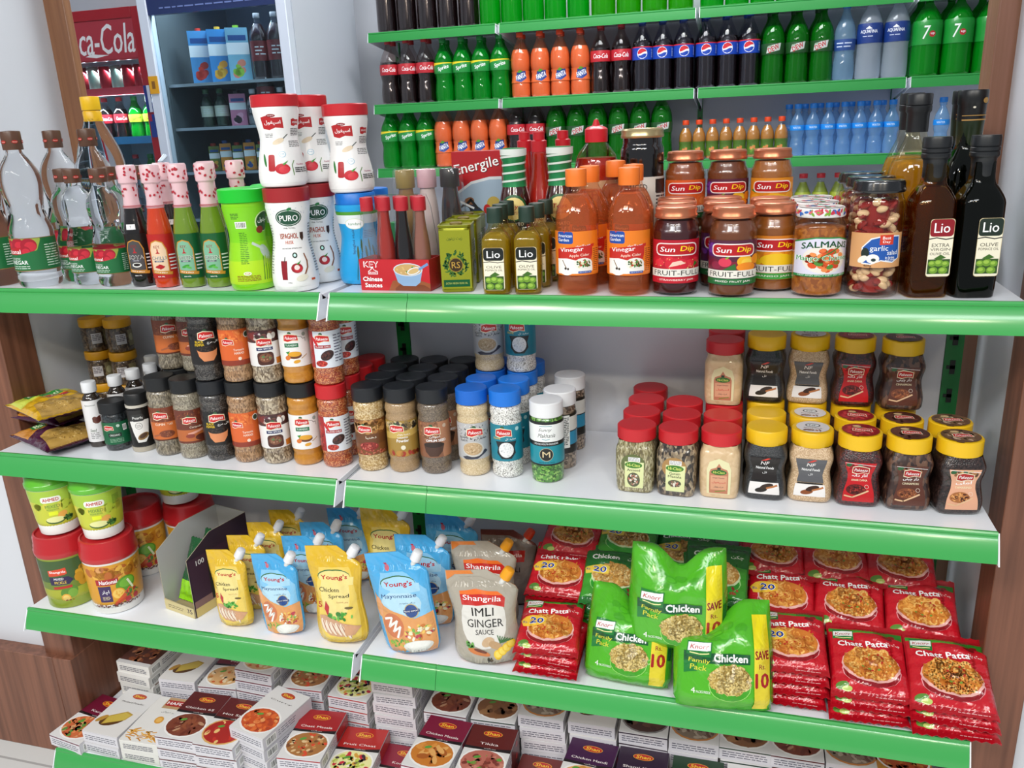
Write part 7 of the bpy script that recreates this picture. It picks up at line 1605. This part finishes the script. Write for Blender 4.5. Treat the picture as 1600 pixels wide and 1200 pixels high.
row('fanta_big', [-.312, -.226, -.140, -.054], 2, 'orange soda bottle')
row('cola_big', [.032, .118], 2, 'red-labelled cola bottle beside the orange sodas')
row('pepsi_big', [.204, .287, .370], 2, 'blue-labelled cola bottle')
row('pepsi_big', [.458, .541, .624], 2, 'blue-labelled cola bottle past the shelf joint')
row('dew_big', [.714, .804, .894], 2, 'dark-labelled green citrus soda', r=.044)
row('aqua_blue', [.976], 2, 'pale blue water bottle', 1)
row('aqua_big', [1.064, 1.158], 2, 'water bottle with navy label', 1)
row('seven_big', [1.262, 1.368, 1.474, 1.580], 2, 'green bottle with a large white seven', r=.052)
row('sprite_big', [-.937, -.852, -.767], 3, 'yellow-green labelled soda bottle')
row('fanta_big', [-.680, -.595, -.510, -.425], 3, 'orange soda bottle')
row('cola_big', [-.340, -.255], 3, 'red-labelled cola bottle')
row('dew_big', [-.165, -.075, .015, .105, .195, .285], 3, 'dark-labelled green citrus soda', r=.044)
row('juice_small', [.384, .438, .492, .546, .600, .654, .708, .762], 3, 'small amber juice bottle with orange cap', r=.027, rows=1)
row('water_small', [.822, .880, .938, .996, 1.054, 1.112, 1.170], 3, 'small blue water bottle', r=.029, rows=1, y0=BY+.065)
row('water_small', [.790, .851, .909, .967, 1.025, 1.083, 1.141], 3, 'small blue water bottle just behind', r=.029, rows=1, y0=BY+.125)
row('water_small', [1.345], 3, 'lone small water bottle', rows=1)
row('nectar', [.79, .857, .924, .991, 1.058], 4, 'squat green juice bottle with red cap', r=.032, rows=1)

# ------------------------------------------------------------------ the two drink coolers
def cooler(name, x0, x1, y0, y1, H, frame, inner, header, hz, shelves, side):
    rt = empty(name); t = .035; fr = .045
    obj('cabinet', M().box(x0, y0+.05, .10, x0+t, y1, H).box(x1-t, y0+.05, .10, x1, y1, H).box(x0+t, y1-t, .10, x1-t, y1, H).box(x0+t, y0+.05, H-t, x1-t, y1-t, H).box(x0+t, y0+.05, .10, x1-t, y1-t, .16), mat(side, .35), rt)
    obj('lining', M().box(x0+t, y1-t-.004, .16, x1-t, y1-t-.001, H-t).box(x0+t+.001, y0+.06, .16, x0+t+.004, y1-t-.004, H-t).box(x1-t-.004, y0+.06, .16, x1-t-.001, y1-t-.004, H-t), mat(inner, .4), rt)
    obj('base', M().box(x0+.01, y0+.07, 0, x1-.01, y1-.01, .10), mat('#2a2c30', .5), rt)
    d = obj('door', M().box(x0, y0, .12, x0+fr, y0+.045, H).box(x1-fr, y0, .12, x1, y0+.045, H).box(x0+fr, y0, H-fr, x1-fr, y0+.045, H).box(x0+fr, y0, .12, x1-fr, y0+.045, .20), mat(frame, .3, coat=.3), rt, bevel=.003)
    obj('glass', M().box(x0+fr, y0+.015, .20, x1-fr, y0+.02, hz), clear('#e4eef2', 0, .02, gloss=1.3), d)
    obj('header', M().box(x0+fr, y0+.006, hz, x1-fr, y0+.03, H-fr), mat(header, .3, coat=.4), d)
    for z in shelves: obj('wire_shelf', M().box(x0+t+.005, y0+.075, z-.012, x1-t-.005, y0+.082, z).box(x0+t+.005, y0+.085, z-.006, x1-t-.005, y1-t-.01, z-.002), mat('#b8bec4', .3, metal=.4), rt)
    return rt, d
F1, D1 = cooler('drink_cooler', -1.825, -1.138, 2.0, 2.62, 2.12, '#d4dae6', '#5c6468', '#1c2c5c', 1.84, (1.572, 1.392, 1.205, 1.0, .75), '#c8ccd4')
tag(F1, 'tall white-framed drink cooler with navy header and dark glass door', 'fridge')
L = Lab(201); L.t('INVERTER', -1.46, 1.975, .05, '#dfe4f0', w=.34, b=.02); L.lines(-1.72, 1.855, -1.25, 1.873, 1, '#6f80b8', .3); L.t('ENERGY SAVING TECHNOLOGY', -1.48, 1.90, .013, '#9aa8d8', w=.4)
decal('header_print', L, flat(0, 2.005, 0), prints(), [c for c in D1.children if c.name.startswith('header')][0], du=None)
h = M().tube([(-1.795, 1.99, 1.28), (-1.797, 1.955, 1.26), (-1.797, 1.95, 1.1), (-1.797, 1.955, .94), (-1.795, 1.99, .92)], .011, 10); obj('handle', h, mat('#c4c8d0', .3), D1)
F2, D2 = cooler('cola_cooler', -2.62, -1.972, 2.2, 2.80-.02, 1.915, '#a81824', '#cfdde8', '#a82430', 1.70, (1.585, 1.365, 1.10, .85), '#a81824')
tag(F2, 'red cola cooler with white script header beyond the wooden post', 'fridge')
L = Lab(202); L.r(-2.575, 1.705, -2.017, 1.868, '#b03440'); L.t('Coca-Cola', -2.235, 1.79, .125, '#f0ecec', w=.42, sh=.25, b=.01); L.p([(-2.30, 1.722), (-2.24, 1.714), (-2.17, 1.724), (-2.23, 1.728), (-2.26, 1.732)], '#f0ecec')
decal('header_print', L, flat(0, 2.204, 0), prints(), [c for c in D2.children if c.name.startswith('header')][0], du=None)
for z, c in ((1.585, '#b8303c'), (1.365, '#3a7aa8')): obj('price_rail', M().box(-2.575, 2.262, z-.030, -2.017, 2.268, z+.004), mat(c, .3), F2)
area('cooler_light', (-2.29, 2.33, 1.66), .5, 7, (.86, .95, 1), .05, (R(-35), 0, 0))
area('cooler_light', (-2.29, 2.275, 1.545), .5, 11, (.86, .95, 1), .04, (R(-40), 0, 0))
area('cooler_light', (-1.48, 2.10, 2.05), .5, 7, (.86, .95, 1), .05, (R(-30), 0, 0))
obj('door_poster', M().box(-2.012, 2.196, 1.47, -1.977, 2.1995, 1.585, '#1f3580').box(-1.995, 2.195, 1.47, -1.980, 2.1985, 1.585, '#d8dce8').box(-2.005, 2.194, 1.36, -1.976, 2.1975, 1.46, '#28408c').box(-2.01, 2.193, 1.43, -1.99, 2.1965, 1.46, '#a82c4a'), prints('paper'), D2)
st = obj('door_sticker', M().box(-1.822, 1.9955, 1.535, -1.778, 1.999, 1.605, '#e0a01c').box(-1.808, 1.995, 1.555, -1.792, 1.9958, 1.585, '#8a5a1c'), prints('paper'), D1)

def can():
    rt = root_of('drink_can'); obj('can', M().lathe([(0, 0), (.022, 0), (.026, .006), (.026, .108), (.022, .115), (.021, .117), (0, .115)], 20), mat('#a81c2a', .3, metal=.4), rt); obj('rim', M().lathe([(0, .1151), (.0222, .1151), (.0222, .118), (.020, .118), (.019, .116), (0, .116)], 20), mat('#b8bcc0', .25, metal=.9), rt); return rt
KINDS['can_red'] = can
def can2():
    rt = root_of('drink_can'); obj('can', M().lathe([(0, 0), (.022, 0), (.026, .006), (.026, .108), (.022, .115), (.021, .117), (0, .115)], 20), mat('#9ab8a8', .3, metal=.4), rt); obj('rim', M().lathe([(0, .1151), (.0222, .1151), (.0222, .118), (.020, .118), (.019, .116), (0, .116)], 20), mat('#b8bcc0', .25, metal=.9), rt); return rt
KINDS['can_green'] = can2
def jcarton(c1, c2, c3, w=.045, h=.21):
    def f():
        rt = root_of('juice_carton'); obj('carton', M().box(-w, -.03, 0, w, .03, h), mat(c1, .4), rt, bevel=.002); obj('cap', M().lathe([(0, h), (.012, h), (.012, h+.012), (0, h+.013)], 16), mat(c3, .4), rt)
        L = Lab(5); L.r(-w, 0, w, h, c1); L.r(-w, h*.5, w, h*.72, '#e8ecf0'); L.bl(0, h*.22, w*.85, h*.2, 9, w*.36, [c2, c3], .9); L.r(-w*.8, h*.76, w*.8, h*.86, '#1c4a8a'); decal('front_print', L, flat(0, -.0305, 0), prints(), rt, du=None); return rt
    return f
KINDS['carton_tomato'] = jcarton('#4a90c8', '#b8281c', '#d83a2c'); KINDS['carton_orange'] = jcarton('#3a88c8', '#e89a2c', '#f0b43a'); KINDS['carton_peach'] = jcarton('#7ab0c8', '#d8806a', '#8ab83a')
KINDS['carton_small'] = jcarton('#d88a2c', '#e8b04a', '#3a5a9a', .024, .115); KINDS['carton_pink'] = jcarton('#c87a9a', '#e8a8c0', '#3a2a34', .034, .13); KINDS['carton_green'] = jcarton('#6a7a2c', '#d8a83a', '#b83a2c', .022, .105)
def fb(c, c2, capc, H=.165):
    def f(): return soda('drink_bottle', [(r*(.62 if H < .2 else .85), z*H/.25) for r, z in bcyl(.046, .25)][:-3]+[(.013, H*.93), (.013, H)], mat(c, .2, coat=.6), .9, SH, capc, lambda L: (L.r(-.05, H*.3, .05, H*.62, c2), L.lines(-.02, H*.38, .02, H*.55, 3, '#e8e8e8')), cap_r=.0135)
    return f
KINDS['bottle_dark'] = fb('#2a1418', '#7a2a2c', '#b8b8bc', .245); KINDS['bottle_green'] = fb('#1c3a24', '#d8dcc8', '#2a5a30', .14); KINDS['bottle_orange'] = fb('#c8702c', '#d8883a', '#d8d8dc', .13); KINDS['bottle_white'] = fb('#8a8c90', '#3a3c42', '#e0e0e4', .13)
KINDS['cola_small'] = lambda: soda('cola_bottle', bp(.034, .18), dark_liq(), .8, clear('#f0e8e6', 0, .04), '#b01c24', lambda L: (L.r(-.06, .08, .06, .12, '#b8202c'), L.t('Coca-Cola', 0, .10, .016, '#fff', w=.05, sh=.3)))
KINDS['sprite_small'] = lambda: soda('lemon_soda_bottle', bp(.034, .18), mat('#128a34', .15, coat=.8), .8, clear('#6ae080', .2, .04, body='#18c048'), '#157a34', lambda L: (L.r(-.06, .08, .06, .115, '#c8d83a'), L.t('Sprite', 0, .097, .014, '#1f6a34', w=.04, rot=12)))
KINDS['fanta_small'] = lambda: soda('orange_soda_bottle', bp(.034, .18), mat('#e8641c', .15, coat=.8), .8, SH, '#e0481c')
def fr(kd, xs, z, y, what, cat, where, g):
    for i, (k_, x) in enumerate(zip(kd, xs)): put(k_, (x, y, z+.0006), f'{what[k_]}, {ordn(i)} from the left {where}', cat, g)
N_ = dict(can_red='red drink can', can_green='pale green drink can', carton_tomato='blue juice carton with red fruit', carton_orange='blue juice carton with orange fruit', carton_peach='pale juice carton with peach fruit', bottle_dark='dark drink bottle', bottle_green='green drink bottle', bottle_orange='orange drink bottle', bottle_white='grey drink bottle', carton_pink='pink milk carton', carton_small='small orange juice carton', carton_green='small olive juice carton', cola_small='cola bottle', sprite_small='green soda bottle', fanta_small='orange soda bottle')
fr(['can_red', 'can_green', 'can_red', 'can_green', 'can_red', 'can_red', 'can_green'], [-2.45, -2.385, -2.32, -2.255, -2.19, -2.125, -2.065], 1.585-.012, 2.33, N_, 'can', 'on the red cooler shelf', 'cans in the red cooler')
fr(['cola_small', 'cola_small', 'sprite_small', 'sprite_small', 'fanta_small'], [-2.36, -2.275, -2.19, -2.11, -2.045], 1.365-.012, 2.34, N_, 'bottle', 'on the lit cooler shelf', 'bottles in the red cooler')
fr(['cola_small', 'cola_small', 'sprite_small', 'sprite_small'], [-2.32, -2.235, -2.15, -2.07], 1.10-.012, 2.34, N_, 'bottle', 'on the low cooler shelf', 'low bottles in the red cooler')
fr(['carton_tomato', 'carton_orange', 'carton_peach'], [-1.655, -1.560, -1.470], 1.572, 2.15, N_, 'carton', 'on the white cooler\'s upper shelf', 'cartons in the white cooler')
fr(['bottle_dark']*3, [-1.365, -1.285, -1.215], 1.572, 2.15, N_, 'bottle', 'on the white cooler\'s upper shelf', 'dark bottles in the white cooler')
fr(['bottle_green', 'bottle_green', 'carton_pink', 'bottle_white', 'bottle_dark', 'bottle_orange', 'bottle_orange'], [-1.660, -1.590, -1.508, -1.430, -1.362, -1.295, -1.228], 1.392-.0, 2.15, N_, 'bottle', 'on the white cooler\'s middle shelf', 'drinks in the white cooler')
fr(['carton_green', 'carton_small', 'carton_green', 'carton_small', 'carton_green', 'carton_small', 'carton_green', 'carton_green'], [-1.66, -1.60, -1.54, -1.48, -1.42, -1.36, -1.30, -1.24], 1.205, 2.15, N_, 'carton', 'on the white cooler\'s lower shelf', 'small cartons in the white cooler')
